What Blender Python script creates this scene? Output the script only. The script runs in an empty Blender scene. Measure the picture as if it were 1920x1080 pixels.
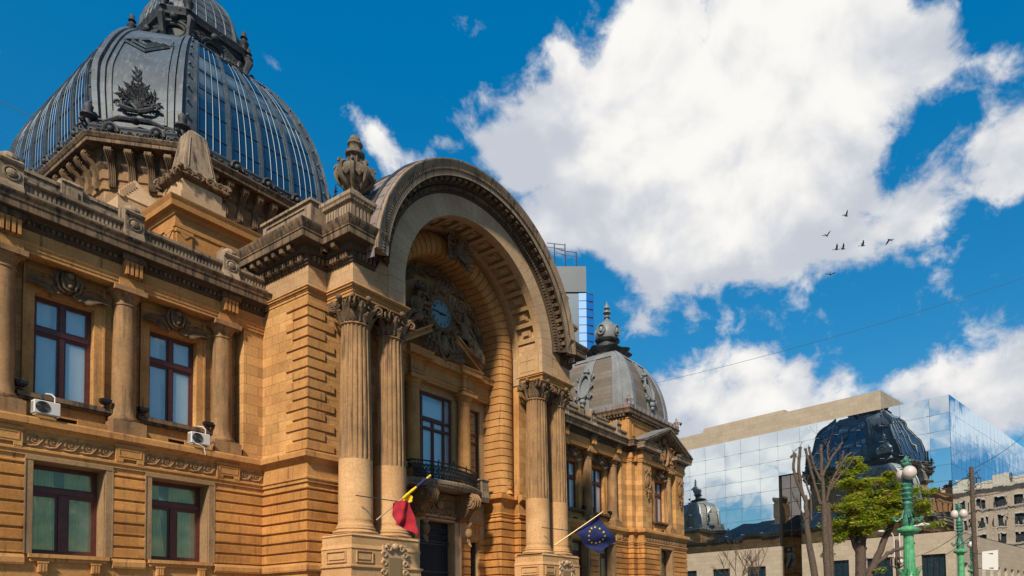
import bpy, math, random
from mathutils import Vector, Matrix
R = math.radians
PI = math.pi
scene = bpy.context.scene
COL = scene.collection
# ------------------------------------------------------------------ camera
cam_d = bpy.data.cameras.new('camera')
cam = bpy.data.objects.new('camera', cam_d); COL.objects.link(cam); scene.camera = cam
A_, P_, RO_ = 0.571845, 0.0418354, -0.0154200
Fv = Vector((math.cos(A_)*math.cos(P_), math.sin(A_)*math.cos(P_), math.sin(P_)))
Rv = Vector((math.sin(A_), -math.cos(A_), 0)); Uv = Rv.cross(Fv)
c_, s_ = math.cos(RO_), math.sin(RO_)
R2 = c_*Rv + s_*Uv; U2 = -s_*Rv + c_*Uv
m3 = Matrix((R2, U2, -Fv)).transposed()
cam.matrix_world = m3.to_4x4()
cam_d.sensor_width = 36; cam_d.lens = 1274.9/1920*36
cam_d.shift_x = -(1127.7-960)/1920; cam_d.shift_y = (1096.35-540)/1920
cam_d.clip_start = .1; cam_d.clip_end = 3000
# ------------------------------------------------------------------ world
SUN_AZ, SUN_EL = R(204), R(40)          # direction towards the sun, world angle from +X
W = bpy.data.worlds.new("World"); scene.world = W; W.use_nodes = True
nt = W.node_tree; nt.nodes.clear()
def nd(t, **k):
    n = nt.nodes.new(t)
    for a, b in k.items():
        if a == 'inp':
            for i, v in b.items(): n.inputs[i].default_value = v
        else: setattr(n, a, b)
    return n
L = lambda a, b: nt.links.new(a, b)
def M(op, a, b=None, c=None, clamp=False):
    n = nt.nodes.new('ShaderNodeMath'); n.operation = op; n.use_clamp = clamp
    for i, v in enumerate((a, b, c)):
        if v is None: continue
        if isinstance(v, (int, float)): n.inputs[i].default_value = v
        else: L(v, n.inputs[i])
    return n.outputs[0]
out = nd('ShaderNodeOutputWorld'); bg = nd('ShaderNodeBackground')
SKY_STRENGTH = 0.12
bg.inputs[1].default_value = SKY_STRENGTH
L(bg.outputs[0], out.inputs[0])
sky = nd('ShaderNodeTexSky'); sky.sky_type = 'NISHITA'; sky.sun_disc = False
sky.sun_elevation = SUN_EL; sky.sun_rotation = PI/2 - SUN_AZ
sky.air_density = 1.0; sky.dust_density = .3; sky.ozone_density = 3.0
tc = nd('ShaderNodeTexCoord')
sep = nd('ShaderNodeSeparateXYZ'); L(tc.outputs['Generated'], sep.inputs[0])
az = M('MULTIPLY', M('ARCTAN2', sep.outputs[1], sep.outputs[0]), 180/PI)
el = M('MULTIPLY', M('ARCSINE', sep.outputs[2]), 180/PI)
elw = M('MULTIPLY', az, M('COSINE', M('MULTIPLY', el, PI/180)))
BL = [(26.4,41.3,3.7),(23.0,42.5,3.5),(19.6,41.2,4.0),(16.0,39.8,3.0),(12.6,38.8,3.7),(9.5,40.6,1.8),(7.6,37.4,2.6),(5.0,36.4,1.8),(31.0,36.6,3.6),(28.2,38.8,2.8),(36.2,34.9,2.6),(39.6,34.6,1.9),(42.0,35.0,1.0,.6),(24.2,36.2,6.6),(16.3,36.0,5.8),(11.6,35.2,3.0),(29.3,31.4,5.2),(34.6,31.6,3.6),(38.0,32.2,2.8),(37.0,29.5,2.0,.8),(23.1,29.8,5.4),(18.2,31.4,5.0),(26.4,27.8,2.5),(30.6,29.2,1.9),(13.8,31.0,3.4,.9),(13.6,27.8,2.8,.8),(18.5,27.4,2.6,.85),(9.8,28.4,2.6,.8),(7.0,27.8,2.2,.7),(5.4,29.2,2.3,.8),(2.8,29.8,2.1,.9),(.6,30.4,2.1),(-2.0,31.0,2.6),(-1.2,28.4,2.2,.8),(1.5,28.4,1.6,.6),
(19.4,19.4,2.6),(23.6,18.2,3.2),(15.6,18.9,2.2,.9),(12.6,18.4,1.2,.7),(17.0,15.5,2.4),(27.4,17.5,2.6),(4.5,15.4,3.3),(1.1,15.4,3.6),(-2.5,16,3.6),(8.4,16.4,1.7),(20.4,15.0,4.2),(24.8,14.0,3.4),(30,15,3),
(52.0,35.2,1.5),(50.8,34.0,1.3,.8),(47.4,33.4,1.0,.55),(45.4,35.0,.8,.42),(27.6,36.9,1.1,-1.1),(28.8,36.2,.8,-.9),(34.6,38.6,1.2,.62),(35.4,40.4,.9,.6),(36.4,37.2,1.5,.62),(33.2,37.6,1.3,.7),(30.2,24.6,1.2,.6),(29.0,23.2,1.1,.62),(31.6,23.2,1.3,.65),(27.6,24.6,.9,.6),(24.6,23.7,.8,.75),(2.2,33.6,1.1,.5),(.8,35.0,1.2,.48),(5.6,38.4,.9,.5),(4.2,39.0,.7,.5),
(-8,31,5),(141,17,6),(136,13,6),(130,18,6),(145,10,5),(150,23,2.5),(124,12,6),(152,15,5,.8),(148,17,3,.8),(155,16,2),(-23,13,1.6),(-25.5,14,1.8),(-21,12.5,1.2),(-30,13,3),(-38,20,5),(-110,45,12),(-150,40,14),(180,35,12),(-178,14,9),(100,60,12),(-20,70,14),(-60,75,10),(165,60,10)]
BRIGHT = [(22.0,38.0,8.0),(13.0,37.5,5.5),(29.0,33.0,5.0,.8),(22.0,32.0,4.0,.8),(2.5,31.0,4.0,.7),(20.0,19.0,3.4),(24.0,18.0,2.6),(4.5,17.4,3.4),(52.0,35.2,3),(141,17,9),(-23,14,4),(-150,40,14)]
def blob_sum(lst):
    acc = None
    for t_ in lst:
        a, e, r = t_[:3]
        cv = a*math.cos(R(e))
        dx = M('MULTIPLY', M('SUBTRACT', elw, cv), 1/(r*1.0)); dy = M('MULTIPLY', M('SUBTRACT', el, e), 1/(r*1.0))
        d2 = M('MULTIPLY_ADD', dx, dx, M('MULTIPLY', dy, dy))
        g = M('EXPONENT', M('MULTIPLY', d2, -1.0))
        if len(t_) > 3: g = M('MULTIPLY', g, t_[3])
        acc = g if acc is None else M('ADD', acc, g)
    return acc
field = blob_sum(BL)
mp = nd('ShaderNodeMapping', inp={'Scale': (1, 1, 1.25)}); L(tc.outputs['Generated'], mp.inputs[0])
n1 = nd('ShaderNodeTexNoise', inp={'Scale': 7.5, 'Detail': 11.0, 'Roughness': .58, 'Distortion': .25}); L(mp.outputs[0], n1.inputs[0])
n2 = nd('ShaderNodeTexNoise', inp={'Scale': 3.2, 'Detail': 7.0, 'Roughness': .55, 'Distortion': .1}); L(mp.outputs[0], n2.inputs[0])
n3 = nd('ShaderNodeTexNoise', inp={'Scale': 24.0, 'Detail': 8.0, 'Roughness': .62, 'Distortion': .5}); L(mp.outputs[0], n3.inputs[0])
dens = M('MULTIPLY', M('MINIMUM', field, 1.7), .95)
dens = M('ADD', dens, M('MULTIPLY', M('SUBTRACT', n1.outputs[0], .5), 3.7))
dens = M('ADD', dens, M('MULTIPLY', M('SUBTRACT', n3.outputs[0], .5), 1.7))
mr = nd('ShaderNodeMapRange', interpolation_type='SMOOTHSTEP', inp={1: .38, 2: 1.18}); L(dens, mr.inputs[0])
mp2 = nd('ShaderNodeMapping', inp={'Scale': (1, 1, 1.25), 'Location': (-.022, -.012, .030)}); L(tc.outputs['Generated'], mp2.inputs[0])
n4 = nd('ShaderNodeTexNoise', inp={'Scale': 7.5, 'Detail': 6.0, 'Roughness': .5, 'Distortion': .25}); L(mp2.outputs[0], n4.inputs[0])
n5 = nd('ShaderNodeTexNoise', inp={'Scale': 7.5, 'Detail': 6.0, 'Roughness': .5, 'Distortion': .25}); L(mp.outputs[0], n5.inputs[0])
shade = M('MULTIPLY', M('SUBTRACT', n5.outputs[0], n4.outputs[0]), 3.2)
shade = M('ADD', shade, M('MULTIPLY', M('SUBTRACT', n2.outputs[0], .5), 1.7))
shade = M('ADD', shade, M('MULTIPLY', M('MINIMUM', blob_sum(BRIGHT), 1.0), .62))
mr2 = nd('ShaderNodeMapRange', interpolation_type='SMOOTHSTEP', inp={1: -.25, 2: .95}); L(shade, mr2.inputs[0])
cc = nd('ShaderNodeMix', data_type='RGBA')
CLOUD = 1/SKY_STRENGTH
cc.inputs[6].default_value = (.40*CLOUD, .425*CLOUD, .475*CLOUD, 1); cc.inputs[7].default_value = (.69*CLOUD, .675*CLOUD, .65*CLOUD, 1)
L(mr2.outputs[0], cc.inputs[0])
hs = nd('ShaderNodeHueSaturation', inp={'Hue': .488, 'Saturation': 1.42, 'Value': 1.02}); L(sky.outputs[0], hs.inputs['Color'])
lo = nd('ShaderNodeMapRange', inp={1: 8.0, 2: 44.0, 3: .52, 4: 1.06}); L(el, lo.inputs[0]); L(lo.outputs[0], hs.inputs['Value'])
mx = nd('ShaderNodeMix', data_type='RGBA'); L(mr.outputs[0], mx.inputs[0]); L(hs.outputs[0], mx.inputs[6]); L(cc.outputs[2], mx.inputs[7])
L(mx.outputs[2], bg.inputs[0])
W.cycles.sampling_method = 'MANUAL'; W.cycles.sample_map_resolution = 1024
# ------------------------------------------------------------------ sun
sd = bpy.data.lights.new('sun', 'SUN'); sun = bpy.data.objects.new('sun', sd); COL.objects.link(sun)
sd.energy = 4.6; sd.angle = R(5); sd.color = (1, .91, .75)
sv = Vector((math.cos(SUN_AZ)*math.cos(SUN_EL), math.sin(SUN_AZ)*math.cos(SUN_EL), math.sin(SUN_EL)))
sun.rotation_euler = (-sv).to_track_quat('-Z', 'Y').to_euler()
vs = scene.view_settings; scene.display_settings.display_device = 'sRGB'
vs.view_transform = 'Standard'; vs.look = 'None'; vs.exposure = 0.5; vs.gamma = 1.0; vs.use_curve_mapping = False
scene.cycles.use_denoising = True
scene.cycles.max_bounces = 6; scene.cycles.diffuse_bounces = 3; scene.cycles.glossy_bounces = 4; scene.cycles.transparent_max_bounces = 8
# ------------------------------------------------------------------ materials
def mat(name):
    m = bpy.data.materials.new(name); m.use_nodes = True
    t = m.node_tree; b = t.nodes['Principled BSDF']
    return m, t, b
def simple(name, col, rough=.6, metal=0, noise=None, bump=0, spec=.5):
    m, t, b = mat(name)
    b.inputs['Roughness'].default_value = rough; b.inputs['Metallic'].default_value = metal
    b.inputs['Specular IOR Level'].default_value = spec
    if noise:
        g = t.nodes.new('ShaderNodeNewGeometry'); n = t.nodes.new('ShaderNodeTexNoise')
        n.inputs['Scale'].default_value = noise[0]; n.inputs['Detail'].default_value = 6
        t.links.new(g.outputs['Position'], n.inputs['Vector'])
        r = t.nodes.new('ShaderNodeMapRange'); r.inputs[1].default_value = .3; r.inputs[2].default_value = .7
        t.links.new(n.outputs[0], r.inputs[0])
        x = t.nodes.new('ShaderNodeMix'); x.data_type = 'RGBA'
        x.inputs[6].default_value = (*col, 1); x.inputs[7].default_value = (*noise[1], 1)
        t.links.new(r.outputs[0], x.inputs[0]); t.links.new(x.outputs[2], b.inputs['Base Color'])
        if bump:
            bp = t.nodes.new('ShaderNodeBump'); bp.inputs['Strength'].default_value = bump; bp.inputs['Distance'].default_value = .02
            t.links.new(n.outputs[0], bp.inputs['Height']); t.links.new(bp.outputs[0], b.inputs['Normal'])
    else: b.inputs['Base Color'].default_value = (*col, 1)
    return m
def stone(name, c1, c2, dirt, brick=(1.15, .478, 0.0), joint=.35, damt=(.52, .72), streak=True, rough=.85, mort=.012, var=(.78, 1.16)):
    m, t, b = mat(name); N = t.nodes.new; K = t.links.new
    g = N('ShaderNodeNewGeometry'); s = N('ShaderNodeSeparateXYZ'); K(g.outputs['Position'], s.inputs[0])
    ad = N('ShaderNodeMath'); ad.operation = 'ADD'; K(s.outputs[0], ad.inputs[0]); K(s.outputs[1], ad.inputs[1])
    cb = N('ShaderNodeCombineXYZ'); K(ad.outputs[0], cb.inputs[0])
    az_ = N('ShaderNodeMath'); az_.operation = 'ADD'; az_.inputs[1].default_value = 20 - (.17 if brick else 0) + (brick[2] if brick else 0); K(s.outputs[2], az_.inputs[0]); K(az_.outputs[0], cb.inputs[1])
    # large mottling
    n1 = N('ShaderNodeTexNoise'); n1.inputs['Scale'].default_value = .55; n1.inputs['Detail'].default_value = 7; n1.inputs['Roughness'].default_value = .62
    K(g.outputs['Position'], n1.inputs['Vector'])
    r1 = N('ShaderNodeMapRange'); r1.inputs[1].default_value = .34; r1.inputs[2].default_value = .66; K(n1.outputs[0], r1.inputs[0])
    mixc = N('ShaderNodeMix'); mixc.data_type = 'RGBA'; mixc.inputs[6].default_value = (*c1, 1); mixc.inputs[7].default_value = (*c2, 1)
    K(r1.outputs[0], mixc.inputs[0]); colr = mixc.outputs[2]; bumpsrc = None
    n3 = N('ShaderNodeTexNoise'); n3.inputs['Scale'].default_value = 9; n3.inputs['Detail'].default_value = 8; n3.inputs['Roughness'].default_value = .7
    K(g.outputs['Position'], n3.inputs['Vector'])
    if brick:
        br = N('ShaderNodeTexBrick'); br.offset = .5; br.inputs['Scale'].default_value = 1
        br.inputs['Brick Width'].default_value = brick[0]; br.inputs['Row Height'].default_value = brick[1]
        br.inputs['Mortar Size'].default_value = mort; br.inputs['Mortar Smooth'].default_value = .3; br.inputs['Bias'].default_value = 0
        br.inputs['Color1'].default_value = (var[0], var[0]*.98, var[0]*.94, 1); br.inputs['Color2'].default_value = (var[1], var[1]*.99, var[1]*.97, 1); br.inputs['Mortar'].default_value = (joint, joint*.9, joint*.8, 1)
        K(cb.outputs[0], br.inputs['Vector'])
        mu = N('ShaderNodeMix'); mu.data_type = 'RGBA'; mu.blend_type = 'MULTIPLY'; mu.inputs[0].default_value = 1
        K(colr, mu.inputs[6]); K(br.outputs['Color'], mu.inputs[7]); colr = mu.outputs[2]
    # fine tone
    r3 = N('ShaderNodeMapRange'); r3.inputs[1].default_value = .25; r3.inputs[2].default_value = .75; r3.inputs[3].default_value = .72; r3.inputs[4].default_value = 1.22; K(n3.outputs[0], r3.inputs[0])
    mf = N('ShaderNodeMix'); mf.data_type = 'RGBA'; mf.blend_type = 'MULTIPLY'; mf.inputs[0].default_value = 1
    K(colr, mf.inputs[6]); K(r3.outputs[0], mf.inputs[7]); colr = mf.outputs[2]
    # run-off streaks and soot
    mp_ = N('ShaderNodeMapping'); mp_.inputs['Scale'].default_value = (4.2, 4.2, .45 if streak else 2.0); K(g.outputs['Position'], mp_.inputs[0])
    n2 = N('ShaderNodeTexNoise'); n2.inputs['Scale'].default_value = 1.0; n2.inputs['Detail'].default_value = 8; n2.inputs['Roughness'].default_value = .68
    K(mp_.outputs[0], n2.inputs['Vector'])
    r2 = N('ShaderNodeMapRange'); r2.interpolation_type = 'SMOOTHSTEP'; r2.inputs[1].default_value = damt[0]; r2.inputs[2].default_value = damt[1]; K(n2.outputs[0], r2.inputs[0])
    md = N('ShaderNodeMix'); md.data_type = 'RGBA'; md.inputs[7].default_value = (*dirt, 1); K(r2.outputs[0], md.inputs[0]); K(colr, md.inputs[6])
    K(md.outputs[2], b.inputs['Base Color']); b.inputs['Roughness'].default_value = rough; b.inputs['Specular IOR Level'].default_value = .25
    bp = N('ShaderNodeBump'); bp.inputs['Strength'].default_value = .35; bp.inputs['Distance'].default_value = .02
    if brick:
        sb = N('ShaderNodeMath'); sb.operation = 'MULTIPLY_ADD'; K(br.outputs['Fac'], sb.inputs[0]); sb.inputs[1].default_value = -.8; K(n3.outputs[0], sb.inputs[2]); K(sb.outputs[0], bp.inputs['Height'])
    else: K(n3.outputs[0], bp.inputs['Height'])
    K(bp.outputs[0], b.inputs['Normal'])
    return m
def pane_mat(name, tint, gloss=.55, wob=0, wscale=.5, rough=.0, opaque=False, refl=(1, 1, 1), haze=0):
    m = bpy.data.materials.new(name); m.use_nodes = True; t = m.node_tree; t.nodes.clear(); N = t.nodes.new; K = t.links.new
    o = N('ShaderNodeOutputMaterial'); mx_ = N('ShaderNodeMixShader'); gl = N('ShaderNodeBsdfGlossy'); gl.inputs['Roughness'].default_value = rough; gl.inputs['Color'].default_value = (*refl, 1)
    if opaque: tr = N('ShaderNodeBsdfDiffuse'); tr.inputs['Color'].default_value = (*tint, 1)
    else: tr = N('ShaderNodeBsdfTransparent'); tr.inputs['Color'].default_value = (*tint, 1)
    if haze:
        df = N('ShaderNodeBsdfDiffuse'); df.inputs['Color'].default_value = (.55, .66, .68, 1); mh = N('ShaderNodeMixShader'); mh.inputs[0].default_value = haze; K(tr.outputs[0], mh.inputs[1]); K(df.outputs[0], mh.inputs[2]); tr = mh
    fr = N('ShaderNodeFresnel'); fr.inputs['IOR'].default_value = 1.5
    mr_ = N('ShaderNodeMapRange'); mr_.inputs[3].default_value = gloss; mr_.inputs[4].default_value = 1; K(fr.outputs[0], mr_.inputs[0])
    K(mr_.outputs[0], mx_.inputs[0]); K(tr.outputs[0], mx_.inputs[1]); K(gl.outputs[0], mx_.inputs[2]); K(mx_.outputs[0], o.inputs[0])
    if wob:
        g = N('ShaderNodeNewGeometry'); n = N('ShaderNodeTexNoise'); n.inputs['Scale'].default_value = wscale; n.inputs['Detail'].default_value = 1.5
        K(g.outputs['Position'], n.inputs['Vector']); bp = N('ShaderNodeBump'); bp.inputs['Strength'].default_value = 1; bp.inputs['Distance'].default_value = wob
        K(n.outputs[0], bp.inputs['Height']); K(bp.outputs[0], gl.inputs['Normal'])
    return m
MT = {}
MT['rustic'] = stone('rusticated_sandstone', (.51, .230, .062), (.36, .150, .038), (.15, .07, .03), brick=(1.9, .478, .0), mort=0, damt=(.50, .74), var=(.72, 1.16))
MT['ashlar'] = stone('ashlar_sandstone', (.50, .27, .10), (.36, .18, .062), (.15, .08, .038), damt=(.60, .82), joint=.55)
MT['pale'] = stone('pale_sandstone', (.48, .30, .165), (.37, .215, .105), (.17, .11, .07), damt=(.56, .78), joint=.6)
MT['pale_plain'] = stone('pale_sandstone_blocks', (.45, .295, .17), (.35, .215, .115), (.20, .13, .08), brick=None, damt=(.58, .8))
MT['ashlar_plain'] = stone('dressed_sandstone', (.48, .238, .078), (.33, .15, .045), (.11, .058, .027), brick=None, damt=(.53, .75))
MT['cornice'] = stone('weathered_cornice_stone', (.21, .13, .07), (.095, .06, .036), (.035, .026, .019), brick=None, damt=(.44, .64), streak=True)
MT['parapet'] = stone('grey_parapet_stone', (.30, .215, .14), (.16, .11, .068), (.05, .037, .027), brick=None, damt=(.48, .68), streak=True)
MT['surround'] = stone('brown_window_surround', (.29, .175, .085), (.20, .12, .06), (.09, .055, .03), brick=None, damt=(.52, .76))
MT['soot_shade'] = stone('soot_and_shade_stone', (.085, .056, .036), (.05, .034, .023), (.16, .11, .07), brick=None, damt=(.58, .8), streak=False)  # real soot, darkened further: the deep shade under the cornices is in this colour
MT['carve_warm'] = stone('warm_carved_stone', (.30, .165, .075), (.19, .105, .05), (.08, .047, .027), brick=None, damt=(.50, .74), streak=False)
MT['urnstone'] = stone('dark_urn_stone', (.17, .125, .085), (.10, .075, .052), (.04, .032, .026), brick=None, damt=(.46, .68), streak=False)
MT['carve'] = stone('carved_brown_stone', (.20, .12, .062), (.11, .068, .038), (.045, .03, .02), brick=None, damt=(.48, .70), streak=False)
MT['shaft'] = stone('column_stone', (.33, .18, .076), (.20, .11, .05), (.09, .055, .03), brick=None, damt=(.47, .70))
MT['base_stone'] = stone('pedestal_stone', (.50, .295, .135), (.39, .205, .085), (.23, .145, .075), brick=None, damt=(.56, .76))
MT['attic'] = stone('ochre_render', (.40, .185, .052), (.28, .125, .04), (.13, .075, .04), brick=None, damt=(.56, .8))
MT['niche'] = stone('niche_sandstone', (.42, .265, .13), (.33, .195, .09), (.15, .09, .05), brick=None, damt=(.55, .78))
MT['drumwall'] = stone('stained_drum_render', (.27, .15, .065), (.19, .10, .045), (.38, .29, .20), brick=None, damt=(.56, .7))
MT['lead'] = stone('lead_roofing', (.062, .085, .11), (.034, .05, .07), (.13, .12, .12), brick=(1.5, .85, 0), damt=(.50, .74), rough=.5, joint=.55, var=(.80, 1.14))
MT['lead_dark'] = stone('dark_lead_ornament', (.042, .045, .05), (.022, .025, .03), (.085, .068, .052), brick=None, damt=(.5, .72), streak=False, rough=.6)
MT['zinc'] = stone('pale_zinc', (.19, .195, .195), (.13, .133, .133), (.15, .13, .11), brick=None, damt=(.5, .75), rough=.45)
MT['zinc_brown'] = stone('brown_slate', (.16, .13, .105), (.115, .10, .085), (.13, .085, .065), brick=(2.4, .42, 0), damt=(.5, .72), joint=.6, rough=.6, mort=.02)
MT['copper'] = stone('reddish_lead_band', (.25, .20, .19), (.20, .13, .10), (.10, .115, .135), brick=None, damt=(.46, .64), rough=.5)
MT['domeglass'] = pane_mat('dome_glazing', (.008, .024, .036), .12, .012, .7, .08, True, (.55, .8, 1))
MT['muntin'] = simple('pale_glazing_bar', (.15, .20, .24), .5)
MT['wood'] = simple('maroon_window_wood', (.105, .026, .016), .45, 0, (6, (.06, .016, .011)), .2)
MT['iron'] = simple('black_iron', (.012, .011, .011), .5, .3)
MT['dark'] = simple('dark_interior', (.018, .014, .012), .9)
MT['room'] = simple('dim_blue_room', (.16, .27, .31), .9)
MT['pane'] = pane_mat('window_glass', (.88, .97, .97), .16, .004, 1.3, refl=(.85, .96, .97), haze=.42)
MT['pane_lower'] = pane_mat('lower_window_glass', (.90, .92, .78), .12, .012, 1.8, refl=(.85, .78, .45), haze=.10)
MT['curtain'] = simple('white_curtain', (.95, .97, .96), .9)
MT['curtain2'] = simple('cream_curtain', (.95, .82, .42), .9, 0, (1.6, (.42, .52, .26)))
MT['white'] = simple('white_plastic', (.50, .46, .41), .5)
MT['brass'] = simple('brass_sheet', (.33, .21, .09), .45, .5)
MT['clockface'] = simple('pale_blue_enamel', (.12, .19, .205), .4)
MT['red'] = simple('red_cloth', (.40, .004, .014), .85, 0, (3, (.20, .002, .010)))
MT['yellow'] = simple('yellow_cloth', (.70, .42, .01), .8)
MT['navy'] = simple('navy_cloth', (.006, .015, .09), .85, 0, (2.5, (.003, .007, .05)))
MT['gold'] = simple('gold_print', (.55, .38, .03), .8)
MT['wirem'] = simple('dark_cable', (.03, .03, .035), .6)
MT['green'] = simple('green_painted_iron', (.09, .33, .13), .45, 0, (4, (.035, .15, .075)), .5)
MT['teal'] = simple('dark_green_painted_iron', (.05, .19, .12), .5, 0, (7, (.018, .07, .045)), .5)
MT['globe'] = simple('milk_glass_globe', (.46, .385, .33), .25)
MT['bark'] = simple('brown_bark', (.105, .068, .042), .9, 0, (11, (.035, .024, .018)), 1.0)
MT['bark2'] = simple('dark_bark', (.09, .055, .04), .9, 0, (9, (.045, .03, .022)), .8)
MT['cream'] = stone('cream_cladding', (.37, .30, .225), (.33, .265, .195), (.27, .21, .155), brick=(1.3, .66, 0), damt=(.62, .9), joint=.72, var=(.93, 1.05), rough=.6, mort=.014)
MT['asphalt'] = simple('asphalt', (.05, .05, .052), .9, 0, (3, (.038, .038, .04)), .3)
MT['paving'] = simple('paving', (.24, .22, .20), .9, 0, (1.5, (.18, .165, .15)), .2)
MT['paint'] = simple('white_road_paint', (.7, .7, .68), .7)
# ------------------------------------------------------------------ mesh helpers
class MB:
    def __init__(s): s.v = []; s.f = []; s.T = None; s.cuts = []
    def cut(s):
        # everything added since the last cut becomes an object of its own
        if len(s.f) > (s.cuts[-1][1] if s.cuts else 0): s.cuts.append((len(s.v), len(s.f)))
    def add(s, vs_, fs):
        o = len(s.v)
        if s.T is not None: vs_ = [tuple(s.T @ Vector(q)) for q in vs_]
        s.v += [tuple(q) for q in vs_]; s.f += [tuple(i+o for i in f) for f in fs]
    def box(s, x0, x1, y0, y1, z0, z1):
        s.add([(x0,y0,z0),(x1,y0,z0),(x1,y1,z0),(x0,y1,z0),(x0,y0,z1),(x1,y0,z1),(x1,y1,z1),(x0,y1,z1)],
              [(0,3,2,1),(4,5,6,7),(0,1,5,4),(1,2,6,5),(2,3,7,6),(3,0,4,7)])
    def bbox(s, x0, x1, y0, y1, z0, z1, b=.03):
        # box with all long edges bevelled
        def ring(z, i): return [(x0+i,y0,z),(x1-i,y0,z),(x1,y0+i,z),(x1,y1-i,z),(x1-i,y1,z),(x0+i,y1,z),(x0,y1-i,z),(x0,y0+i,z)]
        def ring2(z): return [(x0+b,y0+b,z),(x1-b,y0+b,z),(x1-b,y0+b,z),(x1-b,y1-b,z),(x1-b,y1-b,z),(x0+b,y1-b,z),(x0+b,y1-b,z),(x0+b,y0+b,z)]
        s.rings([ring2(z0), ring(z0+b, b), ring(z1-b, b), ring2(z1)], True, True)
    def rings(s, rs, cap0=True, cap1=True, closed=True):
        n = len(rs[0]); vs_ = [q for r in rs for q in r]; fs = []
        for k in range(len(rs)-1):
            for i in range(n if closed else n-1):
                j = (i+1) % n
                fs.append((k*n+i, k*n+j, (k+1)*n+j, (k+1)*n+i))
        if cap0: fs.append(tuple(range(n))[::-1])
        if cap1: fs.append(tuple((len(rs)-1)*n+i for i in range(n)))
        s.add(vs_, fs)
    def lathe(s, cx, cy, prof, n=24, a0=0, cap=True):
        s.rings([[(cx+r*math.cos(a0+2*PI*i/n), cy+r*math.sin(a0+2*PI*i/n), z) for i in range(n)] for r, z in prof], cap, cap)
    def tube(s, pts, r, n=6, closed=False):
        pts = [Vector(q) for q in pts]; m = len(pts)
        rr = r if isinstance(r, (list, tuple)) else [r]*m; rs = []; up = None
        for i, q in enumerate(pts):
            d = (pts[min(i+1, m-1)] - pts[max(i-1, 0)])
            if d.length < 1e-9: d = Vector((0, 0, 1))
            d.normalize()
            if up is None or abs(up.dot(d)) > .98: up = Vector((0, 0, 1)) if abs(d.z) < .9 else Vector((1, 0, 0))
            u = d.cross(up).normalized(); w = u.cross(d).normalized(); up = w
            rs.append([q + (u*math.cos(2*PI*k/n) + w*math.sin(2*PI*k/n))*rr[i] for k in range(n)])
        s.rings(rs, True, True)
    def ball(s, c, r, n=10, sc=(1, 1, 1)):
        rs = []
        for k in range(n//2+1):
            t = max(1e-3, min(PI-1e-3, PI*k/(n//2)))
            rs.append([(c[0]+sc[0]*r*math.sin(t)*math.cos(2*PI*i/n), c[1]+sc[1]*r*math.sin(t)*math.sin(2*PI*i/n), c[2]-sc[2]*r*math.cos(t)) for i in range(n)])
        s.rings(rs)
    def mould(s, path, prof, closed=False, caps=True):
        # sweep profile (out, z) along the path; outward is to the right of travel, corners mitred
        n = len(path); rs = []
        def nrm(a, b):
            dx, dy = b[0]-a[0], b[1]-a[1]; l = math.hypot(dx, dy); return (dy/l, -dx/l)
        for i in range(n):
            if closed: n1 = nrm(path[i-1], path[i]); n2 = nrm(path[i], path[(i+1) % n])
            else:
                n1 = nrm(path[i-1], path[i]) if i > 0 else nrm(path[0], path[1])
                n2 = nrm(path[i], path[i+1]) if i < n-1 else n1
            k = 1 + n1[0]*n2[0] + n1[1]*n2[1]; mx_, my_ = (n1[0]+n2[0])/k, (n1[1]+n2[1])/k
            rs.append([(path[i][0]+o*mx_, path[i][1]+o*my_, z) for o, z in prof])
        m = len(prof); vs_ = [q for r in rs for q in r]; fs = []
        for k in range(n if closed else n-1):
            k2 = (k+1) % n
            for i in range(m-1): fs.append((k*m+i, k2*m+i, k2*m+i+1, k*m+i+1))
        if caps and not closed:
            fs.append(tuple(range(m))[::1]); fs.append(tuple((n-1)*m+i for i in range(m))[::-1])
        s.add(vs_, fs)
    def along(s, path, step, w, o0, o1, z0, z1, inset=.0, ztilt=0, closed=False):
        # little blocks (dentils, brackets) spaced along each segment
        segs = list(zip(path, path[1:])) + ([(path[-1], path[0])] if closed else [])
        for a, b in segs:
            dx, dy = b[0]-a[0], b[1]-a[1]; l = math.hypot(dx, dy)
            if l < w*1.2: continue
            dx /= l; dy /= l; nx, ny = dy, -dx
            e = inset; L_ = l-2*e; k = max(1, int(round(L_/step)))
            for i in range(k):
                u = e + (i+.5)*L_/k
                q = []
                for (zz, oo) in ((z0, o0-ztilt), (z1, o1)):
                    for (uu, o_) in ((u-w/2, -.03), (u+w/2, -.03), (u+w/2, oo), (u-w/2, oo)):
                        q.append((a[0]+dx*uu+nx*o_, a[1]+dy*uu+ny*o_, zz))
                s.add(q, [(0,1,2,3),(7,6,5,4),(0,4,5,1),(1,5,6,2),(2,6,7,3),(3,7,4,0)])
    def spiral(s, c, u, v, r, turns=1.6, th=.04, a0=0, n=18, end=.18):
        c, u, v = Vector(c), Vector(u), Vector(v); pts = []; rr = []
        for i in range(n+1):
            t = i/n; rad = r*(1-t)**.8 + r*end*t; a = a0 + 2*PI*turns*t
            pts.append(c + u*rad*math.cos(a) + v*rad*math.sin(a)); rr.append(th*(1-.5*t))
        s.tube(pts, rr, 5)
    def leaf(s, b, d, n_, l, w, curl=.5, seg=5):
        # pointed leaf with a raised midrib: base b, direction d, facing n_
        b, d, n_ = Vector(b), Vector(d).normalized(), Vector(n_).normalized(); side = d.cross(n_).normalized()
        rows = []
        for i in range(seg+1):
            t = i/seg; ww = w*.5*(math.sin(PI*min(1, t*.93+.07))**.7)*(1 - .25*(i % 2))
            c = b + d*l*t + n_*l*curl*(t**2.2)
            rows.append([c - side*ww, c + n_*w*.22, c + side*ww, c - n_*w*.06])
        s.rings(rows, True, True)
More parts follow.
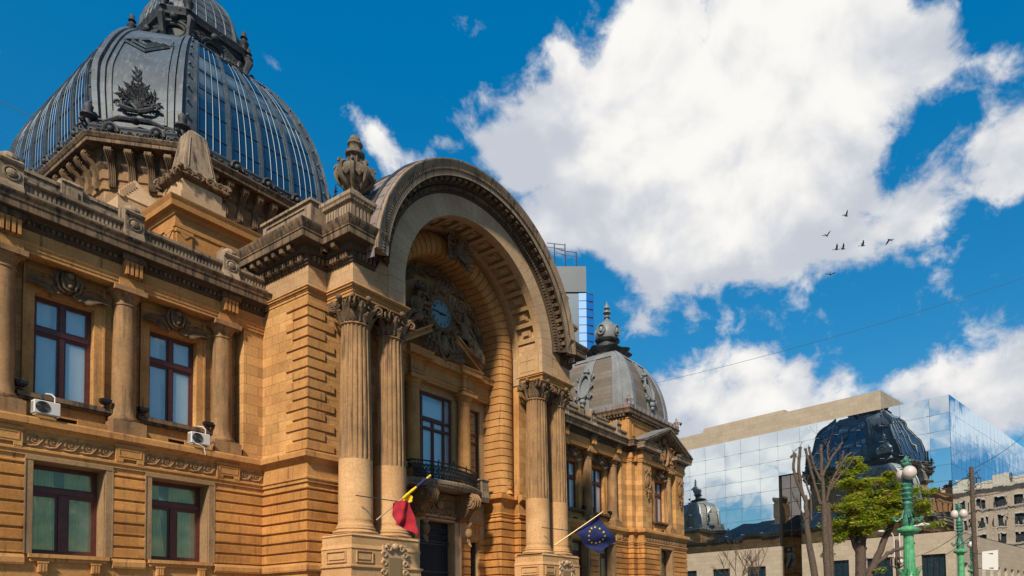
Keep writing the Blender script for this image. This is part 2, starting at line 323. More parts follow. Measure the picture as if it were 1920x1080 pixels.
def link(name, me, parent=None, m=None):
    o = bpy.data.objects.new(name, me); COL.objects.link(o)
    if m is not None: me.materials.append(m)
    if parent is not None:
        o.parent = parent
        if parent.type == 'EMPTY' and parent.get('_abs'): o.matrix_parent_inverse = Matrix.Translation(-Vector(parent.location))
    return o
def build(mb, name, m, parent=None, smooth=None, loc=None):
    if mb.cuts:
        mb.cut(); first = None; v0 = f0 = 0
        for v1, f1 in mb.cuts:
            q = MB(); q.v = mb.v[v0:v1]; q.f = [tuple(i-v0 for i in f) for f in mb.f[f0:f1]]; v0, f0 = v1, f1
            o = build(q, name, m, parent, smooth, loc); first = first or o
        return first
    me = bpy.data.meshes.new(name)
    me.from_pydata(mb.v, [], mb.f); me.update()
    if smooth is not None:
        me.polygons.foreach_set('use_smooth', [True]*len(me.polygons)); me.set_sharp_from_angle(angle=R(smooth))
    o = link(name, me, parent, MT[m] if isinstance(m, str) else m)
    if loc: o.location = loc
    return o
def empty(name, loc, label=None, cat=None, group=None, absolute=False, kind=None, rz=0):
    o = bpy.data.objects.new(name, None); COL.objects.link(o); o.location = loc; o.rotation_euler = (0, 0, rz)
    if absolute: o['_abs'] = 1
    tag(o, label, cat, group, kind); return o
def tag(o, label=None, cat=None, group=None, kind=None):
    for k, v in (('label', label), ('category', cat), ('group', group), ('kind', kind)):
        if v: o[k] = v
    return o
def kids(o): return [c for c in list(bpy.data.objects) if c.parent == o]
def dup(o, parent=None, loc=None, rz=None, label=None, group=None):
    c = o.copy(); COL.objects.link(c)
    if parent is not None: c.parent = parent; c.matrix_parent_inverse = o.matrix_parent_inverse.copy()
    if loc is not None: c.location = loc
    if rz is not None: c.rotation_euler = (0, 0, rz)
    if label: c['label'] = label
    if group: c['group'] = group
    for k in kids(o): dup(k, c)
    return c
rnd = random.Random(7)
XC = 28.3; GZ = -1.7
palace = empty('palace', (XC, 31.5, GZ), 'ornate orange sandstone palace with glass dome, great arched portico and two storeys', 'palace', absolute=True)
def bp(mb, name, m, smooth=None, parent=None): return build(mb, name, m, parent or palace, smooth)
def mirror_x(x): return 2*XC - x
WY, WU = 31.46, 32.3           # ground storey face, upper storey face
XL, XR = 18.7, 2*XC-18.7       # portico sides (37.9)
PL, PR = 19.69, 2*XC-19.69     # projecting bay (36.91)
JL, JR = 22.76, 2*XC-22.76     # arch jambs (33.84)
ZS = 16.6
# facade outline
PAV0, PAV1 = 54.18, 62.95
pathL = [(2, WY), (XL, WY)]
pathR = [(XR, WY), (53.49, WY), (53.49, 30.9), (PAV0, 30.9), (PAV0, 30.17), (PAV1, 30.17), (PAV1, 30.9), (63.6, 30.9), (63.6, WY), (64.1, WY)]
END = 92.0
pathE = pathR + [(64.1, END)]
# ---------- walls with openings
def wall(mb, a, b, z0, z1, ops, th=.9, reveal=True):
    dx, dy = b[0]-a[0], b[1]-a[1]; l = math.hypot(dx, dy); dx /= l; dy /= l; nx, ny = dy, -dx
    def P3(u, o, z): return (a[0]+dx*u+nx*o, a[1]+dy*u+ny*o, z)
    us = sorted(set([0, l] + [o_[0] for o_ in ops] + [o_[1] for o_ in ops])); zs = sorted(set([z0, z1] + [o_[2] for o_ in ops] + [o_[3] for o_ in ops]))
    for i in range(len(us)-1):
        for j in range(len(zs)-1):
            um, zm = (us[i]+us[i+1])/2, (zs[j]+zs[j+1])/2
            if any(o_[0] < um < o_[1] and o_[2] < zm < o_[3] for o_ in ops): continue
            mb.add([P3(us[i],0,zs[j]), P3(us[i+1],0,zs[j]), P3(us[i+1],0,zs[j+1]), P3(us[i],0,zs[j+1])], [(0,1,2,3)])
    for (u0, u1, a0, a1) in ops:
        q = [(u0,a0),(u1,a0),(u1,a1),(u0,a1)]
        for k in range(4):
            (p0, r0), (p1, r1) = q[k], q[(k+1) % 4]
            mb.add([P3(p0,0,r0), P3(p1,0,r1), P3(p1,-th,r1), P3(p0,-th,r0)], [(0,1,2,3)])
def rustic(mb, path, z0, z1, course=.478, out_=.085, gap=.09):
    z = z0
    while z < z1-.1:
        t = min(z+course-gap, z1-.02)
        mb.mould(path, [(-.05, z), (out_-.02, z), (out_, z+.02), (out_, t-.02), (out_-.02, t), (-.05, t)])
        z += course
# ---------- windows (local: origin bottom centre of the opening, outside towards -Y)
def window_mesh(w, h, tr, mull=.16, fr=.11, sash=.07, top_split=True, small=None):
    mb = MB(); x0, x1 = -w/2, w/2; y0, y1 = -.05, .06
    def bar(a, b, c, d, p=0): mb.box(a, b, y0-p, y1, c, d)
    bar(x0, x0+fr, 0, h); bar(x1-fr, x1, 0, h); bar(x0+fr, x1-fr, h-fr, h); bar(x0+fr, x1-fr, 0, fr*1.1)
    bar(x0+fr, x1-fr, tr-.10, tr+.10, .05); bar(x0+fr, x1-fr, tr-.17, tr-.10, .0)
    bar(-mull/2, mull/2, fr*1.1, tr-.17, .03)
    if top_split: bar(-mull/2, mull/2, tr+.10, h-fr, .02)
    # sash rims, set back a little
    def rim(a, b, c, d):
        y = y0+.03
        mb.box(a, a+sash, y, y1, c, d); mb.box(b-sash, b, y, y1, c, d); mb.box(a+sash, b-sash, y, y1, c, c+sash); mb.box(a+sash, b-sash, y, y1, d-sash, d)
    for (a, b) in ((x0+fr, -mull/2), (mull/2, x1-fr)):
        rim(a, b, fr*1.1, tr-.17)
        if top_split: rim(a, b, tr+.10, h-fr)
    if not top_split: rim(x0+fr, x1-fr, tr+.10, h-fr)
    return mb
def quad(w, h, y=.02, z=0, x=0):
    mb = MB(); mb.add([(x-w/2, y, z), (x+w/2, y, z), (x+w/2, y, z+h), (x-w/2, y, z+h)], [(0, 1, 2, 3)]); return mb
def curtain_mesh(w, h, parts, y=.16, seed=0, cut=.55):
    r = random.Random(seed); mb = MB()
    for (a, b, c0) in parts:      # from a to b at the rod; c0 pulls the inner edge in at the bottom
        n = 36; vs_ = []; m_ = 8
        for j in range(m_+1):
            t = j/m_
            for i in range(n+1):
                s = i/n; xx = a + (b-a)*s; xx += (c0)*(1-t)**1.5*s if c0 > 0 else (c0)*(1-t)**1.5*(1-s)
                vs_.append((xx, y + .03*math.sin(s*n*.9+seed) + .015*math.sin(s*n*2.3), .12 + (h-.3)*t))
        fs = [(j*(n+1)+i, j*(n+1)+i+1, (j+1)*(n+1)+i+1, (j+1)*(n+1)+i) for j in range(m_) for i in range(n)]
        mb.add(vs_, fs)
    return mb
def make_window(name, w, h, tr, pm, cm, cparts, seed=0, **k):
    f = build(window_mesh(w, h, tr, **k), name, 'wood', palace)
    build(quad(w-.2, h-.2, .02, .1), 'pane', pm, f)
    build(curtain_mesh(w, h, cparts, seed=seed), 'curtain', cm, f, 60)
    return f
Z_UP, H_UP, W_UP = 8.72, 4.0, 1.98
Z_G, H_G, W_G = 2.56, 3.5, 2.36
up_a = make_window('upper_window', W_UP, H_UP, 2.72, 'pane', 'curtain', [(-.9, -.30, .1), (-.12, .9, -.45)], 1)
up_b = make_window('upper_window', W_UP, H_UP, 2.72, 'pane', 'curtain', [(-.9, -.36, .12), (.12, .9, -.35)], 4)
blind = MB()
for k in range(9): blind.box(-.86, .86, .20, .24, 2.46-.075*k, 2.51-.075*k)
build(blind, 'blind', 'curtain', up_b)
g_a = make_window('ground_window', W_G, H_G, 2.5, 'pane_lower', 'curtain2', [(-1.1, -.25, .1), (.12, 1.05, 0)], 2, top_split=False, mull=.30, fr=.13)
g_b = make_window('ground_window', W_G, H_G, 2.5, 'pane_lower', 'curtain2', [(-1.1, -.5, .3), (-.1, 1.05, 0)], 6, top_split=False, mull=.26, fr=.13)
colsL = [4.78, 8.85, 12.9, 16.95]; colsR = [39.65, 43.7, 47.75, 51.8]
winsL = [6.83, 10.9, 14.94]; winsR = [41.68, 45.73, 49.78]
PW = (PAV0+PAV1)/2
spots_up = [(x, WU+.28) for x in winsL+winsR] + [(57.2, 31.15)]
# keep the two source windows where the photograph shows them best
up_a.location = (10.9, WU+.28, Z_UP); up_b.location = (14.94, WU+.28, Z_UP)
g_a.location = (10.9, WY+.72, Z_G); g_b.location = (14.94, WY+.72, Z_G)
for i, x in enumerate([6.83]+winsR):
    dup(up_b if i % 2 else up_a, palace, (x, WU+.28, Z_UP)); dup(g_b if i % 2 else g_a, palace, (x, WY+.72, Z_G))
dup(up_b, palace, (PW, 31.15, Z_UP)); dup(g_a, palace, (PW, 30.17+.72, Z_G))
endw = [34.6+4.07*k for k in range(14)]
for i, y in enumerate(endw):
    dup(up_a if i % 3 else up_b, palace, (64.1-.4, y, Z_UP), R(90)); dup(g_a, palace, (64.1-.5, y, Z_G), R(90))
# ---------- ground storey
rus = MB(); core = MB(); trim = MB(); gsu = MB()
def ground_run(path, wins, vertical=False):
    # path pieces between windows get courses; windows are (x) on WY-like straight runs
    pass
def piers(a, b, wins, y, axis='x'):
    cur = a; segs = []
    for w in wins: segs.append((cur, w-1.42)); cur = w+1.42
    segs.append((cur, b)); return [s for s in segs if s[1]-s[0] > .1]
ZR0, ZR1 = 2.56, 6.02
def front(x0, x1, y, wins, pre=(), post=()):
    sg = piers(x0, x1, wins, y)
    for i, (a, b) in enumerate(sg):
        pth = [(a, y), (b, y)]
        if i == 0: pth = list(pre) + pth
        if i == len(sg)-1: pth = pth + list(post)
        rustic(rus, pth, ZR0, ZR1); rus.cut(); trim.cut()
        trim.mould(pth, [(0, 2.12), (.14, 2.12), (.17, 2.2), (.17, 2.38), (.10, 2.5), (.0, 2.52)])
    for g_ in (rus, trim): g_.cut()
    wall(core, (x0, y), (x1, y), GZ, 7.4, [(w-x0-1.18, w-x0+1.18, Z_G, Z_G+H_G) for w in wins], .95)
    for w in wins:
        # stone surround, sill and two small brackets under it
        for s in (-1, 1):
            gsu.box(w+s*1.30-.12, w+s*1.30+.12, y-.07, y, Z_G-.02, 6.06)
            gsu.box(w+s*1.42-.02, w+s*1.42+.02, y-.095, y, Z_G-.02, 6.10)
            gsu.box(w+s*1.165-.015, w+s*1.165+.015, y+.005, y+.70, Z_G-.02, 6.04)
        gsu.box(w-1.42, w+1.42, y-.09, y, 6.06, 6.22); gsu.box(w-1.15, w+1.15, y+.005, y+.70, 6.03, 6.055); gsu.cut()
        trim.box(w-1.30, w+1.30, y-.20, y+.1, 2.40, 2.54); trim.box(w-1.24, w+1.24, y-.12, y, 2.26, 2.40)
        for s in (-1, 1):
            trim.box(w+s*.85-.14, w+s*.85+.14, y-.17, y, 1.86, 2.26); trim.box(w+s*.85-.17, w+s*.85+.17, y-.20, y, 2.2, 2.26)
            for k in (-1, 0, 1): trim.box(w+s*.85+k*.09-.025, w+s*.85+k*.09+.025, y-.19, y-.17, 1.9, 2.18)
        trim.cut()
front(2, XL, WY, winsL, post=[(XL, 27.91), (JL+.05, 27.91)])
front(XR, 53.49, WY, winsR, pre=[(JR-.05, 27.91), (XR, 27.91)], post=[(53.49, 30.9), (PAV0, 30.9)])
front(PAV0, PAV1, 30.17, [PW], pre=[(PAV0, 30.9)], post=[(PAV1, 30.9), (63.6, 30.9), (63.6, WY), (64.1, WY)])
core.box(XL+.01, JL-.03, 27.95, 31.6, GZ, 14.8); core.box(JR+.03, XR-.01, 27.95, 31.6, GZ, 14.8)
for (x0, x1, y0) in ((53.49, PAV1, 30.92), (PAV0, PAV1, 30.18)):
    pass
wall(core, (53.49, WY), (53.49, 30.9), GZ, 7.4, []); wall(core, (53.49, 30.9), (PAV0, 30.9), GZ, 7.4, []); wall(core, (PAV0, 30.9), (PAV0, 30.17), GZ, 7.4, [])
wall(core, (PAV1, 30.17), (PAV1, 30.9), GZ, 7.4, []); wall(core, (PAV1, 30.9), (63.6, 30.9), GZ, 7.4, []); wall(core, (63.6, 30.9), (63.6, WY), GZ, 7.4, []); wall(core, (63.6, WY), (64.1, WY), GZ, 7.4, [])
# end elevation (towards the side street)
cur = WY
for y in endw+[None]:
    b = (y-1.42) if y else END
    rus.cut(); trim.cut()
    if b-cur > .1: rustic(rus, [(64.1, cur), (64.1, b)], ZR0, ZR1); trim.mould([(64.1, cur), (64.1, b)], [(0, 2.12), (.17, 2.2), (.17, 2.38), (0, 2.52)])
    cur = (y or 0)+1.42
wall(core, (64.1, WY), (64.1, END), GZ, 7.4, [(y-WY-1.18, y-WY+1.18, Z_G, Z_G+H_G) for y in endw], .8)
wall(core, (64.1, END), (2, END), GZ, 16, [])
core.cut(); bp(rus, 'rusticated_courses', 'rustic'); bp(core, 'ground_storey_wall', 'ashlar_plain')
for x in (2.0,):
    pass
# plinth course lower down
trim.mould([(2, WY), (XL, WY), (XL, 27.91), (PL, 27.91)], [(0, GZ), (.22, GZ), (.22, -.5), (.10, -.35), (.07, -.3), (.07, 1.6), (0, 1.66)])
trim.mould([(PR, 27.91), (XR, 27.91), (XR, WY), (53.49, WY), (53.49, 30.9), (PAV0, 30.9), (PAV0, 30.17), (PAV1, 30.17), (PAV1, 30.9), (63.6, 30.9), (63.6, WY), (64.1, WY), (64.1, END)], [(0, GZ), (.22, GZ), (.22, -.5), (.10, -.35), (.07, -.3), (.07, 1.6), (0, 1.66)])
# string course + ornament band + ledge
lpath = [(2, WY), (XL, WY), (XL, 27.91), (JL+.2, 27.91)]; rpath = [(JR-.2, 27.91), (XR, 27.91)] + pathE
string = [(0, 6.22), (.07, 6.22), (.07, 6.34), (.13, 6.38), (.13, 6.46), (.04, 6.5), (.04, 7.12), (.10, 7.16), (.16, 7.25), (.26, 7.32), (.33, 7.34), (.33, 7.56), (.30, 7.62), (0, 7.70)]
trim.cut()
for pth in (lpath, rpath): trim.mould(pth, string); trim.cut()
bp(trim, 'stone_trim', 'ashlar_plain'); bp(gsu, 'ground_window_surround', 'surround')
orn = MB(); blk = MB()
def wave(x0, x1, y, z=6.81, ax=0):
    n = max(2, int(round((x1-x0)/.56)))
    for i in range(n):
        c = x0 + (i+.5)*(x1-x0)/n
        if ax == 0: P = lambda u, o, zz: (c+u, y-o, zz)
        else: P = lambda u, o, zz: (y+o, c+u, zz)
        pts = []; rr = []
        for k in range(15):
            t = k/14; a = PI*1.1 - t*2*PI*1.25; rad = .22*(1-t*.72)
            pts.append(P(.02+rad*math.cos(a), .06, z+rad*math.sin(a))); rr.append(.045*(1-.35*t))
        orn.tube(pts, rr, 5)
        orn.tube([P(-.30, .05, z-.20), P(-.12, .07, z-.24), P(.10, .07, z-.20), P(.26, .06, z+.02), P(.33, .05, z+.16)], [.02, .045, .05, .045, .015], 5)
        orn.ball(P(.03, .06, z), .05, 6)
    orn.cut()
def wblock(x, y):
    blk.box(x-.52, x+.52, y-.15, y+.05, 6.62, 7.12); blk.box(x-.56, x+.56, y-.19, y+.05, 7.08, 7.2)
    blk.box(x-.42, x+.42, y-.17, y-.15, 6.98, 7.02); blk.box(x-.42, x+.42, y-.17, y-.15, 6.70, 6.74); blk.box(x-.42, x-.38, y-.17, y-.15, 6.74, 6.98); blk.box(x+.38, x+.42, y-.17, y-.15, 6.74, 6.98)
    for s in (-1, 1):
        blk.box(x+s*.38-.13, x+s*.38+.13, y-.15, y+.05, 6.50, 6.62)
        for k in (-1, 0, 1): blk.box(x+s*.38+k*.09-.03, x+s*.38+k*.09+.03, y-.14, y-.02, 6.44, 6.5)
    blk.cut()
for cols, x0, x1 in ((colsL, 2, XL), (colsR, XR, 53.4)):
    cur = x0
    for c in cols: wblock(c, WY); wave(cur, c-.58, WY); cur = c+.58
    wave(cur, x1-.1, WY)
wave(PAV0+.3, PAV1-.1, 30.17)
bp(orn, 'running_scroll_frieze', 'carve_warm', 50); bp(blk, 'panel_blocks', 'ashlar_plain')
# ---------- upper storey
up = MB()
wall(up, (2, WU), (XL, WU), 7.4, 14.0, [(w-2-W_UP/2, w-2+W_UP/2, Z_UP, Z_UP+H_UP) for w in winsL], .9)
up.cut(); wall(up, (XR, WU), (53.6, WU), 7.4, 14.0, [(w-XR-W_UP/2, w-XR+W_UP/2, Z_UP, Z_UP+H_UP) for w in winsR], .9)
for (a, b) in (((17.75, WU), (17.75, 31.55)), ((17.75, 31.55), (XL, 31.55)), ((XR, 31.55), (2*XC-17.75, 31.55)), ((2*XC-17.75, 31.55), (2*XC-17.75, WU)),
               ((52.6, WU), (52.6, 31.55)), ((52.6, 31.55), (53.55, 31.55)), ((53.55, 31.55), (53.55, 31.0)), ((53.55, 31.0), (54.25, 31.0)), ((54.25, 31.0), (54.25, 30.28)), ((54.25, 30.28), (56.0, 30.28)), ((56.0, 30.28), (56.0, 30.9)),
               ((61.1, 30.9), (61.1, 30.28)), ((61.1, 30.28), (62.85, 30.28)), ((62.85, 30.28), (62.85, 31.0)), ((62.85, 31.0), (63.5, 31.0)), ((63.5, 31.0), (63.5, WY)), ((63.5, WY), (64.0, WY))):
    wall(up, a, b, 7.4, 14.0, [])
wall(up, (56.0, 30.9), (61.1, 30.9), 7.4, 14.0, [(PW-56-W_UP/2, PW-56+W_UP/2, Z_UP, Z_UP+H_UP)], .6)
wall(up, (64.0, WY), (64.0, END), 7.4, 14.0, [(y-WY-W_UP/2, y-WY+W_UP/2, Z_UP, Z_UP+H_UP) for y in endw], .7)
# portico side walls
wall(up, (XL, 38), (XL, 27.91), 7.4, 14.84, []); wall(up, (XL, 27.91), (JL+.05, 27.91), 7.4, 14.84, [])
wall(up, (JR-.05, 27.91), (XR, 27.91), 7.4, 14.84, []); wall(up, (XR, 27.91), (XR, 38), 7.4, 14.84, [])
bp(up, 'upper_storey_wall', 'ashlar')
# window surrounds, sills, aprons
sur = MB(); sil = MB()
def surround(x, y):
    for s in (-1, 1):
        sur.box(x+s*1.14-.15, x+s*1.14+.15, y-.10, y, Z_UP, Z_UP+H_UP+.02); sur.box(x+s*1.32-.035, x+s*1.32+.035, y-.14, y, Z_UP, Z_UP+H_UP+1.0)
    sur.box(x-1.29, x+1.29, y-.10, y, Z_UP+H_UP+.02, Z_UP+H_UP+.30)
    sil.box(x-1.55, x+1.55, y-.42, y+.15, 8.54, 8.72); sil.box(x-1.48, x+1.48, y-.34, y, 8.44, 8.54)
    sur.box(x-1.42, x+1.42, y-.14, y, 8.05, 8.44); sur.box(x-1.45, x-.35, y-.45, y, 7.68, 8.02); sur.box(x+.35, x+1.45, y-.45, y, 7.68, 8.02); sur.box(x-.35, x+.35, y-.40, y, 7.95, 8.02)
    sur.box(x-.35, x+.35, y-.05, y, 7.68, 7.95); sur.cut(); sil.cut()
for x in winsL+winsR: surround(x, WU)
surround(PW, 30.9)
bp(sur, 'window_surrounds', 'ashlar_plain'); bp(sil, 'window_sills', 'cornice')
# rooms behind the windows
dk = MB()
for (x0, x1, y0, z0, z1) in ((2, 17.7, WU+.95, 7.3, 14), (38.9, 52.6, WU+.95, 7.3, 14), (2, 18.6, WY+1.4, 0, 7.3), (38, 53.4, WY+1.4, 0, 7.3), (56, 61.2, 31.9, 7.3, 14), (54.3, 62.9, 31.6, 0, 7.3)):
    dk.box(x0, x1, y0, y0+.2, z0, z1); dk.cut()
dk.box(62.6, 62.8, 33, END-1, 0, 14)
bp(dk, 'dark_rooms', 'room')
# engaged columns
def tuscan(z0, z1, r, sq=.62):
    mb = MB(); h = z1-z0
    mb.box(-sq, sq, -sq, sq, z0, z0+.52); mb.box(-sq*.86, sq*.86, -sq*.86, sq*.86, z0+.52, z0+.58)
    mb.lathe(0, 0, [(r*1.28, z0+.58), (r*1.33, z0+.66), (r*1.28, z0+.73), (r*1.12, z0+.76), (r*1.12, z0+.80), (r*1.02, z0+.86), (r, z0+1.2), (r*.99, z0+h*.45), (r*.90, z1-.72),
                    (r*.99, z1-.70), (r*.99, z1-.64), (r*.90, z1-.62), (r*.90, z1-.48), (r*1.0, z1-.44), (r*1.02, z1-.38), (r*1.25, z1-.22), (r*1.28, z1-.2)], 32)
    mb.box(-r*1.42, r*1.42, -r*1.42, r*1.42, z1-.2, z1); return mb
t0 = build(tuscan(7.68, 13.86, .43), 'engaged_column', 'shaft', palace, 40); t0.location = (12.9, 31.98, 0)
for x in [4.78, 8.85, 16.95]+colsR: dup(t0, palace, (x, 31.98, 0))
for x in (60.15,): dup(t0, palace, (x, 30.75, 0))
# cartouches over the windows
def cartouche():
    mb = MB(); r = random.Random(3)
    # shield / head
    mb.ball((0, -.10, .42), .40, 12, (.85, .5, 1.15)); mb.tube([(-.22, -.25, .72), (-.27, -.30, .42), (-.18, -.30, .12), (0, -.30, .04), (.18, -.30, .12), (.27, -.30, .42), (.22, -.25, .72)], .05, 6); mb.ball((0, -.26, .40), .17, 10, (.8, .5, 1.3)); mb.ball((0, -.36, .62), .13, 8); mb.ball((0, -.36, .20), .09, 8)
    mb.tube([(-.34, -.1, .72), (-.2, -.2, .86), (0, -.26, .92), (.2, -.2, .86), (.34, -.1, .72)], .055, 6)
    for s in (-1, 1):
        mb.spiral((s*.36, -.14, .42), (s, 0, 0), (0, 0, 1), .20, 1.5, .06); mb.spiral((s*.33, -.14, .12), (s, 0, 0), (0, 0, -1), .14, 1.4, .05)
        mb.tube([(s*.30, -.2, .75), (s*.42, -.25, .45), (s*.34, -.25, .1), (s*.15, -.22, -.05)], [.05, .06, .05, .03], 6)
        for k in range(11):
            t = k/10; x = s*(.30+.85*t); z = -.02+.10*math.sin(t*3)+.05*t
            for side in (1, -1):
                mb.leaf((x, -.08, z), (s*(1.0), -.12, side*(.75-.3*t)+.22), (0, -1, 0), .50-.20*t, .20-.07*t, .4, 4)
        mb.tube([(s*.2, -.08, -.08), (s*.7, -.10, -.02), (s*1.30, -.06, .12)], [.06, .05, .02], 6)
        mb.leaf((s*.15, -.1, -.02), (s*.5, -.2, -.35), (0, -1, 0), .34, .2, .3)
    return mb
c0 = build(cartouche(), 'cartouche', 'carve', palace, 50); c0.location = (10.9, WU-.20, 13.0)
for x in (6.83, 14.94, *winsR): dup(c0, palace, (x, WU-.16, 12.98))
dup(c0, palace, (PW, 30.74, 12.98))
# wing entablature
ent = MB(); cor = MB(); dent = MB(); sot = MB()
archi = [(-.6, 13.86), (0, 13.86), (0, 14.0), (.03, 14.0), (.03, 14.12), (.07, 14.15), (.10, 14.22), (.02, 14.24), (.02, 14.70), (0, 14.72)]
cprof = [(0, 14.70), (.06, 14.74), (.06, 14.80), (.12, 14.84), (.12, 15.02), (.2, 15.06), (.24, 15.14), (.52, 15.16), (.54, 15.14), (.56, 15.16), (.56, 15.42), (.60, 15.45), (.62, 15.56), (.68, 15.66), (.70, 15.72), (.0, 15.84)]
WP = [(2, WY), (XL, WY)]
WPR = [(XR, WY), (53.49, WY), (53.49, 30.9), (PAV0, 30.9), (PAV0, 30.17), (55.98, 30.17)]
WPR2 = [(61.12, 30.17), (PAV1, 30.17), (PAV1, 30.9), (63.6, 30.9), (63.6, WY), (64.1, WY), (64.1, END), (2, END)]
for pth in (WP, WPR, WPR2):
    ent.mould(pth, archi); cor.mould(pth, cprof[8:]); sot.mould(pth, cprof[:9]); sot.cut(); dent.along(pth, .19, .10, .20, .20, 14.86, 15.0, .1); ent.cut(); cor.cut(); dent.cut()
ent.mould([(55.98, 30.17), (61.12, 30.17)], archi[:8]+[(0, 14.26)])
for x in colsL+colsR:
    q = MB(); 
    ent.box(x-.46, x+.46, WY-.09, WY+.3, 13.86, 14.16)
    for k in range(4): ent.box(x-.30+k*.17, x-.30+k*.17+.10, WY-.30, WY+.05, 14.32, 14.86)
    ent.mould([(x-.34, WY), (x+.34, WY)], [(0, 14.24), (.07, 14.28), (.12, 14.5), (.26, 14.8), (.27, 14.9), (0, 14.9)])
    cor.box(x-.44, x+.44, WY-.36, WY, 14.9, 15.13)
    cb_2 = MB(); cb_2.v, cb_2.f = ent.v[ent.cuts[-1][0]:], [tuple(i-ent.cuts[-1][0] for i in f) for f in ent.f[ent.cuts[-1][1]:]]
    ent.v = ent.v[:ent.cuts[-1][0]]; ent.f = ent.f[:ent.cuts[-1][1]]; bp(cb_2, 'frieze_console', 'ashlar_plain')
bp(ent, 'wing_entablature', 'ashlar_plain'); bp(dent, 'wing_dentils', 'cornice'); bp(sot, 'wing_bed_mould', 'soot_shade'); bp(cor, 'wing_cornice', 'cornice')
# parapet over the wings
par = MB(); flu = MB()
for pth in ([(2, WY), (XL, WY)], [(XR, WY), (53.4, WY)]):
    par.mould(pth, [(.28, 15.78), (.28, 16.02), (.16, 16.08), (-.3, 16.08)]); par.mould(pth, [(-.3, 16.0), (.06, 16.0), (.06, 16.38), (.16, 16.40), (.20, 16.46), (.20, 16.58), (.12, 16.62), (-.35, 16.64), (-.35, 16.0)])
    flu.along(pth, .145, .07, .10, .10, 16.10, 16.36); flu.cut(); par.cut()
for x in colsL+colsR:
    par.mould([(x-.36, WY), (x+.36, WY)], [(0, 15.78), (.42, 15.8), (.34, 16.02), (.26, 16.2), (.26, 16.82), (.34, 16.86), (.38, 16.95), (.30, 17.0), (.22, 17.1), (.0, 17.2), (-.4, 17.2), (-.4, 15.8)])
    par.ball((x, WY-.28, 16.5), .17, 10, (1, .5, 1))
    par.tube([(x+.24*math.cos(a*PI/6), WY-.27, 16.5+.24*math.sin(a*PI/6)) for a in range(13)], .035, 5)
    par.ball((x, WY-.02, 17.12), .30, 12, (1.1, .9, .8)); par.cut()
bp(par, 'parapet', 'parapet'); bp(flu, 'parapet_fluting', 'parapet')
# second, higher parapet standing behind, over the left wing
p2 = MB()
for (a, b) in ((2, 12.95), (2*XC-12.95, 52.5)):
    p2.mould([(a, 33.0), (b, 33.0), (b, 33.6)], [(0, 15.8), (0, 17.05), (.04, 17.05), (.04, 17.3), (.10, 17.34), (.10, 17.62), (.16, 17.66), (.16, 17.8), (0, 17.84), (-.4, 17.84), (-.4, 15.8)]); p2.cut()
for x in (8.4, 11.25, 2*XC-8.4, 2*XC-11.25):
    p2.mould([(x-.36, 33.0), (x+.36, 33.0)], [(.0, 17.1), (.24, 17.15), (.24, 17.85), (.30, 17.9), (.24, 18.02), (0, 18.06), (-.3, 18.06), (-.3, 17.1)]); p2.box(x-.18, x+.18, 32.70, 32.80, 17.3, 17.7); p2.cut()
bp(p2, 'upper_parapet', 'parapet')
# roofs
rf = MB()
rf.box(2, XL+.1, 33.2, END-.5, 13.9, 15.9); rf.box(XR-.1, 63.4, 33.2, END-.5, 13.9, 15.9); rf.box(2, 18.6, WU+1.2, 33.3, 14.0, 15.9); rf.box(38, 53, WU+1.2, 33.3, 14.0, 15.9)
rf.box(XL+.1, XR-.1, 40, END-.5, 13.9, 17.2)
for (x0, x1, y0, y1, h) in ((39.5, 62.0, 42, 78, 3.6), (3, 17.5, 36, 88, 3.0), (19, 37.6, 74, 90, 2.8)):
    rf.add([(x0,y0,15.9),(x1,y0,15.9),(x1,y1,15.9),(x0,y1,15.9),(x0+4,y0+4,15.9+h),(x1-4,y0+4,15.9+h),(x1-4,y1-4,15.9+h),(x0+4,y1-4,15.9+h)], [(0,1,5,4),(1,2,6,5),(2,3,7,6),(3,0,4,7),(4,5,6,7)])
    for k in range(int((y1-y0-8)/1.2)):
        y = y0+4+k*1.2
        rf.tube([(x1-.02, y, 15.95), (x1-4, y, 15.95+h)], .05, 4)
    rf.cut()
bp(rf, 'roof', 'lead')
ch = MB(); ch.box(57.5, 59.3, 60, 61.6, 15.9, 24.0); ch.mould([(57.5, 60), (59.3, 60), (59.3, 61.6), (57.5, 61.6)], [(0, 23.2), (.25, 23.5), (.25, 24.0), (0, 24.1)], True); ch.box(57.1, 59.7, 59.6, 62, 15.9, 18.4)
bp(ch, 'chimney', 'pale_plain')
# =================================================================== portico
# quoins on the recessed corners
qn = MB(); nc = 0; z = 7.74
while z < 14.6:
    Ls = 1.62 if nc % 2 == 0 else 1.12; Lf = 1.35 if nc % 2 == 0 else .85
    t = min(z+.478-.09, 14.66)
    for sgn in (0, 1):
        pl = [(XL, 27.91+Ls), (XL, 27.91), (XL+Lf, 27.91)] if sgn == 0 else [(XR-Lf, 27.91), (XR, 27.91), (XR, 27.91+Ls)]
        qn.mould(pl, [(-.05, z), (.05, z), (.07, z+.02), (.07, t-.02), (.05, t), (-.05, t)]); qn.cut()
    z += .478; nc += 1
bp(qn, 'corner_quoins', 'ashlar_plain')
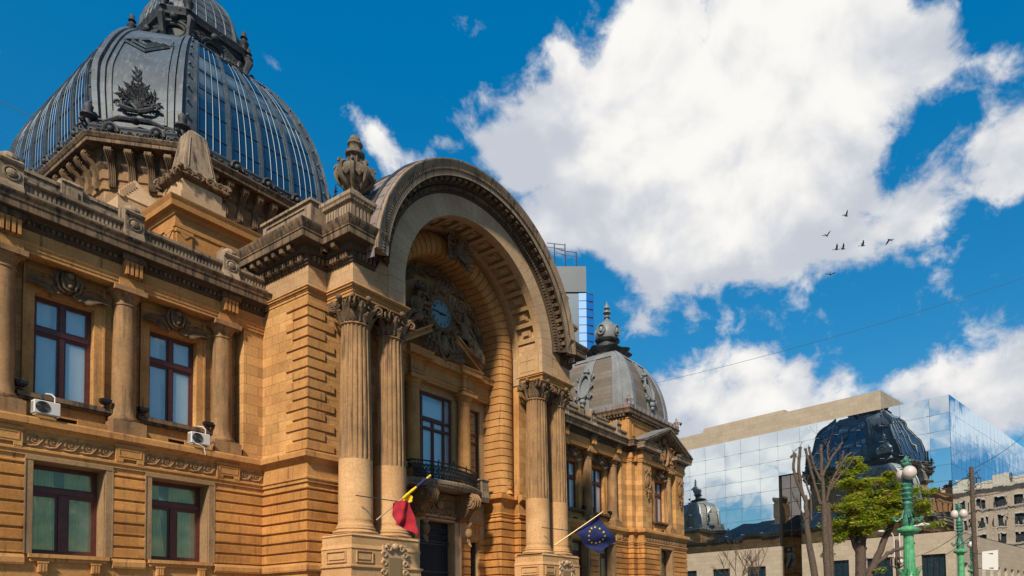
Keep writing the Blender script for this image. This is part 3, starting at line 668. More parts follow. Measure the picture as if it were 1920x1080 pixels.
# backing masses for the entablature and attic
pm = MB()
pm.box(XL+.02, PL, 27.93, 38, 14.9, 17.9); pm.box(PL+.02, JL-.04, 26.02, 30, 15.2, 17.9); pm.box(PL, JL-.05, 27.95, 38, 14.9, 17.88)
pm.cut(); pm.box(PR, XR-.02, 27.93, 38, 14.9, 17.9); pm.box(JR+.04, PR-.02, 26.02, 30, 15.2, 17.9); pm.box(JR+.05, PR, 27.95, 38, 14.9, 17.88)
bp(pm, 'portico_frieze_wall', 'pale')
pe = MB(); pc = MB(); pd = MB(); pso = MB()
left = [(XL, 38), (XL, 27.91), (PL, 27.91), (PL, 26), (JL, 26), (JL, 27.75)]
right = [(JR, 27.75), (JR, 26), (PR, 26), (PR, 27.91), (XR, 27.91), (XR, 38)]
parch = [(-.3, 14.84), (0, 14.84), (0, 14.98), (.035, 14.98), (.035, 15.10), (.07, 15.10), (.07, 15.14), (.14, 15.18), (.14, 15.23), (.19, 15.27), (.19, 15.31), (0, 15.34)]
pcor = [(0, 16.36), (.05, 16.38), (.05, 16.44), (.12, 16.50), (.12, 16.78), (.30, 16.84), (.32, 16.98), (.34, 17.12), (.74, 17.16), (.76, 17.14), (.78, 17.16), (.78, 17.44), (.82, 17.47), (.82, 17.53), (.86, 17.60), (.93, 17.76), (.96, 17.86), (.96, 17.90), (0, 17.96)]
for s_, pth in ((0, left), (1, right)):
    pe.mould(pth, parch); pd.along(pth, .13, .08, .125, .125, 15.16, 15.25, .06)
    cp = pth[:4]+[(20.9, 26)] if s_ == 0 else [(2*XC-20.9, 26)]+pth[2:]
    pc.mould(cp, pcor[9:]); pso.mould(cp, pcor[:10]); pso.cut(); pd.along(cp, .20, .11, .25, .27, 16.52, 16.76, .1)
    pd.along(cp, .62, .26, .66, .70, 16.92, 17.13, .2); pe.cut(); pc.cut(); pd.cut()
bp(pe, 'portico_architrave', 'ashlar_plain'); bp(pc, 'portico_cornice', 'cornice'); bp(pd, 'portico_dentils', 'cornice'); bp(pso, 'portico_bed_mould', 'soot_shade')
pb = MB()
# blocking course and panelled attic piers above the cornice
for sg in (1, -1):
    X = (lambda x: x) if sg == 1 else mirror_x
    def bx_(x0, x1, y0, y1, z0, z1): a, b = sorted((X(x0), X(x1))); pb.box(a, b, y0, y1, z0, z1)
    bx_(XL+.15, XL+1.4, 27.95, 38, 17.93, 18.35)
    bx_(XL+.30, XL+1.6, 28.15, 32.1, 18.35, 19.7); bx_(XL+.20, XL+1.7, 28.05, 32.2, 19.60, 19.72)
    bx_(XL+.245, XL+.30, 28.5, 31.8, 18.5, 18.56); bx_(XL+.245, XL+.30, 28.5, 31.8, 19.36, 19.42); bx_(XL+.245, XL+.30, 28.5, 28.56, 18.56, 19.36); bx_(XL+.245, XL+.30, 31.74, 31.8, 18.56, 19.36); pb.cut()
bp(pb, 'attic_parapet', 'parapet')
# urn pedestals and urns
def make_urn():
    pu = MB(); q = .98
    pu.mould([(-q, q), (-q, -q), (q, -q), (q, q)], [(0, 0), (.0, .25), (-.06, .32), (-.06, 1.05), (0, 1.10), (.06, 1.12), (.10, 1.22), (.16, 1.30), (.16, 1.46), (-.1, 1.62), (-.35, 1.75), (-.5, 1.9), (-.98, 1.9)], True)
    pu.along([(-q, q), (-q, -q), (q, -q), (q, q)], .20, .11, -.01, -.01, .36, .98, .1, closed=True)
    pu.along([(-q, q), (-q, -q), (q, -q), (q, q)], .16, .09, .10, .11, 1.12, 1.24, .05, closed=True)
    ped = build(pu, 'urn_pedestal', 'parapet', palace)
    u = MB(); b = 1.88; SQ = .76
    u.lathe(0, 0, [(.62, b), (.64, b+.12), (.5, b+.2), (.42, b+.34), (.5, b+.48), (.78, b+.72), (.98, b+1.05), (1.0, b+1.3), (.86, b+1.5), (.6, b+1.62), (.40, b+1.7), (.36, b+2.0), (.40, b+2.1), (.58, b+2.16), (.60, b+2.26), (.42, b+2.34), (.34, b+2.5), (.38, b+2.62), (.46, b+2.68), (.44, b+2.76), (.30, b+2.80), (.34, b+2.9), (.28, b+3.06), (.14, b+3.16), (.02, b+3.2)], 24)
    for k in range(8):
        a = 2*PI*k/8; c, s = math.cos(a), math.sin(a)
        u.tube([(c*.5, s*.5, b+.5), (c*.95, s*.95, b+.8), (c*1.12, s*1.12, b+1.15), (c*1.0, s*1.0, b+1.5), (c*.72, s*.72, b+1.66)], [.10, .15, .17, .13, .06], 6)
        u.spiral((c*1.0, s*1.0, b+1.42), (c, s, 0), (0, 0, 1), .22, 1.3, .07)
        a2 = a+PI/8; c2, s2 = math.cos(a2), math.sin(a2)
        u.tube([(c*1.02, s*1.02, b+1.2), (c2*1.02, s2*1.02, b+.88), (math.cos(a+PI/4)*1.02, math.sin(a+PI/4)*1.02, b+1.2)], .09, 6)
        u.ball((c2*1.0, s2*1.0, b+1.0), .14, 8); u.ball((c*.40, s*.40, b+2.72), .09, 6)
        u.leaf((c*.45, s*.45, b+.42), (c, s, .55), (c*.3, s*.3, -1), .6, .34, -.3)
        u.tube([(c2*.36, s2*.36, b+1.7), (c2*.44, s2*.44, b+1.9), (c2*.36, s2*.36, b+2.1)], .05, 5)
    u.v = [(x*SQ, y*SQ, z) for x, y, z in u.v]; build(u, 'urn', 'urnstone', ped, 50)
    return ped
urn = make_urn(); urn.location = (20.36, 26.72, 17.94); dup(urn, palace, (mirror_x(20.36), 26.72, 17.94))
# ---------- great columns
def fluted(mb, z0, zf, z1, r0, r1, n=20):
    rs = []
    def ring(z, r, d):
        q = []
        for i in range(n):
            for (f, dep) in ((0, 0), (.16, 0), (.30, .75), (.5, 1), (.70, .75), (.84, 0)):
                a = 2*PI*(i+f)/n; rr = r*(1-dep*d); q.append((rr*math.cos(a), rr*math.sin(a), z))
        return q
    lo_ = MB(); lo_.rings([ring(z0, r0*1.10, 0), ring(z0+.09, r0*1.10, 0), ring(z0+.12, r0*1.04, 0), ring(z0+.3, r0, 0), ring(z0+.34, r0*1.012, 0), ring(z0+.42, r0*1.012, 0), ring(z0+.44, r0, 0), ring(zf-.06, r0*.985, 0), ring(zf, r0*.985, 0)])
    rs += [ring(zf, r0*.985, 0), ring(zf+.14, r0*.985, .085)]
    for k in range(1, 7):
        t = k/6; rs.append(ring(zf+.1+(z1-.16-zf-.1)*t, r0*.985+(r1-r0*.985)*t**1.3, .085))
    rs += [ring(z1-.08, r1, 0), ring(z1-.07, r1*1.08, 0), ring(z1, r1*1.08, 0)]
    mb.rings(rs); return lo_
def corinth(z, r, h=1.12):
    mb = MB()
    mb.lathe(0, 0, [(r*.95, z), (r*.97, z+h*.5), (r*1.12, z+h*.80), (r*1.32, z+h*.9)], 24)
    for row, (n, hh, off, w, cu, rad) in enumerate(((8, .42, 0, .48, .38, .98), (8, .74, PI/8, .44, .40, 1.0))):
        for k in range(n):
            a = 2*PI*k/n+off; c, s = math.cos(a), math.sin(a)
            mb.leaf((c*r*rad, s*r*rad, z+.02), (c*.12, s*.12, 1), (c, s, 0), h*hh, w, cu, 6)
            mb.ball((c*r*(rad+.34+.04*row), s*r*(rad+.34+.04*row), z+h*hh*.95), .085, 7, (1, 1, .7))
    q = r*1.40
    for k in range(4):     # corner volutes
        a = PI/4+k*PI/2; c, s = math.cos(a), math.sin(a)
        for d in (-.10, .10):
            off = Vector((-s*d, c*d, 0))
            mb.spiral(Vector((c*(q*1.12), s*(q*1.12), z+h*.72))+off, (c, s, 0), (0, 0, 1), .235, 1.7, .06, a0=PI/2, n=22)
        mb.tube([(c*r, s*r, z+h*.35), (c*r*1.12, s*r*1.12, z+h*.65), (c*q*.98, s*q*.98, z+h*.86)], [.07, .08, .09], 6)
        mb.leaf((c*q*1.0, s*q*1.0, z+h*.50), (c*.9, s*.9, .2), (0, 0, -1), .34, .26, .2)
        # face ornament between the volutes
        a = k*PI/2; c, s = math.cos(a), math.sin(a); px, py = -s, c
        for d in (-1, 1):
            mb.spiral((c*r*1.22+px*d*.22, s*r*1.22+py*d*.22, z+h*.70), (px*d, py*d, 0), (0, 0, 1), .15, 1.4, .045)
            mb.tube([(c*r*1.22+px*d*.35, s*r*1.22+py*d*.35, z+h*.70), (c*r*1.3+px*d*.52, s*r*1.3+py*d*.52, z+h*.86)], .045, 5)
        mb.ball((c*r*1.40, s*r*1.40, z+h*.97), .15, 8); mb.leaf((c*r*1.3, s*r*1.3, z+h*.80), (c*.3, s*.3, 1), (c, s, 0), .34, .26, .2)
    # concave abacus
    def ab(zz, e):
        p = []
        for k in range(4):
            a = PI/4+k*PI/2; cx, cy = math.cos(a)*(q*1.28+e), math.sin(a)*(q*1.28+e)
            a2 = a+PI/2; dx, dy = math.cos(a2)*(q*1.28+e), math.sin(a2)*(q*1.28+e)
            tx, ty = -math.sin(a), math.cos(a)
            for i in range(9):
                t = i/9; bx = cx+(dx-cx)*(.06+.88*t); by = cy+(dy-cy)*(.06+.88*t)
                f = .30*math.sin(PI*t)**1.0; am = a+PI/4
                p.append((bx-math.cos(am)*f, by-math.sin(am)*f, zz))
        return p
    mb.rings([ab(z+h*.90, -.06), ab(z+h*.93, 0), ab(z+h*1.0, .02)]); return mb
ZC0, ZC1 = 3.78, 13.72
sh = MB(); lo_ = fluted(sh, ZC0+.34, 7.3, ZC1, .77, .645)
gc = build(sh, 'great_column', 'shaft', palace, 50); build(lo_, 'smooth_lower_drum', 'base_stone', gc, 50)
bs = MB(); bs.box(-1.0, 1.0, -1.0, 1.0, ZC0, ZC0+.03)
bs.lathe(0, 0, [(.98, ZC0+.03), (1.03, ZC0+.10), (1.0, ZC0+.17), (.90, ZC0+.19), (.86, ZC0+.24), (.90, ZC0+.28), (.88, ZC0+.34), (.80, ZC0+.37)], 40)
build(bs, 'base', 'base_stone', gc, 40); build(corinth(ZC1, .66), 'capital', 'carve', gc, 50)
CY = 26.75; gx = (20.42, 22.42)
gc.location = (gx[0], CY, 0)
for x in (gx[1], mirror_x(gx[1]), mirror_x(gx[0])): dup(gc, palace, (x, CY, 0))
# pedestals under the great columns
def pedestal(mb, pan, x0, x1):
    y0 = 25.65
    P = [(x0, 27.95), (x0, y0), (x1, y0), (x1, 27.95)]
    mb.mould(P, [(.28, GZ), (.28, -.4), (.10, -.2), (.02, 0.1), (.02, 2.2), (.10, 2.25), (.10, 2.32), (-.02, 2.36), (-.02, 3.05), (.02, 3.10), (-.06, 3.28), (-.06, 3.62), (-.01, 3.68), (-.12, 3.78), (-.6, 3.79), (-1.2, 3.79)])
    mb.box(x0+.1, x1-.1, y0+.1, 27.95, 3.5, 3.785)
    def panel(a, b, face):
        for (u0, u1, w0, w1) in ((a, b, 2.95, 3.0), (a, b, 2.46, 2.51), (a, a+.05, 2.51, 2.95), (b-.05, b, 2.51, 2.95)):
            if face == 'f': pan.box(u0, u1, y0-.05, y0+.04, w0, w1)
            else: pan.box(x0-.05, x0+.04, u0, u1, w0, w1)
        if face == 'f': pan.box(a+.12, b-.12, y0-.03, y0+.04, 2.6, 2.86)
        else: pan.box(x0-.03, x0+.04, a+.12, b-.12, 2.6, 2.86)
    panel(26.0, 27.4, 's'); panel(x0+.25, x0+1.15, 'f')
    # carved cartouche frame round the plaque
    cx = x0+2.35; zt = 3.2
    for s in (-1, 1):
        for k in range(5):
            mb_ = carv; mb_.spiral((cx+s*.62, y0-.10, 2.9-.42*k), (s, 0, 0), (0, 0, 1), .15, 1.3, .06)
        carv.spiral((cx+s*.38, y0-.14, zt), (s, 0, 0), (0, 0, 1), .17, 1.4, .07); carv.leaf((cx+s*.1, y0-.1, zt), (s, 0, .3), (0, -1, 0), .5, .2, .2)
    carv.ball((cx, y0-.14, zt+.08), .17, 8, (1.3, .7, 1)); carv.box(cx-.66, cx+.66, y0-.08, y0+.04, .8, 3.35)
    return cx
pdm = MB(); pan = MB(); carv = MB()
cx1 = pedestal(pdm, pan, 19.35, 23.35); [q_.cut() for q_ in (pdm, pan, carv)]; cx2 = pedestal(pdm, pan, mirror_x(23.35), mirror_x(19.35))
bp(pdm, 'column_pedestal', 'base_stone'); bp(pan, 'pedestal_panels', 'base_stone'); bp(carv, 'plaque_frame', 'pale_plain', 50)
for cx in (cx1, cx2):
    pq = MB(); pq.box(cx-.36, cx+.36, 25.65-.13, 25.65-.085, 1.3, 2.72); pq.box(cx-.40, cx+.40, 25.65-.115, 25.65-.082, 1.26, 2.76)
    bp(pq, 'brass_plaque', 'brass')
# ---------- arch
AO = 5.54
def arc(r, y, a, zc=ZS): return (XC+r*math.cos(a), y, zc+r*math.sin(a))
vb = MB()     # voussoirs on the face
nv = 37
for k in range(nv):
    a0, a1 = PI*k/nv+.0012, PI*(k+1)/nv-.0012
    n = 3; rs = []
    for j in range(n+1):
        a = a0+(a1-a0)*j/n
        rs.append([arc(AO, 26.3, a), arc(AO, 25.99, a), arc(6.62, 25.99, a), arc(6.62, 26.3, a)])
    vb.rings(rs)
for (x0, x1) in ((JL-1.05, JL), (JR, JR+1.05)):     # the straight lower part of the ring
    for k in range(2): vb.box(x0, x1, 25.99, 26.3, 15.36+.62*k, 15.36+.62*(k+1)-.012)
bp(vb, 'arch_voussoirs', 'pale_plain')
af = MB()      # spandrel / backing
n = 72
for k in range(n):
    a0, a1 = PI*k/n, PI*(k+1)/n
    af.add([arc(AO+.02, 26.01, a0), arc(7.9, 26.01, a0), arc(7.9, 26.01, a1), arc(AO+.02, 26.01, a1)], [(0,1,2,3)])
bp(af, 'arch_face', 'pale_plain')
# archivolt: the cornice bent round the arch
def archsweep(mb, prof, a0=0, a1=PI, n=96, y=26):
    rs = [[(XC+r*math.cos(a0+(a1-a0)*k/n), y-o, ZS+r*math.sin(a0+(a1-a0)*k/n)) for (o, r) in prof] for k in range(n+1)]
    mb.rings(rs, True, True, closed=False)
    for e in (0, n): pass
aprof = [(0, 6.62), (.05, 6.64), (.06, 6.70), (.13, 6.74), (.13, 6.96), (.28, 7.02), (.30, 7.12), (.34, 7.2), (.74, 7.24), (.76, 7.22), (.78, 7.24), (.78, 7.52), (.82, 7.55), (.82, 7.60), (.86, 7.68), (.92, 7.86), (.96, 7.94), (.96, 8.0), (.6, 8.04), (-.2, 8.04)]
av = MB(); archsweep(av, aprof[10:], R(3), PI-R(3)); bp(av, 'archivolt', 'parapet', 30)
av = MB(); archsweep(av, aprof[:11], R(3), PI-R(3)); bp(av, 'archivolt_bed_mould', 'soot_shade', 30)
ad = MB()
def ablock(mb, r0, r1, o0, o1, a, w, y=26):
    q = []
    for rr in (r0, r1):
        for s in (-1, 1):
            for o in (o0, o1): q.append((XC+rr*math.cos(a)-s*w/2*math.sin(a), y-o, ZS+rr*math.sin(a)+s*w/2*math.cos(a)))
    mb.add(q, [(0,1,3,2),(4,6,7,5),(0,4,5,1),(2,3,7,6),(0,2,6,4),(1,5,7,3)])
for k in range(2, 116): ablock(ad, 6.74, 6.93, .0, .27, PI*(k+.5)/118, .115)
for k in range(3, 147): ablock(ad, 7.53, 7.62, .78, .87, PI*(k+.5)/150, .085)
for k in range(1, 45):
    a = PI*(k+.5)/46
    c = Vector(arc(7.18, 25.62, a)); ad.ball(c, .12, 6, (1, .8, 1))
    ablock(ad, 7.06, 7.2, .30, .70, a+.03, .20)
bp(ad, 'archivolt_ornament', 'cornice')
# coffered soffit
cf = MB(); Y0, Y1 = 26.28, 28.15
def sweepsoff(prof, a0, a1, n):
    rs = [[(XC+r*math.cos(a0+(a1-a0)*k/n), y, ZS+r*math.sin(a0+(a1-a0)*k/n)) for (y, r) in prof] for k in range(n+1)]; return rs
cf.rings(sweepsoff([(Y0, AO), (Y0+.24, AO), (Y0+.24, AO+.22), (Y1-.24, AO+.22), (Y1-.24, AO), (Y1, AO), (Y1+.05, AO+.04), (28.7, AO+.04)], 0, PI, 96), False, False, closed=False)
NC = 18
for k in range(NC+1):
    a = PI*k/NC; w = .30 if 0 < k < NC else .30
    ablock(cf, AO+.001, AO+.24, -Y0+26-.23, -(Y1-.23)+26, a, w*.8)
for k in range(NC):
    a = PI*(k+.5)/NC; ym = (Y0+Y1)/2
    for (hw, r0) in ((.36, AO+.13), (.21, AO+.05)):
        ablock(cf, r0, AO+.24, 26-(ym-hw), 26-(ym+hw), a, hw*1.30)
for (x, sg) in ((JL, -1), (JR, 1)):    # straight stretch of the jamb below the springing
    cf.box(min(x, x+sg*.2), max(x, x+sg*.2), 26.28, Y1, 15.34, ZS)
    for k in range(1):
        xx = x-sg*.02
        cf.box(min(x, xx), max(x, xx), Y0+.35, Y1-.35, 15.60, 15.65); cf.box(min(x, xx), max(x, xx), Y0+.35, Y1-.35, 16.3, 16.35)
        cf.box(min(x, xx), max(x, xx), Y0+.35, Y0+.40, 15.65, 16.3); cf.box(min(x, xx), max(x, xx), Y1-.40, Y1-.35, 15.65, 16.3)
bp(cf, 'coffered_soffit', 'niche')
# cushion ring and reveal behind it
RI = 4.25; YR = 28.4; YB = 29.8
cu = MB()
cprofile = [(YB, RI), (YR+.18, RI), (YR+.05, RI+.02), (YR-.10, RI+.16), (YR-.19, RI+.40), (YR-.21, RI+.65), (YR-.17, RI+.90), (YR-.08, RI+1.10), (YR+.02, RI+1.2), (YR+.12, RI+1.27)]
nb = 34
for k in range(nb):
    a0, a1 = PI*k/nb+.007, PI*(k+1)/nb-.007
    cu.rings(sweepsoff(cprofile, a0, a1, 3), True, True, closed=False)
back = [(YB, RI+.05), (YR+.20, RI+.05), (YR+.1, RI+.08), (YR-.03, RI+.2), (YR-.12, RI+.42), (YR-.14, RI+.65), (YR-.10, RI+.9), (YR-.02, RI+1.1), (YR+.1, RI+1.2), (YR+.14, RI+1.32)]
cu.rings(sweepsoff(back, 0, PI, 60), False, False, closed=False)
z = 7.74
while z < ZS-.05:
    t = min(z+.478-.06, ZS-.01)
    for sg in (-1, 1):
        for zz0, zz1 in ((z, t),):
            lo = [(XC+sg*r, y, zz0) for (y, r) in cprofile]; hi = [(XC+sg*r, y, zz1) for (y, r) in cprofile]
            lo2 = [(XC+sg*(r+.03), y+.02, zz0-.0) for (y, r) in cprofile]
            cu.rings([lo, hi], True, True, closed=False)
    z += .478
for sg in (-1, 1):
    cu.rings([[(XC+sg*r, y, 7.6) for (y, r) in back], [(XC+sg*r, y, ZS) for (y, r) in back]], False, False, closed=False)
bp(cu, 'cushion_arch_ring', 'ashlar_plain', 35)
# lower jambs of the niche
lj = MB()
for sg in (-1, 1):
    ix, ox = XC+sg*RI, XC+sg*(RI+1.3); jx = XC+sg*5.54
    pth = [(ix, YB), (ix, YR), (jx, YR), (jx, 27.91)]
    if sg == -1: pth = [(jx, 27.91), (jx, YR), (ix, YR), (ix, YB)]
    rustic(lj, pth, 2.56-.478*8, 6.1); 
    lj.mould(pth, [(0, GZ), (0, 7.4)]); lj.mould(pth, string)
    lj.box(min(ix, ix+sg*.3)+(.02 if sg == 1 else -.02), max(ix, ix+sg*.3), YR+.02, YB+.3, GZ, 7.5)
    # little bust on the ledge
    lj.lathe(XC+sg*(RI+.62), YR-.12, [(.30, 7.68), (.22, 7.8), (.16, 7.95), (.24, 8.02), (.26, 8.1)], 12); lj.ball((XC+sg*(RI+.62), YR-.12, 8.3), .2, 8, (.8, .8, 1.2)); lj.ball((XC+sg*(RI+.62), YR-.12, 8.12), .22, 8, (1.5, .8, .5)); lj.cut()
bp(lj, 'niche_jambs', 'rustic')
# back wall, tympanum
tw = MB(); SWI = 1.2
ops = [(XC-1.45, XC+1.45, 7.7, 13.15), (31.05, 32.15, 7.9, 13.0), (mirror_x(32.15), mirror_x(31.05), 7.9, 13.0)]
bw0, bw1 = XC-RI-.1, XC+RI+.1
wall(tw, (bw0, YB), (bw1, YB), 7.0, ZS, [(a-bw0, b-bw0, c, d) for a, b, c, d in ops], .5)
wall(tw, (bw0, YB), (bw1, YB), GZ, 7.0, [(XC-1.4-bw0, XC+1.4-bw0, GZ, 5.6), (31.2-bw0, 31.9-bw0, GZ, 4.6), (mirror_x(31.9)-bw0, mirror_x(31.2)-bw0, GZ, 4.6)], .7)
tw.rings([[(XC+(RI+.1)*math.cos(PI*k/40), YB, ZS+(RI+.1)*math.sin(PI*k/40)) for k in range(41)]], False, True)
bp(tw, 'niche_wall', 'niche')
dk2 = MB(); dk2.box(23.5, 33.1, 30.9, 31, GZ, 14); bp(dk2, 'dark_hall', 'dark')
# serliana
se = MB()
seprof = [(-.3, 13.55), (0, 13.55), (0, 13.72), (.04, 13.72), (.04, 13.86), (.10, 13.92), (.02, 13.94), (.02, 14.45), (.10, 14.5), (.14, 14.6), (.42, 14.64), (.42, 14.84), (.5, 14.98), (.5, 15.02), (0, 15.06)]
pp = [(XC-RI+.02, 29.35), (XC-2.45, 29.35), (XC-2.45, 29.05), (XC-1.65, 29.05), (XC-1.65, 29.35), (XC+1.65, 29.35), (XC+1.65, 29.05), (XC+2.45, 29.05), (XC+2.45, 29.35), (XC+RI-.02, 29.35)]
se.mould(pp, seprof); se.along([(XC-RI+.1, 29.35), (XC+RI-.1, 29.35)], .17, .09, .13, .14, 14.5, 14.6)
se.box(XC-RI, XC+RI, 29.36, YB, 13.56, 15.0)
# broken pediment
for sg in (-1, 1):
    x0, x1 = XC+sg*3.15, XC+sg*1.05; z0, z1 = 15.05, 16.35
    for (o, h0, h1) in ((.50, .0, .16), (.42, .16, .34), (.56, .34, .46)):
        q = [(x0, YB, z0+h0), (x0, 29.35-o, z0+h0), (x0, 29.35-o, z0+h1), (x0, YB, z0+h1)]
        p_ = [(x1, YB, z1+h0), (x1, 29.35-o, z1+h0), (x1, 29.35-o, z1+h1), (x1, YB, z1+h1)]
        se.rings([q, p_])
    se.add([(XC+sg*3.1, 29.5, 15.0), (XC+sg*1.0, 29.5, 15.0), (XC+sg*1.0, 29.5, 16.4)], [(0, 1, 2)])
bp(se, 'broken_pediment', 'ashlar_plain')
sc_ = build(tuscan(7.7, 13.56, .42, .55), 'serliana_column', 'ashlar_plain', palace, 40); sc_.location = (XC-2.05, 29.42, 0); dup(sc_, palace, (XC+2.05, 29.42, 0))
# big central window: three lights with transoms
wm = MB(); h = 5.4
for (a, b) in ((-1.45, -1.33), (1.33, 1.45), (-.95, -.81), (.81, .95)): wm.box(a, b, -.06, .06, 0, h)
for (a, b) in ((h-.1, h), (h-1.62, h-1.48), (h-2.14, h-2.0), (0, .12)): wm.box(-1.33, 1.33, -.08, .06, a, b)
wm.box(-.05, .05, -.07, .05, .1, h-1.55)
for (a, b) in ((-.81, -.05), (.05, .81)):
    for (c, d) in ((.12, h-2.14), (h-2.0, h-1.62)): 
        wm.box(a, a+.06, -.04, .05, c, d); wm.box(b-.06, b, -.04, .05, c, d); wm.box(a, b, -.04, .05, d-.06, d)
wm.box(-.81, .81, -.04, .05, h-.17, h-.1); wm.box(-.81, .81, -.04, .05, h-1.48, h-1.40)
cw = build(wm, 'central_window', 'wood', palace); cw.location = (XC, YB+.22, 7.74)
build(quad(2.75, 5.2, .01, .1), 'pane', 'pane', cw); build(curtain_mesh(2.8, 5.2, [(-1.3, 1.3, 0)], y=.2, seed=9), 'curtain', 'curtain', cw, 60)
sm = MB(); h = 5.1
for (a, b) in ((-.55, -.45), (.45, .55)): sm.box(a, b, -.06, .06, 0, h)
for (a, b) in ((h-.1, h), (h-1.62, h-1.48), (h-2.14, h-2.0), (0, .12)): sm.box(-.45, .45, -.07, .06, a, b)
sw = build(sm, 'side_window', 'wood', palace); sw.location = (31.6, YB+.2, 7.9)
build(quad(.9, 5.0, .01, .1), 'pane', 'pane_lower', sw); build(curtain_mesh(.9, 5.0, [(-.4, -.1, 0)], y=.3, seed=5), 'curtain', 'curtain', sw, 60)
dup(sw, palace, (mirror_x(31.6), YB+.2, 7.9))
# balcony slab, consoles, railing
def bal(u):      # plan of the balcony front, u from -1 to 1
    return (XC+u*3.0, 28.95-.85*(math.cos(u*PI/2)**.9 if abs(u) < 1 else 0))
bl = MB(); P_ = [bal(-1+2*k/28) for k in range(29)]
path_b = [(XC-3.0, 29.7)]+P_+[(XC+3.0, 29.7)]
bl.mould(path_b, [(-.8, 7.24), (-.05, 7.28), (0, 7.34), (.0, 7.42), (.06, 7.46), (.08, 7.62), (.04, 7.68), (-.05, 7.7), (-.8, 7.7)])
bl.box(XC-2.9, XC+2.9, 28.9, 29.79, 7.3, 7.68)
for sg in (-1, 1): bl.mould([(XC+sg*3.3-.28, 29.35), (XC+sg*3.3-.28, 28.85), (XC+sg*3.3+.28, 28.85), (XC+sg*3.3+.28, 29.35)], [(0, 7.0), (.1, 7.3), (.02, 7.7), (0, 8.3), (.08, 8.4), (.0, 8.5), (-.2, 8.52)], True)
bp(bl, 'balcony_slab', 'parapet')
cn = MB()
for sg in (-1, 1):
    x = XC+sg*1.72
    n = 26; A = [(29.8, 7.25), (28.35, 7.25), (28.12, 7.1), (28.0, 6.85), (28.05, 6.55), (28.25, 6.35), (28.5, 6.35), (28.75, 6.1), (29.0, 5.8), (29.3, 5.65), (29.8, 5.6)]
    cn.rings([[(x-.30, a, b) for a, b in A], [(x+.30, a, b) for a, b in A]])
    for s2 in (-1, 1):
        cn.spiral((x+s2*.32, 28.42, 6.78), (0, -1, 0), (0, 0, 1), .36, 1.8, .07, n=26); cn.spiral((x+s2*.32, 29.35, 5.95), (0, -1, 0), (0, 0, 1), .2, 1.4, .05)
    for k in range(3): cn.tube([(x-.2+.2*k, a-.02, b) for a, b in A[1:9]], .05, 5)
    cn.ball((x, 28.75, 4.9), .28, 10, (.85, .8, 1.2)); cn.cut() if False else None; cn.leaf((x, 28.8, 5.1), (0, -.3, 1), (0, -1, 0), .5, .4, .2); cn.leaf((x, 28.8, 4.7), (0, -.1, -1), (0, -1, 0), .6, .4, .2); cn.cut()
# carved panel between the consoles
rr = random.Random(11)
cn.box(XC-1.4, XC+1.4, 29.55, 29.79, 5.75, 7.2)
for k in range(26):
    x = XC+(k % 13-6)*.2+rr.uniform(-.05, .05); zz = 5.95+.62*(k//13)+rr.uniform(0, .25)
    cn.spiral((x, 29.48, zz), (rr.choice((-1, 1)), 0, 0), (0, 0, 1), .17, 1.4, .06)
for k in range(30):
    a = rr.uniform(0, 2*PI); cn.leaf((XC+rr.uniform(-1.2, 1.2), 29.5, rr.uniform(5.9, 7.0)), (math.cos(a), 0, math.sin(a)), (0, -1, 0), .34, .18, .3)
cn.ball((XC, 29.4, 6.6), .3, 10, (1, .6, 1.2))
bp(cn, 'balcony_consoles', 'carve_warm', 50)
rl = MB()
rp = [(XC-2.55, 29.3)]+[(x, y+.12) for x, y in P_[2:-2]]+[(XC+2.55, 29.3)]
rl.tube([(x, y, 8.68) for x, y in rp], .045, 6); rl.tube([(x, y, 7.80) for x, y in rp], .035, 5); rl.tube([(x, y, 8.48) for x, y in rp], .02, 5); rl.tube([(x, y, 7.95) for x, y in rp], .02, 5)
for i in range(len(rp)-1):
    a, b = Vector((*rp[i], 0)), Vector((*rp[i+1], 0)); d = (b-a); L__ = d.length; d.normalize(); c = (a+b)/2
    k = max(1, int(L__/.2))
    for j in range(k):
        q = a+d*L__*(j+.5)/k
        rl.spiral((q.x, q.y, 8.22), d*(-1)**j, (0, 0, 1), .09, 1.3, .028, n=9); rl.ball((q.x, q.y, 8.42), .03, 5)
        rl.tube([(q.x, q.y, 7.78), (q.x, q.y, 8.68)], .018, 4)
    for zz, s in ((8.35, 1), (8.1, -1), (7.92, 1)):
        rl.spiral((c.x, c.y, zz), d*s, (0, 0, 1), .13, 1.5, .032, n=12)
for k in range(6): 
    a = PI*k/5; rl.leaf((XC-.0, rp[13][1], 8.66), (math.cos(a)*.6, 0, .5+math.sin(a)*.6), (0, -1, 0), .30, .10, .1)
for sg in (-1, 1): rl.tube([(XC+sg*1.1, bal(sg*.37)[1]+.12, 7.7), (XC+sg*1.1, bal(sg*.37)[1]+.12, 8.85)], .035, 6)
bp(rl, 'balcony_railing', 'iron')
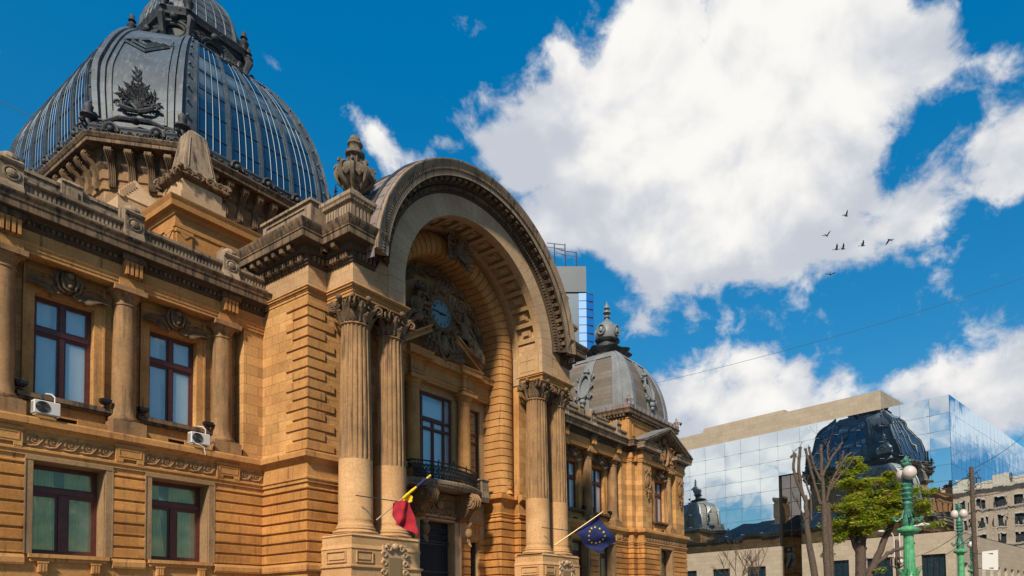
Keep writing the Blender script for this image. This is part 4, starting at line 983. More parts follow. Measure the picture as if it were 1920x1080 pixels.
# door
dr = MB()
dr.box(XC-1.38, XC+1.38, YB+.40, YB+.46, GZ, 5.6)
door = bp(dr, 'door', 'iron')
db = MB()
for k in range(18): x = XC-1.28+.15*k; db.tube([(x, YB+.32, GZ), (x, YB+.32, 4.2)], .022, 5)
for zz in (4.25, 4.4, 2.6): db.box(XC-1.38, XC+1.38, YB+.29, YB+.36, zz-.04, zz+.04)
for k in range(22):
    db.spiral((XC-1.2+.24*(k % 11), YB+.33, 4.65+.42*(k//11)), (rr.choice((-1, 1)), 0, 0), (0, 0, 1), .15, 1.4, .025)
build(db, 'door_grille', 'wirem', door)
df = MB()
for sg in (-1, 1):
    df.box(XC+sg*1.56-.16, XC+sg*1.56+.16, YB-.22, YB, GZ, 5.72); df.box(XC+sg*1.78-.06, XC+sg*1.78+.06, YB-.3, YB, GZ, 5.8)
df.box(XC-1.84, XC+1.84, YB-.3, YB, 5.8, 5.92); df.box(XC-1.4, XC+1.4, YB-.2, YB, 5.6, 5.72)
bp(df, 'door_frame', 'pale_plain')
sg_ = MB()
for sgn in (-1, 1):
    x = XC+sgn*3.25
    for k in range(5): sg_.tube([(x-.28+.14*k, YB+.2, GZ), (x-.28+.14*k, YB+.2, 4.6)], .03, 5)
    for k in range(9): sg_.spiral((x, YB+.18, .2+.5*k), (1, 0, 0), (0, 0, 1), .14, 1.4, .03)
    sg_.cut()
bp(sg_, 'side_grille', 'iron')
rc = MB()
for sgn in (-1, 1):
    for (a, b) in ((1.95, 2.85), (3.65, 4.2)):
        p0, p1 = sorted((XC+sgn*a, XC+sgn*b)); rustic(rc, [(p0, YB), (p1, YB)], 2.56-.478*8, 4.8)
    x = XC+sgn*3.25; rc.box(x-.55, x+.55, YB-.16, YB, 4.72, 4.86); rc.box(x-.42, x+.42, YB-.1, YB, 4.86, 5.7); rc.box(x-.6, x+.6, YB-.22, YB, 5.7, 5.82); rc.cut()
bp(rc, 'niche_rustication', 'rustic')
# keystone, garland
kg = MB()
kc = Vector((XC, 28.0, ZS+RI+.35))
kg.ball(kc+Vector((0, -.15, .1)), .42, 10, (.9, .8, 1.3)); kg.ball(kc+Vector((0, -.35, .45)), .26, 8)
for s in (-1, 1):
    kg.spiral(kc+Vector((s*.5, -.2, .45)), (s, 0, 0), (0, 0, 1), .34, 1.5, .12); kg.spiral(kc+Vector((s*.42, -.2, -.35)), (s, 0, 0), (0, 0, -1), .26, 1.4, .10)
    for k in range(5): kg.leaf(kc+Vector((s*.3, -.1, .1-.15*k)), (s, -.1, .3-.25*k), (0, -1, 0), .8, .3, .35)
for k in range(5): kg.leaf(kc+Vector((0, -.3, -.1)), ((k-2)*.25, -.3, -1), (0, -1, 0), .8, .28, .3)
kg.spiral(kc+Vector((.25, -.4, -.75)), (1, 0, 0), (0, 0, 1), .26, 1.5, .10)
NG = 44
for k in range(NG+1):
    a = R(8)+(PI-R(16))*k/NG; r = 3.72+.12*math.sin(k*1.1)
    c = Vector((XC+r*math.cos(a), 29.62, ZS+r*math.sin(a))); t = Vector((-math.sin(a), 0, math.cos(a))); nn = Vector((math.cos(a), 0, math.sin(a)))
    d = t if a < PI/2 else -t
    kg.leaf(c, d+nn*.6*(-1)**k, (0, -1, 0), .55, .26, .35, 4); kg.spiral(c+Vector((0, -.1, 0)), d, nn*(-1)**k, .15, 1.3, .06, n=10)
    if k % 2: kg.ball(c+Vector((0, -.08, 0)), .10, 6)
bp(kg, 'keystone_and_garland', 'carve', 50)
# clock
CK = Vector((XC, 29.25, 17.88))
ck = MB()
def zring(r, y, n=40): return [(CK.x+r*math.cos(2*PI*k/n), y, CK.z+r*math.sin(2*PI*k/n)) for k in range(n)]
ck.rings([zring(1.12, 29.6), zring(1.12, 29.20), zring(1.05, 29.10), zring(.95, 29.06), zring(.86, 29.10), zring(.80, 29.22), zring(.76, 29.26)], False, False)
clock = bp(ck, 'clock', 'carve', 40)
fc = MB(); fc.rings([zring(.78, 29.24)], False, True); build(fc, 'clock_face', 'clockface', clock)
hn = MB()
def hand(ang, l, w, y):
    d = Vector((math.sin(ang), 0, math.cos(ang))); s = Vector((math.cos(ang), 0, -math.sin(ang))); c = Vector((CK.x, y, CK.z))
    hn.rings([[c-d*.12-s*w*.6, c-d*.12+s*w*.6, c-d*.12+s*w*.6+Vector((0, .01, 0)), c-d*.12-s*w*.6+Vector((0, .01, 0))], [c+d*l*.6-s*w, c+d*l*.6+s*w, c+d*l*.6+s*w+Vector((0, .01, 0)), c+d*l*.6-s*w+Vector((0, .01, 0))], [c+d*l-s*w*.2, c+d*l+s*w*.2, c+d*l+s*w*.2+Vector((0, .01, 0)), c+d*l-s*w*.2+Vector((0, .01, 0))]])
hand(R(360*(2+46/60)/12), .46, .055, 29.19); hand(R(360*46/60), .64, .035, 29.17); hn.ball((CK.x, 29.18, CK.z), .07, 8)
build(hn, 'clock_hands', 'iron', clock)
nm = MB()
DIG = {}
for k in range(1, 13):
    a = R(30*k); cu_ = bpy.data.curves.new('numeral', 'FONT'); cu_.body = str(k); cu_.size = .25; cu_.align_x = 'CENTER'; cu_.align_y = 'CENTER'; cu_.extrude = .004; cu_.offset = .004
    tmp = bpy.data.objects.new('numeral', cu_); COL.objects.link(tmp); me = bpy.data.meshes.new_from_object(tmp)
    o_ = len(nm.v)
    for v in me.vertices: nm.v.append((CK.x+.62*math.sin(a)+v.co.x, 29.225-v.co.z, CK.z+.62*math.cos(a)+v.co.y))
    for f in me.polygons: nm.f.append(tuple(i+o_ for i in f.vertices))
    bpy.data.objects.remove(tmp); bpy.data.meshes.remove(me)
build(nm, 'clock_numerals', 'navy', clock)
# carved mass round the clock
cg = MB(); r2 = random.Random(5)
for k in range(30):
    a = 2*PI*k/30; c = CK+Vector((1.22*math.cos(a), -.02, 1.22*math.sin(a)))
    cg.leaf(c, (math.cos(a+.6), 0, math.sin(a+.6)), (0, -1, 0), .5, .25, .35, 4)
    if k % 3 == 0: cg.spiral(c+Vector((0, -.1, 0)), (math.cos(a), 0, math.sin(a)), (-math.sin(a), 0, math.cos(a)), .22, 1.4, .09)
for s in (-1, 1):
    cg.spiral(CK+Vector((s*1.5, -.1, .9)), (s, 0, 0), (0, 0, 1), .42, 1.5, .14); cg.spiral(CK+Vector((s*1.3, -.1, -1.0)), (s, 0, 0), (0, 0, 1), .36, 1.4, .13)
    cg.tube([CK+Vector((s*1.9, 0, 1.0)), CK+Vector((s*2.0, -.1, .4)), CK+Vector((s*1.6, -.1, 0))], [.1, .14, .1], 6)
cg.ball(CK+Vector((0, -.15, 1.42)), .3, 8, (1.3, .8, .8))
for k in range(7): cg.leaf(CK+Vector(((k-3)*.16, -.1, 1.35)), ((k-3)*.35, -.1, 1), (0, -1, 0), .55, .26, .3)
# cartouche hanging below the clock, over the window
for k in range(9): cg.leaf(Vector((XC+(k-4)*.25, 29.0, 16.2)), ((k-4)*.3, -.2, -1), (0, -1, 0), .9-.08*abs(k-4), .34, .3)
cg.ball((XC, 28.95, 15.9), .42, 10, (.8, .6, 1.5)); cg.tube([(XC-.5, 28.9, 16.5), (XC-.62, 28.8, 15.9), (XC-.3, 28.85, 15.2), (XC, 28.85, 15.0), (XC+.3, 28.85, 15.2), (XC+.62, 28.8, 15.9), (XC+.5, 28.9, 16.5)], .10, 6)
for s in (-1, 1):
    for k in range(6): cg.leaf(Vector((XC+s*(.5+.16*k), 28.95, 15.35+.05*k)), (s*1, -.2, (-1)**k*.6), (0, -1, 0), .55, .25, .3)
    cg.spiral((XC+s*.75, 28.9, 16.1), (s, 0, 0), (0, 0, 1), .28, 1.5, .1)
bp(cg, 'clock_surround_carving', 'carve', 50)
# two stone figures on the pediment
def figure(name, joints, edges, loc, extra=None):
    me = bpy.data.meshes.new(name); me.from_pydata([j[0] for j in joints], edges, [])
    o = bpy.data.objects.new(name, me); COL.objects.link(o)
    sk = o.modifiers.new('s', 'SKIN'); sk.use_smooth_shade = True
    for i, j in enumerate(joints): me.skin_vertices[0].data[i].radius = (j[1], j[1]*(j[2] if len(j) > 2 else 1))
    me.skin_vertices[0].data[0].use_root = True
    ss = o.modifiers.new('b', 'SUBSURF'); ss.levels = ss.render_levels = 1
    dg = bpy.context.evaluated_depsgraph_get(); dg.update(); m2 = bpy.data.meshes.new_from_object(o.evaluated_get(dg))
    bpy.data.objects.remove(o); m2.materials.clear()
    m2.name = name; f = link(name, m2, palace, MT['carve']); f.location = loc
    if extra: build(extra, 'helmet' if 'mess' in name else 'drapery', 'carve', f, 50)
    return f
def seated(s):
    J = [((0, 0, 0), .26, .8), ((.02*s, -.02, .30), .24, .8), ((.02*s, -.05, .62), .28, .7), ((.0, -.08, .86), .11), ((-.02*s, -.12, 1.02), .13), ((-.02*s, -.16, 1.16), .14),
         ((.27*s, -.06, .74), .11), ((.48*s, -.12, .44), .085), ((.52*s, -.28, .16), .055), ((.53*s, -.32, .06), .05),
         ((-.27*s, -.08, .74), .11), ((-.55*s, -.14, .72), .08), ((-.80*s, -.18, .86), .055), ((-.88*s, -.18, .90), .05),
         ((.14*s, -.08, -.06), .19), ((.55*s, -.30, .02), .15), ((.80*s, -.26, -.42), .10), ((.98*s, -.24, -.78), .06), ((1.10*s, -.34, -.82), .05),
         ((-.12*s, -.1, -.06), .19), ((.30*s, -.42, -.18), .15), ((.62*s, -.36, -.52), .10), ((.86*s, -.32, -.80), .06), ((.96*s, -.42, -.84), .05)]
    E_ = [(0,1),(1,2),(2,3),(3,4),(4,5),(2,6),(6,7),(7,8),(8,9),(2,10),(10,11),(11,12),(12,13),(0,14),(14,15),(15,16),(16,17),(17,18),(0,19),(19,20),(20,21),(21,22),(22,23)]
    return J, E_
ex = MB(); ex.lathe(0, 0, [(.24, 0), (.17, .05), (.15, .16), (.06, .24), (.01, .26)], 12); ex.v = [(x+.02, y-.16, z+1.20) for x, y, z in ex.v]
for s in (-1, 1): ex.leaf((s*.12+.02, -.14, 1.28), (s*.7, .1, .8), (0, -1, 0), .36, .18, .1)
J, E_ = seated(-1); f1 = figure('messenger_statue', J, E_, (XC-1.98, 29.1, 17.0), ex)
dp = MB()
for k in range(9): dp.tube([(.1+.07*k, -.35, .1-.03*k), (.25+.07*k, -.50, -.25-.05*k), (.35+.08*k, -.42, -.72-.03*k)], [.05, .09, .04], 6)
dp.ball((-.02, -.08, 1.2), .17, 8, (1, 1, .8))
J, E_ = seated(1); f2 = figure('reclining_statue', J, E_, (XC+1.75, 29.1, 16.75), dp)
f1.scale = f2.scale = (1.28, 1.28, 1.28)
for f, l in ((f1, 'carved stone man in a winged helmet left of the clock'), (f2, 'carved stone woman in drapery reclining right of the clock')): f['label'] = l
# lead barrel roof behind the arch
br_ = MB()
rs = []
n = 60
for (y, r) in ((25.2, 8.04), (26.4, 8.03), (26.4, 8.0), (28.5, 8.02), (31, 8.0), (34, 7.7), (36.5, 7.0)):
    rs.append([(XC+r*math.cos(PI*k/n), y, ZS+r*math.sin(PI*k/n)) for k in range(n+1)])
br_.rings(rs[2:], False, True, closed=False)
for k in range(1, 18):
    a = PI*k/18
    br_.tube([(XC+r*1.004*math.cos(a), y, ZS+r*1.004*math.sin(a)) for y, r in ((27.9, 8.02), (31, 8.0), (34, 7.7), (36.5, 7.0))], .05, 5)
bp(br_, 'barrel_roof', 'lead', 40)
cb_ = MB()
cb_.rings([[(XC+r*math.cos(PI*k/n), y, ZS+r*math.sin(PI*k/n)) for k in range(n+1)] for y, r in ((25.24, 8.0), (25.24, 8.06), (27.6, 8.08), (27.6, 8.0))], False, False, closed=False)
for a in range(1, 30):
    t = PI*a/30; cb_.tube([(XC+8.085*math.cos(t), 25.3, ZS+8.085*math.sin(t)), (XC+8.1*math.cos(t), 27.6, ZS+8.1*math.sin(t))], .012, 4)
bp(cb_, 'copper_tinted_band', 'copper', 40)
cs = MB()
for y in (25.9, 27.65): cs.tube([(XC+8.10*math.cos(PI*k/n), y, ZS+8.10*math.sin(PI*k/n)) for k in range(n+1)], .075, 6)
bp(cs, 'roof_seams', 'lead_dark', 40)
bk = MB(); bk.box(XL+1.7, XR-1.7, 36.6, 40.4, 15, 19.5); bp(bk, 'rear_attic', 'attic')
# =================================================================== attic block, obelisks
ab = MB(); ax0, ay0, ay1 = 18.85, 40.6, 47.5
AP = [(ax0, ay1), (ax0, ay0), (mirror_x(ax0), ay0), (mirror_x(ax0), ay1)]
ab.mould(AP, [(0, 17.0), (.25, 17.0), (.25, 19.7), (.12, 19.9), (0, 20.0), (0, 22.35), (.07, 22.4), (.07, 22.6), (.02, 22.65), (.02, 23.05), (.10, 23.1), (.16, 23.3), (.40, 23.4), (.42, 23.7), (.50, 23.9), (.52, 23.98), (0, 24.1), (-6, 24.15)])
def pil(x, y, ax):
    h = .42
    if ax == 'y': b = (x-h, x+h, y-.10, y)
    else: b = (x-.10, x, y-h, y+h)
    ab.box(*b, 20.0, 22.3)
    e = .05; ab.box(b[0]-e, b[1]+e, b[2]-e, b[3]+e, 22.1, 22.3)
    c0, c1 = (b[0]+.1, b[1]-.1) if ax == 'y' else (b[2]+.1, b[3]-.1)
    if ax == 'y': ab.add([(c0, y-.14, 22.1), (c1, y-.14, 22.1), ((c0+c1)/2, y-.14, 21.8)], [(0, 1, 2)])
    else: ab.add([(x-.14, c0, 22.1), (x-.14, c1, 22.1), (x-.14, (c0+c1)/2, 21.8)], [(0, 1, 2)])
for k in range(8): pil(ax0+.45+k*(mirror_x(ax0)-ax0-.9)/7, ay0, 'y')
for k in range(3): pil(ax0, ay0+.45+k*2.4, 'x')
bp(ab, 'attic_block', 'attic')
ap_ = MB()
for X in (lambda x: x, mirror_x):
    for (a, b, y0, y1, z0, z1) in ((19.3, 21.9, 41.0, 43.6, 24.1, 24.9), (19.45, 21.75, 41.15, 43.45, 24.9, 25.75)):
        p0, p1 = sorted((X(a), X(b))); ap_.box(p0, p1, y0, y1, z0, z1)
ob = MB()
def taper(mb, cx, cy, lv):
    mb.rings([[(cx-a, cy-a, z), (cx+a, cy-a, z), (cx+a, cy+a, z), (cx-a, cy+a, z)] for a, z in lv])
# pyramidal pier at the corner of the square base
for X in (lambda x: x, mirror_x):
    ap_.cut(); taper(ap_, X(19.0), 46.0, [(1.5, 18), (1.5, 24.9), (1.55, 25.0), (.35, 26.6), (.05, 27.1)])
    for k in range(6): ap_.box(X(19.0)-1.45+.2*k, X(19.0)-1.2+.2*k, 44.4+.2*k, 44.6+.2*k, 24.9+.27*k, 25.25+.27*k)
bp(ap_, 'obelisk_pedestals', 'pale_plain')
def make_obelisk():
    o_ = MB(); taper(o_, 0, 0, [(.98, 26.3), (.98, 26.6), (.90, 26.7), (.52, 29.25), (.12, 29.65)])
    for (dx, dy) in ((0, -1), (-1, 0), (1, 0), (0, 1)):
        # raised border of each face
        for s in (-1, 1):
            p = []
            for (z, a) in ((26.85, .88), (28.9, .565)):
                for t in (.62, .80):
                    p.append((dx*(a+.02)+(-dy)*s*a*t, dy*(a+.02)+dx*s*a*t, z))
            o_.tube([p[1], p[3]], .035, 4)
    m = build(o_, 'obelisk', 'parapet', palace)
    c = MB(); c.rings([[(-a, -a, z), (a, -a, z), (a, a, z), (-a, a, z)] for a, z in ((1.0, 25.75), (1.1, 25.9), (1.4, 26.15), (1.42, 26.3), (.9, 26.32))])
    for k in range(4):
        a = PI/4+k*PI/2; d = Vector((math.cos(a), math.sin(a), 0))
        c.spiral(d*1.75+Vector((0, 0, 26.15)), d, (0, 0, 1), .34, 1.6, .10)
        for j in range(4):
            a2 = k*PI/2; n_ = Vector((math.cos(a2), math.sin(a2), 0)); t = Vector((-n_.y, n_.x, 0))
            c.spiral(n_*1.42+t*(j-1.5)*.6+Vector((0, 0, 26.12)), t*(1 if j > 1 else -1), (0, 0, 1), .25, 1.5, .08)
            c.leaf(n_*1.45+t*(j-1.5)*.6+Vector((0, 0, 26.0)), t*(1 if j > 1 else -1)+Vector((0, 0, -.3)), n_, .5, .24, .3)
    build(c, 'carved_console', 'carve', m, 50); return m
obe = make_obelisk(); obe.location = (20.6, 42.3, 0); dup(obe, palace, (mirror_x(20.6), 42.3, 0))
# =================================================================== great dome
DY = 60.0; YF0 = 47.0; ZD0 = 32.2
def octa(hw, hx, yf, cz, e=0):
    c = hx-hw
    return [(XC-hx-e, 2*DY-(yf+c)+e*.4), (XC-hx-e, yf+c-e*.4), (XC-hw-e*.4, yf-e), (XC+hw+e*.4, yf-e), (XC+hx+e, yf+c-e*.4), (XC+hx+e, 2*DY-(yf+c)+e*.4), (XC+hw+e*.4, 2*DY-yf+e), (XC-hw-e*.4, 2*DY-yf+e)]
OW = [(XC-8.9, 68.6), (XC-8.9, 51.4), (XC-5.5, 48.2), (XC+5.5, 48.2), (XC+8.9, 51.4), (XC+8.9, 68.6), (XC+5.5, 71.8), (XC-5.5, 71.8)]
dr_ = MB()
dr_.mould(OW, [(0, 16), (0, 28.6), (.12, 28.7), (.12, 29.0), (.05, 29.1), (.05, 29.3), (.15, 29.4), (.15, 30.2)], True)
bp(dr_, 'dome_drum', 'drumwall')
dc = MB()
dc.mould(OW, [(.15, 30.0), (.35, 30.3), (.35, 30.9), (.5, 31.15), (1.20, 31.2), (1.22, 31.17), (1.25, 31.2), (1.25, 31.42), (1.30, 31.46), (1.42, 31.66), (1.42, 31.74), (0, 31.9)], True)
bp(dc, 'dome_cornice', 'cornice')
mo = MB()
def console(mb, p, t, n):
    # scrolled bracket: p at wall, t along wall, n outward
    S = [(0, 28.75), (.26, 28.8), (.36, 29.0), (.30, 29.25), (.36, 29.8), (.55, 30.3), (.92, 30.6), (1.08, 30.8), (1.05, 31.05), (.95, 31.14), (0, 31.14)]
    q = []
    for s in (-.21, .21): q.append([(p[0]+t[0]*s+n[0]*o, p[1]+t[1]*s+n[1]*o, z) for o, z in S])
    mb.rings(q)
    for s in (-.12, 0, .12): mb.tube([(p[0]+t[0]*s+n[0]*(o+.02), p[1]+t[1]*s+n[1]*(o+.02), z) for o, z in S[1:8]], .04, 4)
    for s in (-.23, .23): mb.spiral((p[0]+t[0]*s+n[0]*.8, p[1]+t[1]*s+n[1]*.8, 30.82), (*n, 0), (0, 0, 1), .2, 1.3, .05, n=9)
for a, b in zip(OW, OW[1:]+OW[:1]):
    dx, dy = b[0]-a[0], b[1]-a[1]; l = math.hypot(dx, dy); t = (dx/l, dy/l); n_ = (t[1], -t[0]); k = int(round(l/1.12))
    for i in range(k):
        u = (i+.5)*l/k; console(mo, (a[0]+t[0]*u, a[1]+t[1]*u), t, n_); mo.cut()
bp(mo, 'dome_consoles', 'carve', 50)
# dome surface by level
def lev(z):
    a = 9.3*math.sqrt(max(0, 1-((z-32.3)/13.64)**2))
    hw = .61*a+ (0 if a > 5 else (5-a)*.25)
    c = [(32.3, 3.6), (36, 3.85), (38, 3.9), (41, 3.45), (45.4, 2.7)]
    for (z0, c0), (z1, c1) in zip(c, c[1:]):
        if z <= z1: cc_ = c0+(c1-c0)*(z-z0)/(z1-z0); break
    else: cc_ = 2.7
    return hw, hw+cc_, 57.3-a
ZL = [32.3+13.1*k/22 for k in range(23)]
def dome_pt(face, u, z, e=0):
    # face 0 front, 1 left front chamfer, 2 left, others by symmetry ; u in -1..1
    hw, hx, yf = lev(z); O = octa(hw, hx, yf, 0, e)
    pr = {0: (2, 3), 1: (1, 2), 2: (0, 1), 3: (3, 4), 4: (4, 5), 5: (5, 6), 6: (6, 7), 7: (7, 0)}[face]
    p, q = O[pr[0]], O[pr[1]]; t = (u+1)/2
    return (p[0]+(q[0]-p[0])*t, p[1]+(q[1]-p[1])*t, z)
ds = MB()
ds.rings([[(x, y, z) for x, y in octa(*lev(z), 0)] for z in ZL], False, True)
dome = bp(ds, 'great_dome', 'lead', 30)
# glazed bays, ribs and bars on the four main faces
gl = MB(); rb = MB(); mu = MB()
def strip(mb, face, u0, u1, e0, e1, zs):
    # raised band between u0 and u1
    rs = []
    for z in zs:
        a, b = dome_pt(face, u0, z, e0), dome_pt(face, u0, z, e1); c, d = dome_pt(face, u1, z, e1), dome_pt(face, u1, z, e0)
        rs.append([a, b, c, d])
    mb.rings(rs)
for face, nb_ in ((0, 4), (2, 6), (4, 6), (6, 4)):
    us = .85 if nb_ == 4 else .88; wr = .036 if nb_ == 4 else .028
    for i in range(nb_+1):
        u = -us+2*us*i/nb_; zz = ZL[:20] if 0 < i < nb_ else ZL
        strip(rb, face, u-wr, u+wr, -.05, .13, zz); strip(rb, face, u-wr*.4, u+wr*.4, .12, .19, zz)
    for i in range(nb_):
        u0 = -us+2*us*i/nb_+wr; u1 = -us+2*us*(i+1)/nb_-wr
        zz = ZL[1:20]
        rs = [[dome_pt(face, u0, z, .04), dome_pt(face, u1, z, .04)] for z in zz]
        vs_ = [q for r_ in rs for q in r_]; gl.add(vs_, [(2*k, 2*k+1, 2*k+3, 2*k+2) for k in range(len(rs)-1)])
        for j in range(1, 4):
            uu = u0+(u1-u0)*j/4; jj = (i*3+j) % 4
            mu.tube([dome_pt(face, uu, z, .10) for z in ZL[1:(19 if jj else 13)]], .022 if nb_ == 4 else .014, 4)
        for k in range(3, 20, 3): 
            a, b = dome_pt(face, u0, ZL[k], .08), dome_pt(face, u1, ZL[k], .08); rb.tube([a, b], .03, 4)
    # header over the bays and bolts along the outer ribs
    for z0 in (ZL[19],):
        strip(rb, face, -us, us, -.05, .12, ZL[19:22])
    for k in range(2, 21, 2):
        for s in (-1, 1):
            p = dome_pt(face, s*(us+.09), ZL[k], .12); rb.ball(p, .11, 6)
build(gl, 'glazing', 'domeglass', dome, 40); build(rb, 'dome_ribs', 'lead', dome, 30); build(mu, 'glazing_bars', 'muntin', dome)
# chamfer panels: frame, diamond, foliage relief
cf_ = MB(); co = MB()
for face in (1, 3, 5, 7):
    for (a, b, e) in ((-.98, -.86, .22), (.86, .98, .22), (-.80, -.72, .14), (.72, .80, .14), (-.64, -.58, .10), (.58, .64, .10)):
        strip(cf_, face, a, b, -.05, e, ZL[:21] if abs(a) > .65 else ZL[2:16])
    for (k0, k1) in ((2, 3), (15, 16)): strip(cf_, face, -.6, .6, -.05, .1, ZL[k0:k1+1])
    def fp(u, z, e=.1): return Vector(dome_pt(face, u, z, e))
    # diamond
    for sc in (1.0, .66, .36):
        zc_, dz = 40.9, .85*sc
        pts = [fp(-.62*sc, zc_), fp(0, zc_+dz), fp(.62*sc, zc_), fp(0, zc_-dz*1.25), fp(-.62*sc, zc_)]
        pts = [q_+Vector((0, 0, 0)) for q_ in pts]
        pts = [p+Vector((0, 0, .12*(1-sc))) for p in pts]
        cf_.tube(pts, .11, 4)
    zc_ = 34.6
    nrm_ = (fp(0, 36, 1)-fp(0, 36, 0)).normalized(); tv = (fp(.5, 36)-fp(-.5, 36)).normalized(); up_ = nrm_.cross(tv); up_ = up_ if up_.z > 0 else -up_
    base = fp(0, 34.3, .2)
    for k in range(9):
        a = R(-84+168*k/8); d = tv*math.sin(a)+up_*math.cos(a)
        l_ = (.95, 1.15, .85, 1.2, 1.9, 1.2, .85, 1.15, .95)[k]; tip = base+up_*.5+d*l_
        co.tube([base, base+up_*.4+d*l_*.5, tip], [.07, .06, .03], 5)
        for j in range(4):
            q = base+up_*.5+d*l_*(.35+.21*j)
            for s in (-1, 1): co.leaf(q, d+(tv*math.cos(a)-up_*math.sin(a))*s*1.3, nrm_, .42, .24, .5, 4)
        co.ball(tip, .13, 7); co.spiral(base+up_*.5+d*l_*.6, tv*(1 if k > 4 else -1), up_, .2, 1.3, .07, n=9)
    for k in range(4): co.leaf(base+up_*(1.9+.22*k), up_+tv*(.4*(-1)**k), nrm_, .45, .2, .3)
    for s in (-1, 1):
        co.tube([base-up_*.1, base+tv*s*.5-up_*.15+nrm_*.2, base+tv*s*.95+up_*.05+nrm_*.2, base+tv*s*1.1+up_*.25], [.12, .18, .14, .06], 6)
        co.spiral(base+tv*s*1.1+up_*.2+nrm_*.15, tv*s, up_, .26, 1.4, .09); co.spiral(base+tv*s*2.0-up_*1.5+nrm_*.3, tv*s, up_, .34, 1.5, .11)
        co.tube([base-up_*.9+nrm_*.3, base+tv*s*.9-up_*1.0+nrm_*.45, base+tv*s*1.9-up_*1.3+nrm_*.3], [.14, .16, .10], 6)
    for k in range(14): co.leaf(base+tv*(-2.6+.4*k)-up_*(2.0)+nrm_*.2, tv*(1 if k > 6 else -1)+up_*.5, nrm_, .5, .3, .4)
    co.ball(base-up_*1.0+nrm_*.35, .3, 8, (1, 1, .8)); co.cut(); cf_.cut()
build(cf_, 'corner_panels', 'lead', dome, 30); build(co, 'foliage_relief', 'lead_dark', dome, 50)
# gutter cresting
gr = MB()
GP = octa(*lev(32.3), 0, .45)
gr.mould(GP, [(-.5, 31.7), (.45, 31.72), (.5, 31.9), (.35, 32.0), (.30, 32.35), (.36, 32.45), (.30, 32.6), (-.3, 32.75)], True)
for a, b in zip(GP, GP[1:]+GP[:1]):
    dx, dy = b[0]-a[0], b[1]-a[1]; l = math.hypot(dx, dy); t = Vector((dx/l, dy/l, 0)); n_ = Vector((t.y, -t.x, 0)); k = int(round(l/2.3))
    for i in range(k):
        p = Vector((*a, 0))+t*((i+.5)*l/k)
        gr.tube([p+n_*.42+t*.42*math.cos(PI*j/8)+Vector((0, 0, 32.1+.55*math.sin(PI*j/8))) for j in range(9)], .11, 6)
        gr.ball(p+n_*.45+Vector((0, 0, 32.25)), .22, 8); gr.leaf(p+n_*.45+Vector((0, 0, 32.0)), (0, 0, -1), n_, .5, .4, .2)
    m_ = int(l/.45)
    for i in range(m_):
        p = Vector((*a, 32.05))+t*((i+.5)*l/m_)+n_*.40; gr.spiral(p, t*(-1)**i, (0, 0, 1), .17, 1.2, .06, n=9)
build(gr, 'gutter_cresting', 'lead_dark', dome, 50)
fn = MB()
for i, (x, y) in enumerate(octa(*lev(32.3), 0, .6)):
    fn.lathe(x, y, [(.30, 31.9), (.34, 32.2), (.18, 32.5), (.20, 32.9), (.48, 33.1), (.48, 33.2), (.25, 33.3), (.27, 33.6), (.30, 33.8), (.16, 34.0), (.03, 34.15)], 12)
    for k in range(4): a = PI/2*k+.6; fn.spiral((x+.4*math.cos(a), y+.4*math.sin(a), 32.4), (math.cos(a), math.sin(a), 0), (0, 0, 1), .3, 1.4, .09)
    fn.cut()
build(fn, 'corner_finials', 'lead_dark', dome, 50)
# crown of the dome
cr = MB(); DY_ = DY; DY = 58.5; c0 = octa(2.1, 3.1, 55.2, 0)
cr.mould(c0, [(-.2, 45.0), (.45, 45.05), (.5, 45.25), (.15, 45.4), (.0, 45.5), (.0, 47.1), (.12, 47.2), (.16, 47.4), (.40, 47.5), (.45, 47.7), (.55, 47.95), (.52, 48.05), (-.3, 48.3)], True)
crown = bp(cr, 'dome_crown', 'lead_dark', 30)
cd = MB()
for i, (a, b) in enumerate(zip(c0, c0[1:]+c0[:1])):
    A_0, B_0 = Vector((*a, 0)), Vector((*b, 0)); t = (B_0-A_0); l = t.length; t.normalize(); n_ = Vector((t.y, -t.x, 0)); c = (A_0+B_0)/2
    # scroll bracket at the corner
    q = A_0+(n_)*.15
    cd.tube([q+Vector((0, 0, 47.3))+n_*.5, q+Vector((0, 0, 46.9))+n_*.75, q+Vector((0, 0, 46.3))+n_*.5, q+Vector((0, 0, 45.7))+n_*.35, q+Vector((0, 0, 45.5))+n_*.6], [.22, .30, .24, .2, .16], 6)
    cd.lathe(q.x+n_.x*.3, q.y+n_.y*.3, [(.28, 47.9), (.2, 48.1), (.32, 48.35), (.40, 48.6), (.22, 48.8), (.15, 48.95), (.3, 49.05), (.2, 49.2), (.18, 49.5), (.02, 49.7)], 10)
    # oculus with carved surround
    for rr_, th in ((.85, .16), (.62, .10)):
        cd.tube([c+n_*.12+t*rr_*1.15*math.cos(2*PI*k/20)+Vector((0, 0, 46.35+rr_*.85*math.sin(2*PI*k/20))) for k in range(21)], th, 6)
    for k in range(12):
        s = -1 if k % 2 else 1; u = (.8+.12*k)*s
        if abs(u) < l/2: cd.spiral(c+n_*.2+t*u+Vector((0, 0, 46.9-.05*k)), t*s, (0, 0, 1), .30, 1.4, .10); cd.leaf(c+n_*.2+t*u+Vector((0, 0, 46.5)), t*s+Vector((0, 0, -.7)), n_, .6, .3, .4)
    cd.ball(c+n_*.3+Vector((0, 0, 47.35)), .32, 8); 
    for k in range(5): cd.leaf(c+n_*.3+Vector((0, 0, 47.4)), t*(k-2)*.5+Vector((0, 0, .8)), n_, .7, .3, .3)
build(cd, 'crown_carving', 'lead_dark', crown, 50)
ud = MB()
def ulev(z):
    s = math.sqrt(max(0, 1-((z-48.2)/4.3)**2)); return (.3+1.65*s, .4+2.7*s, 58.5-(.4+2.7*s))
UZ = [48.2+4.15*k/12 for k in range(13)]
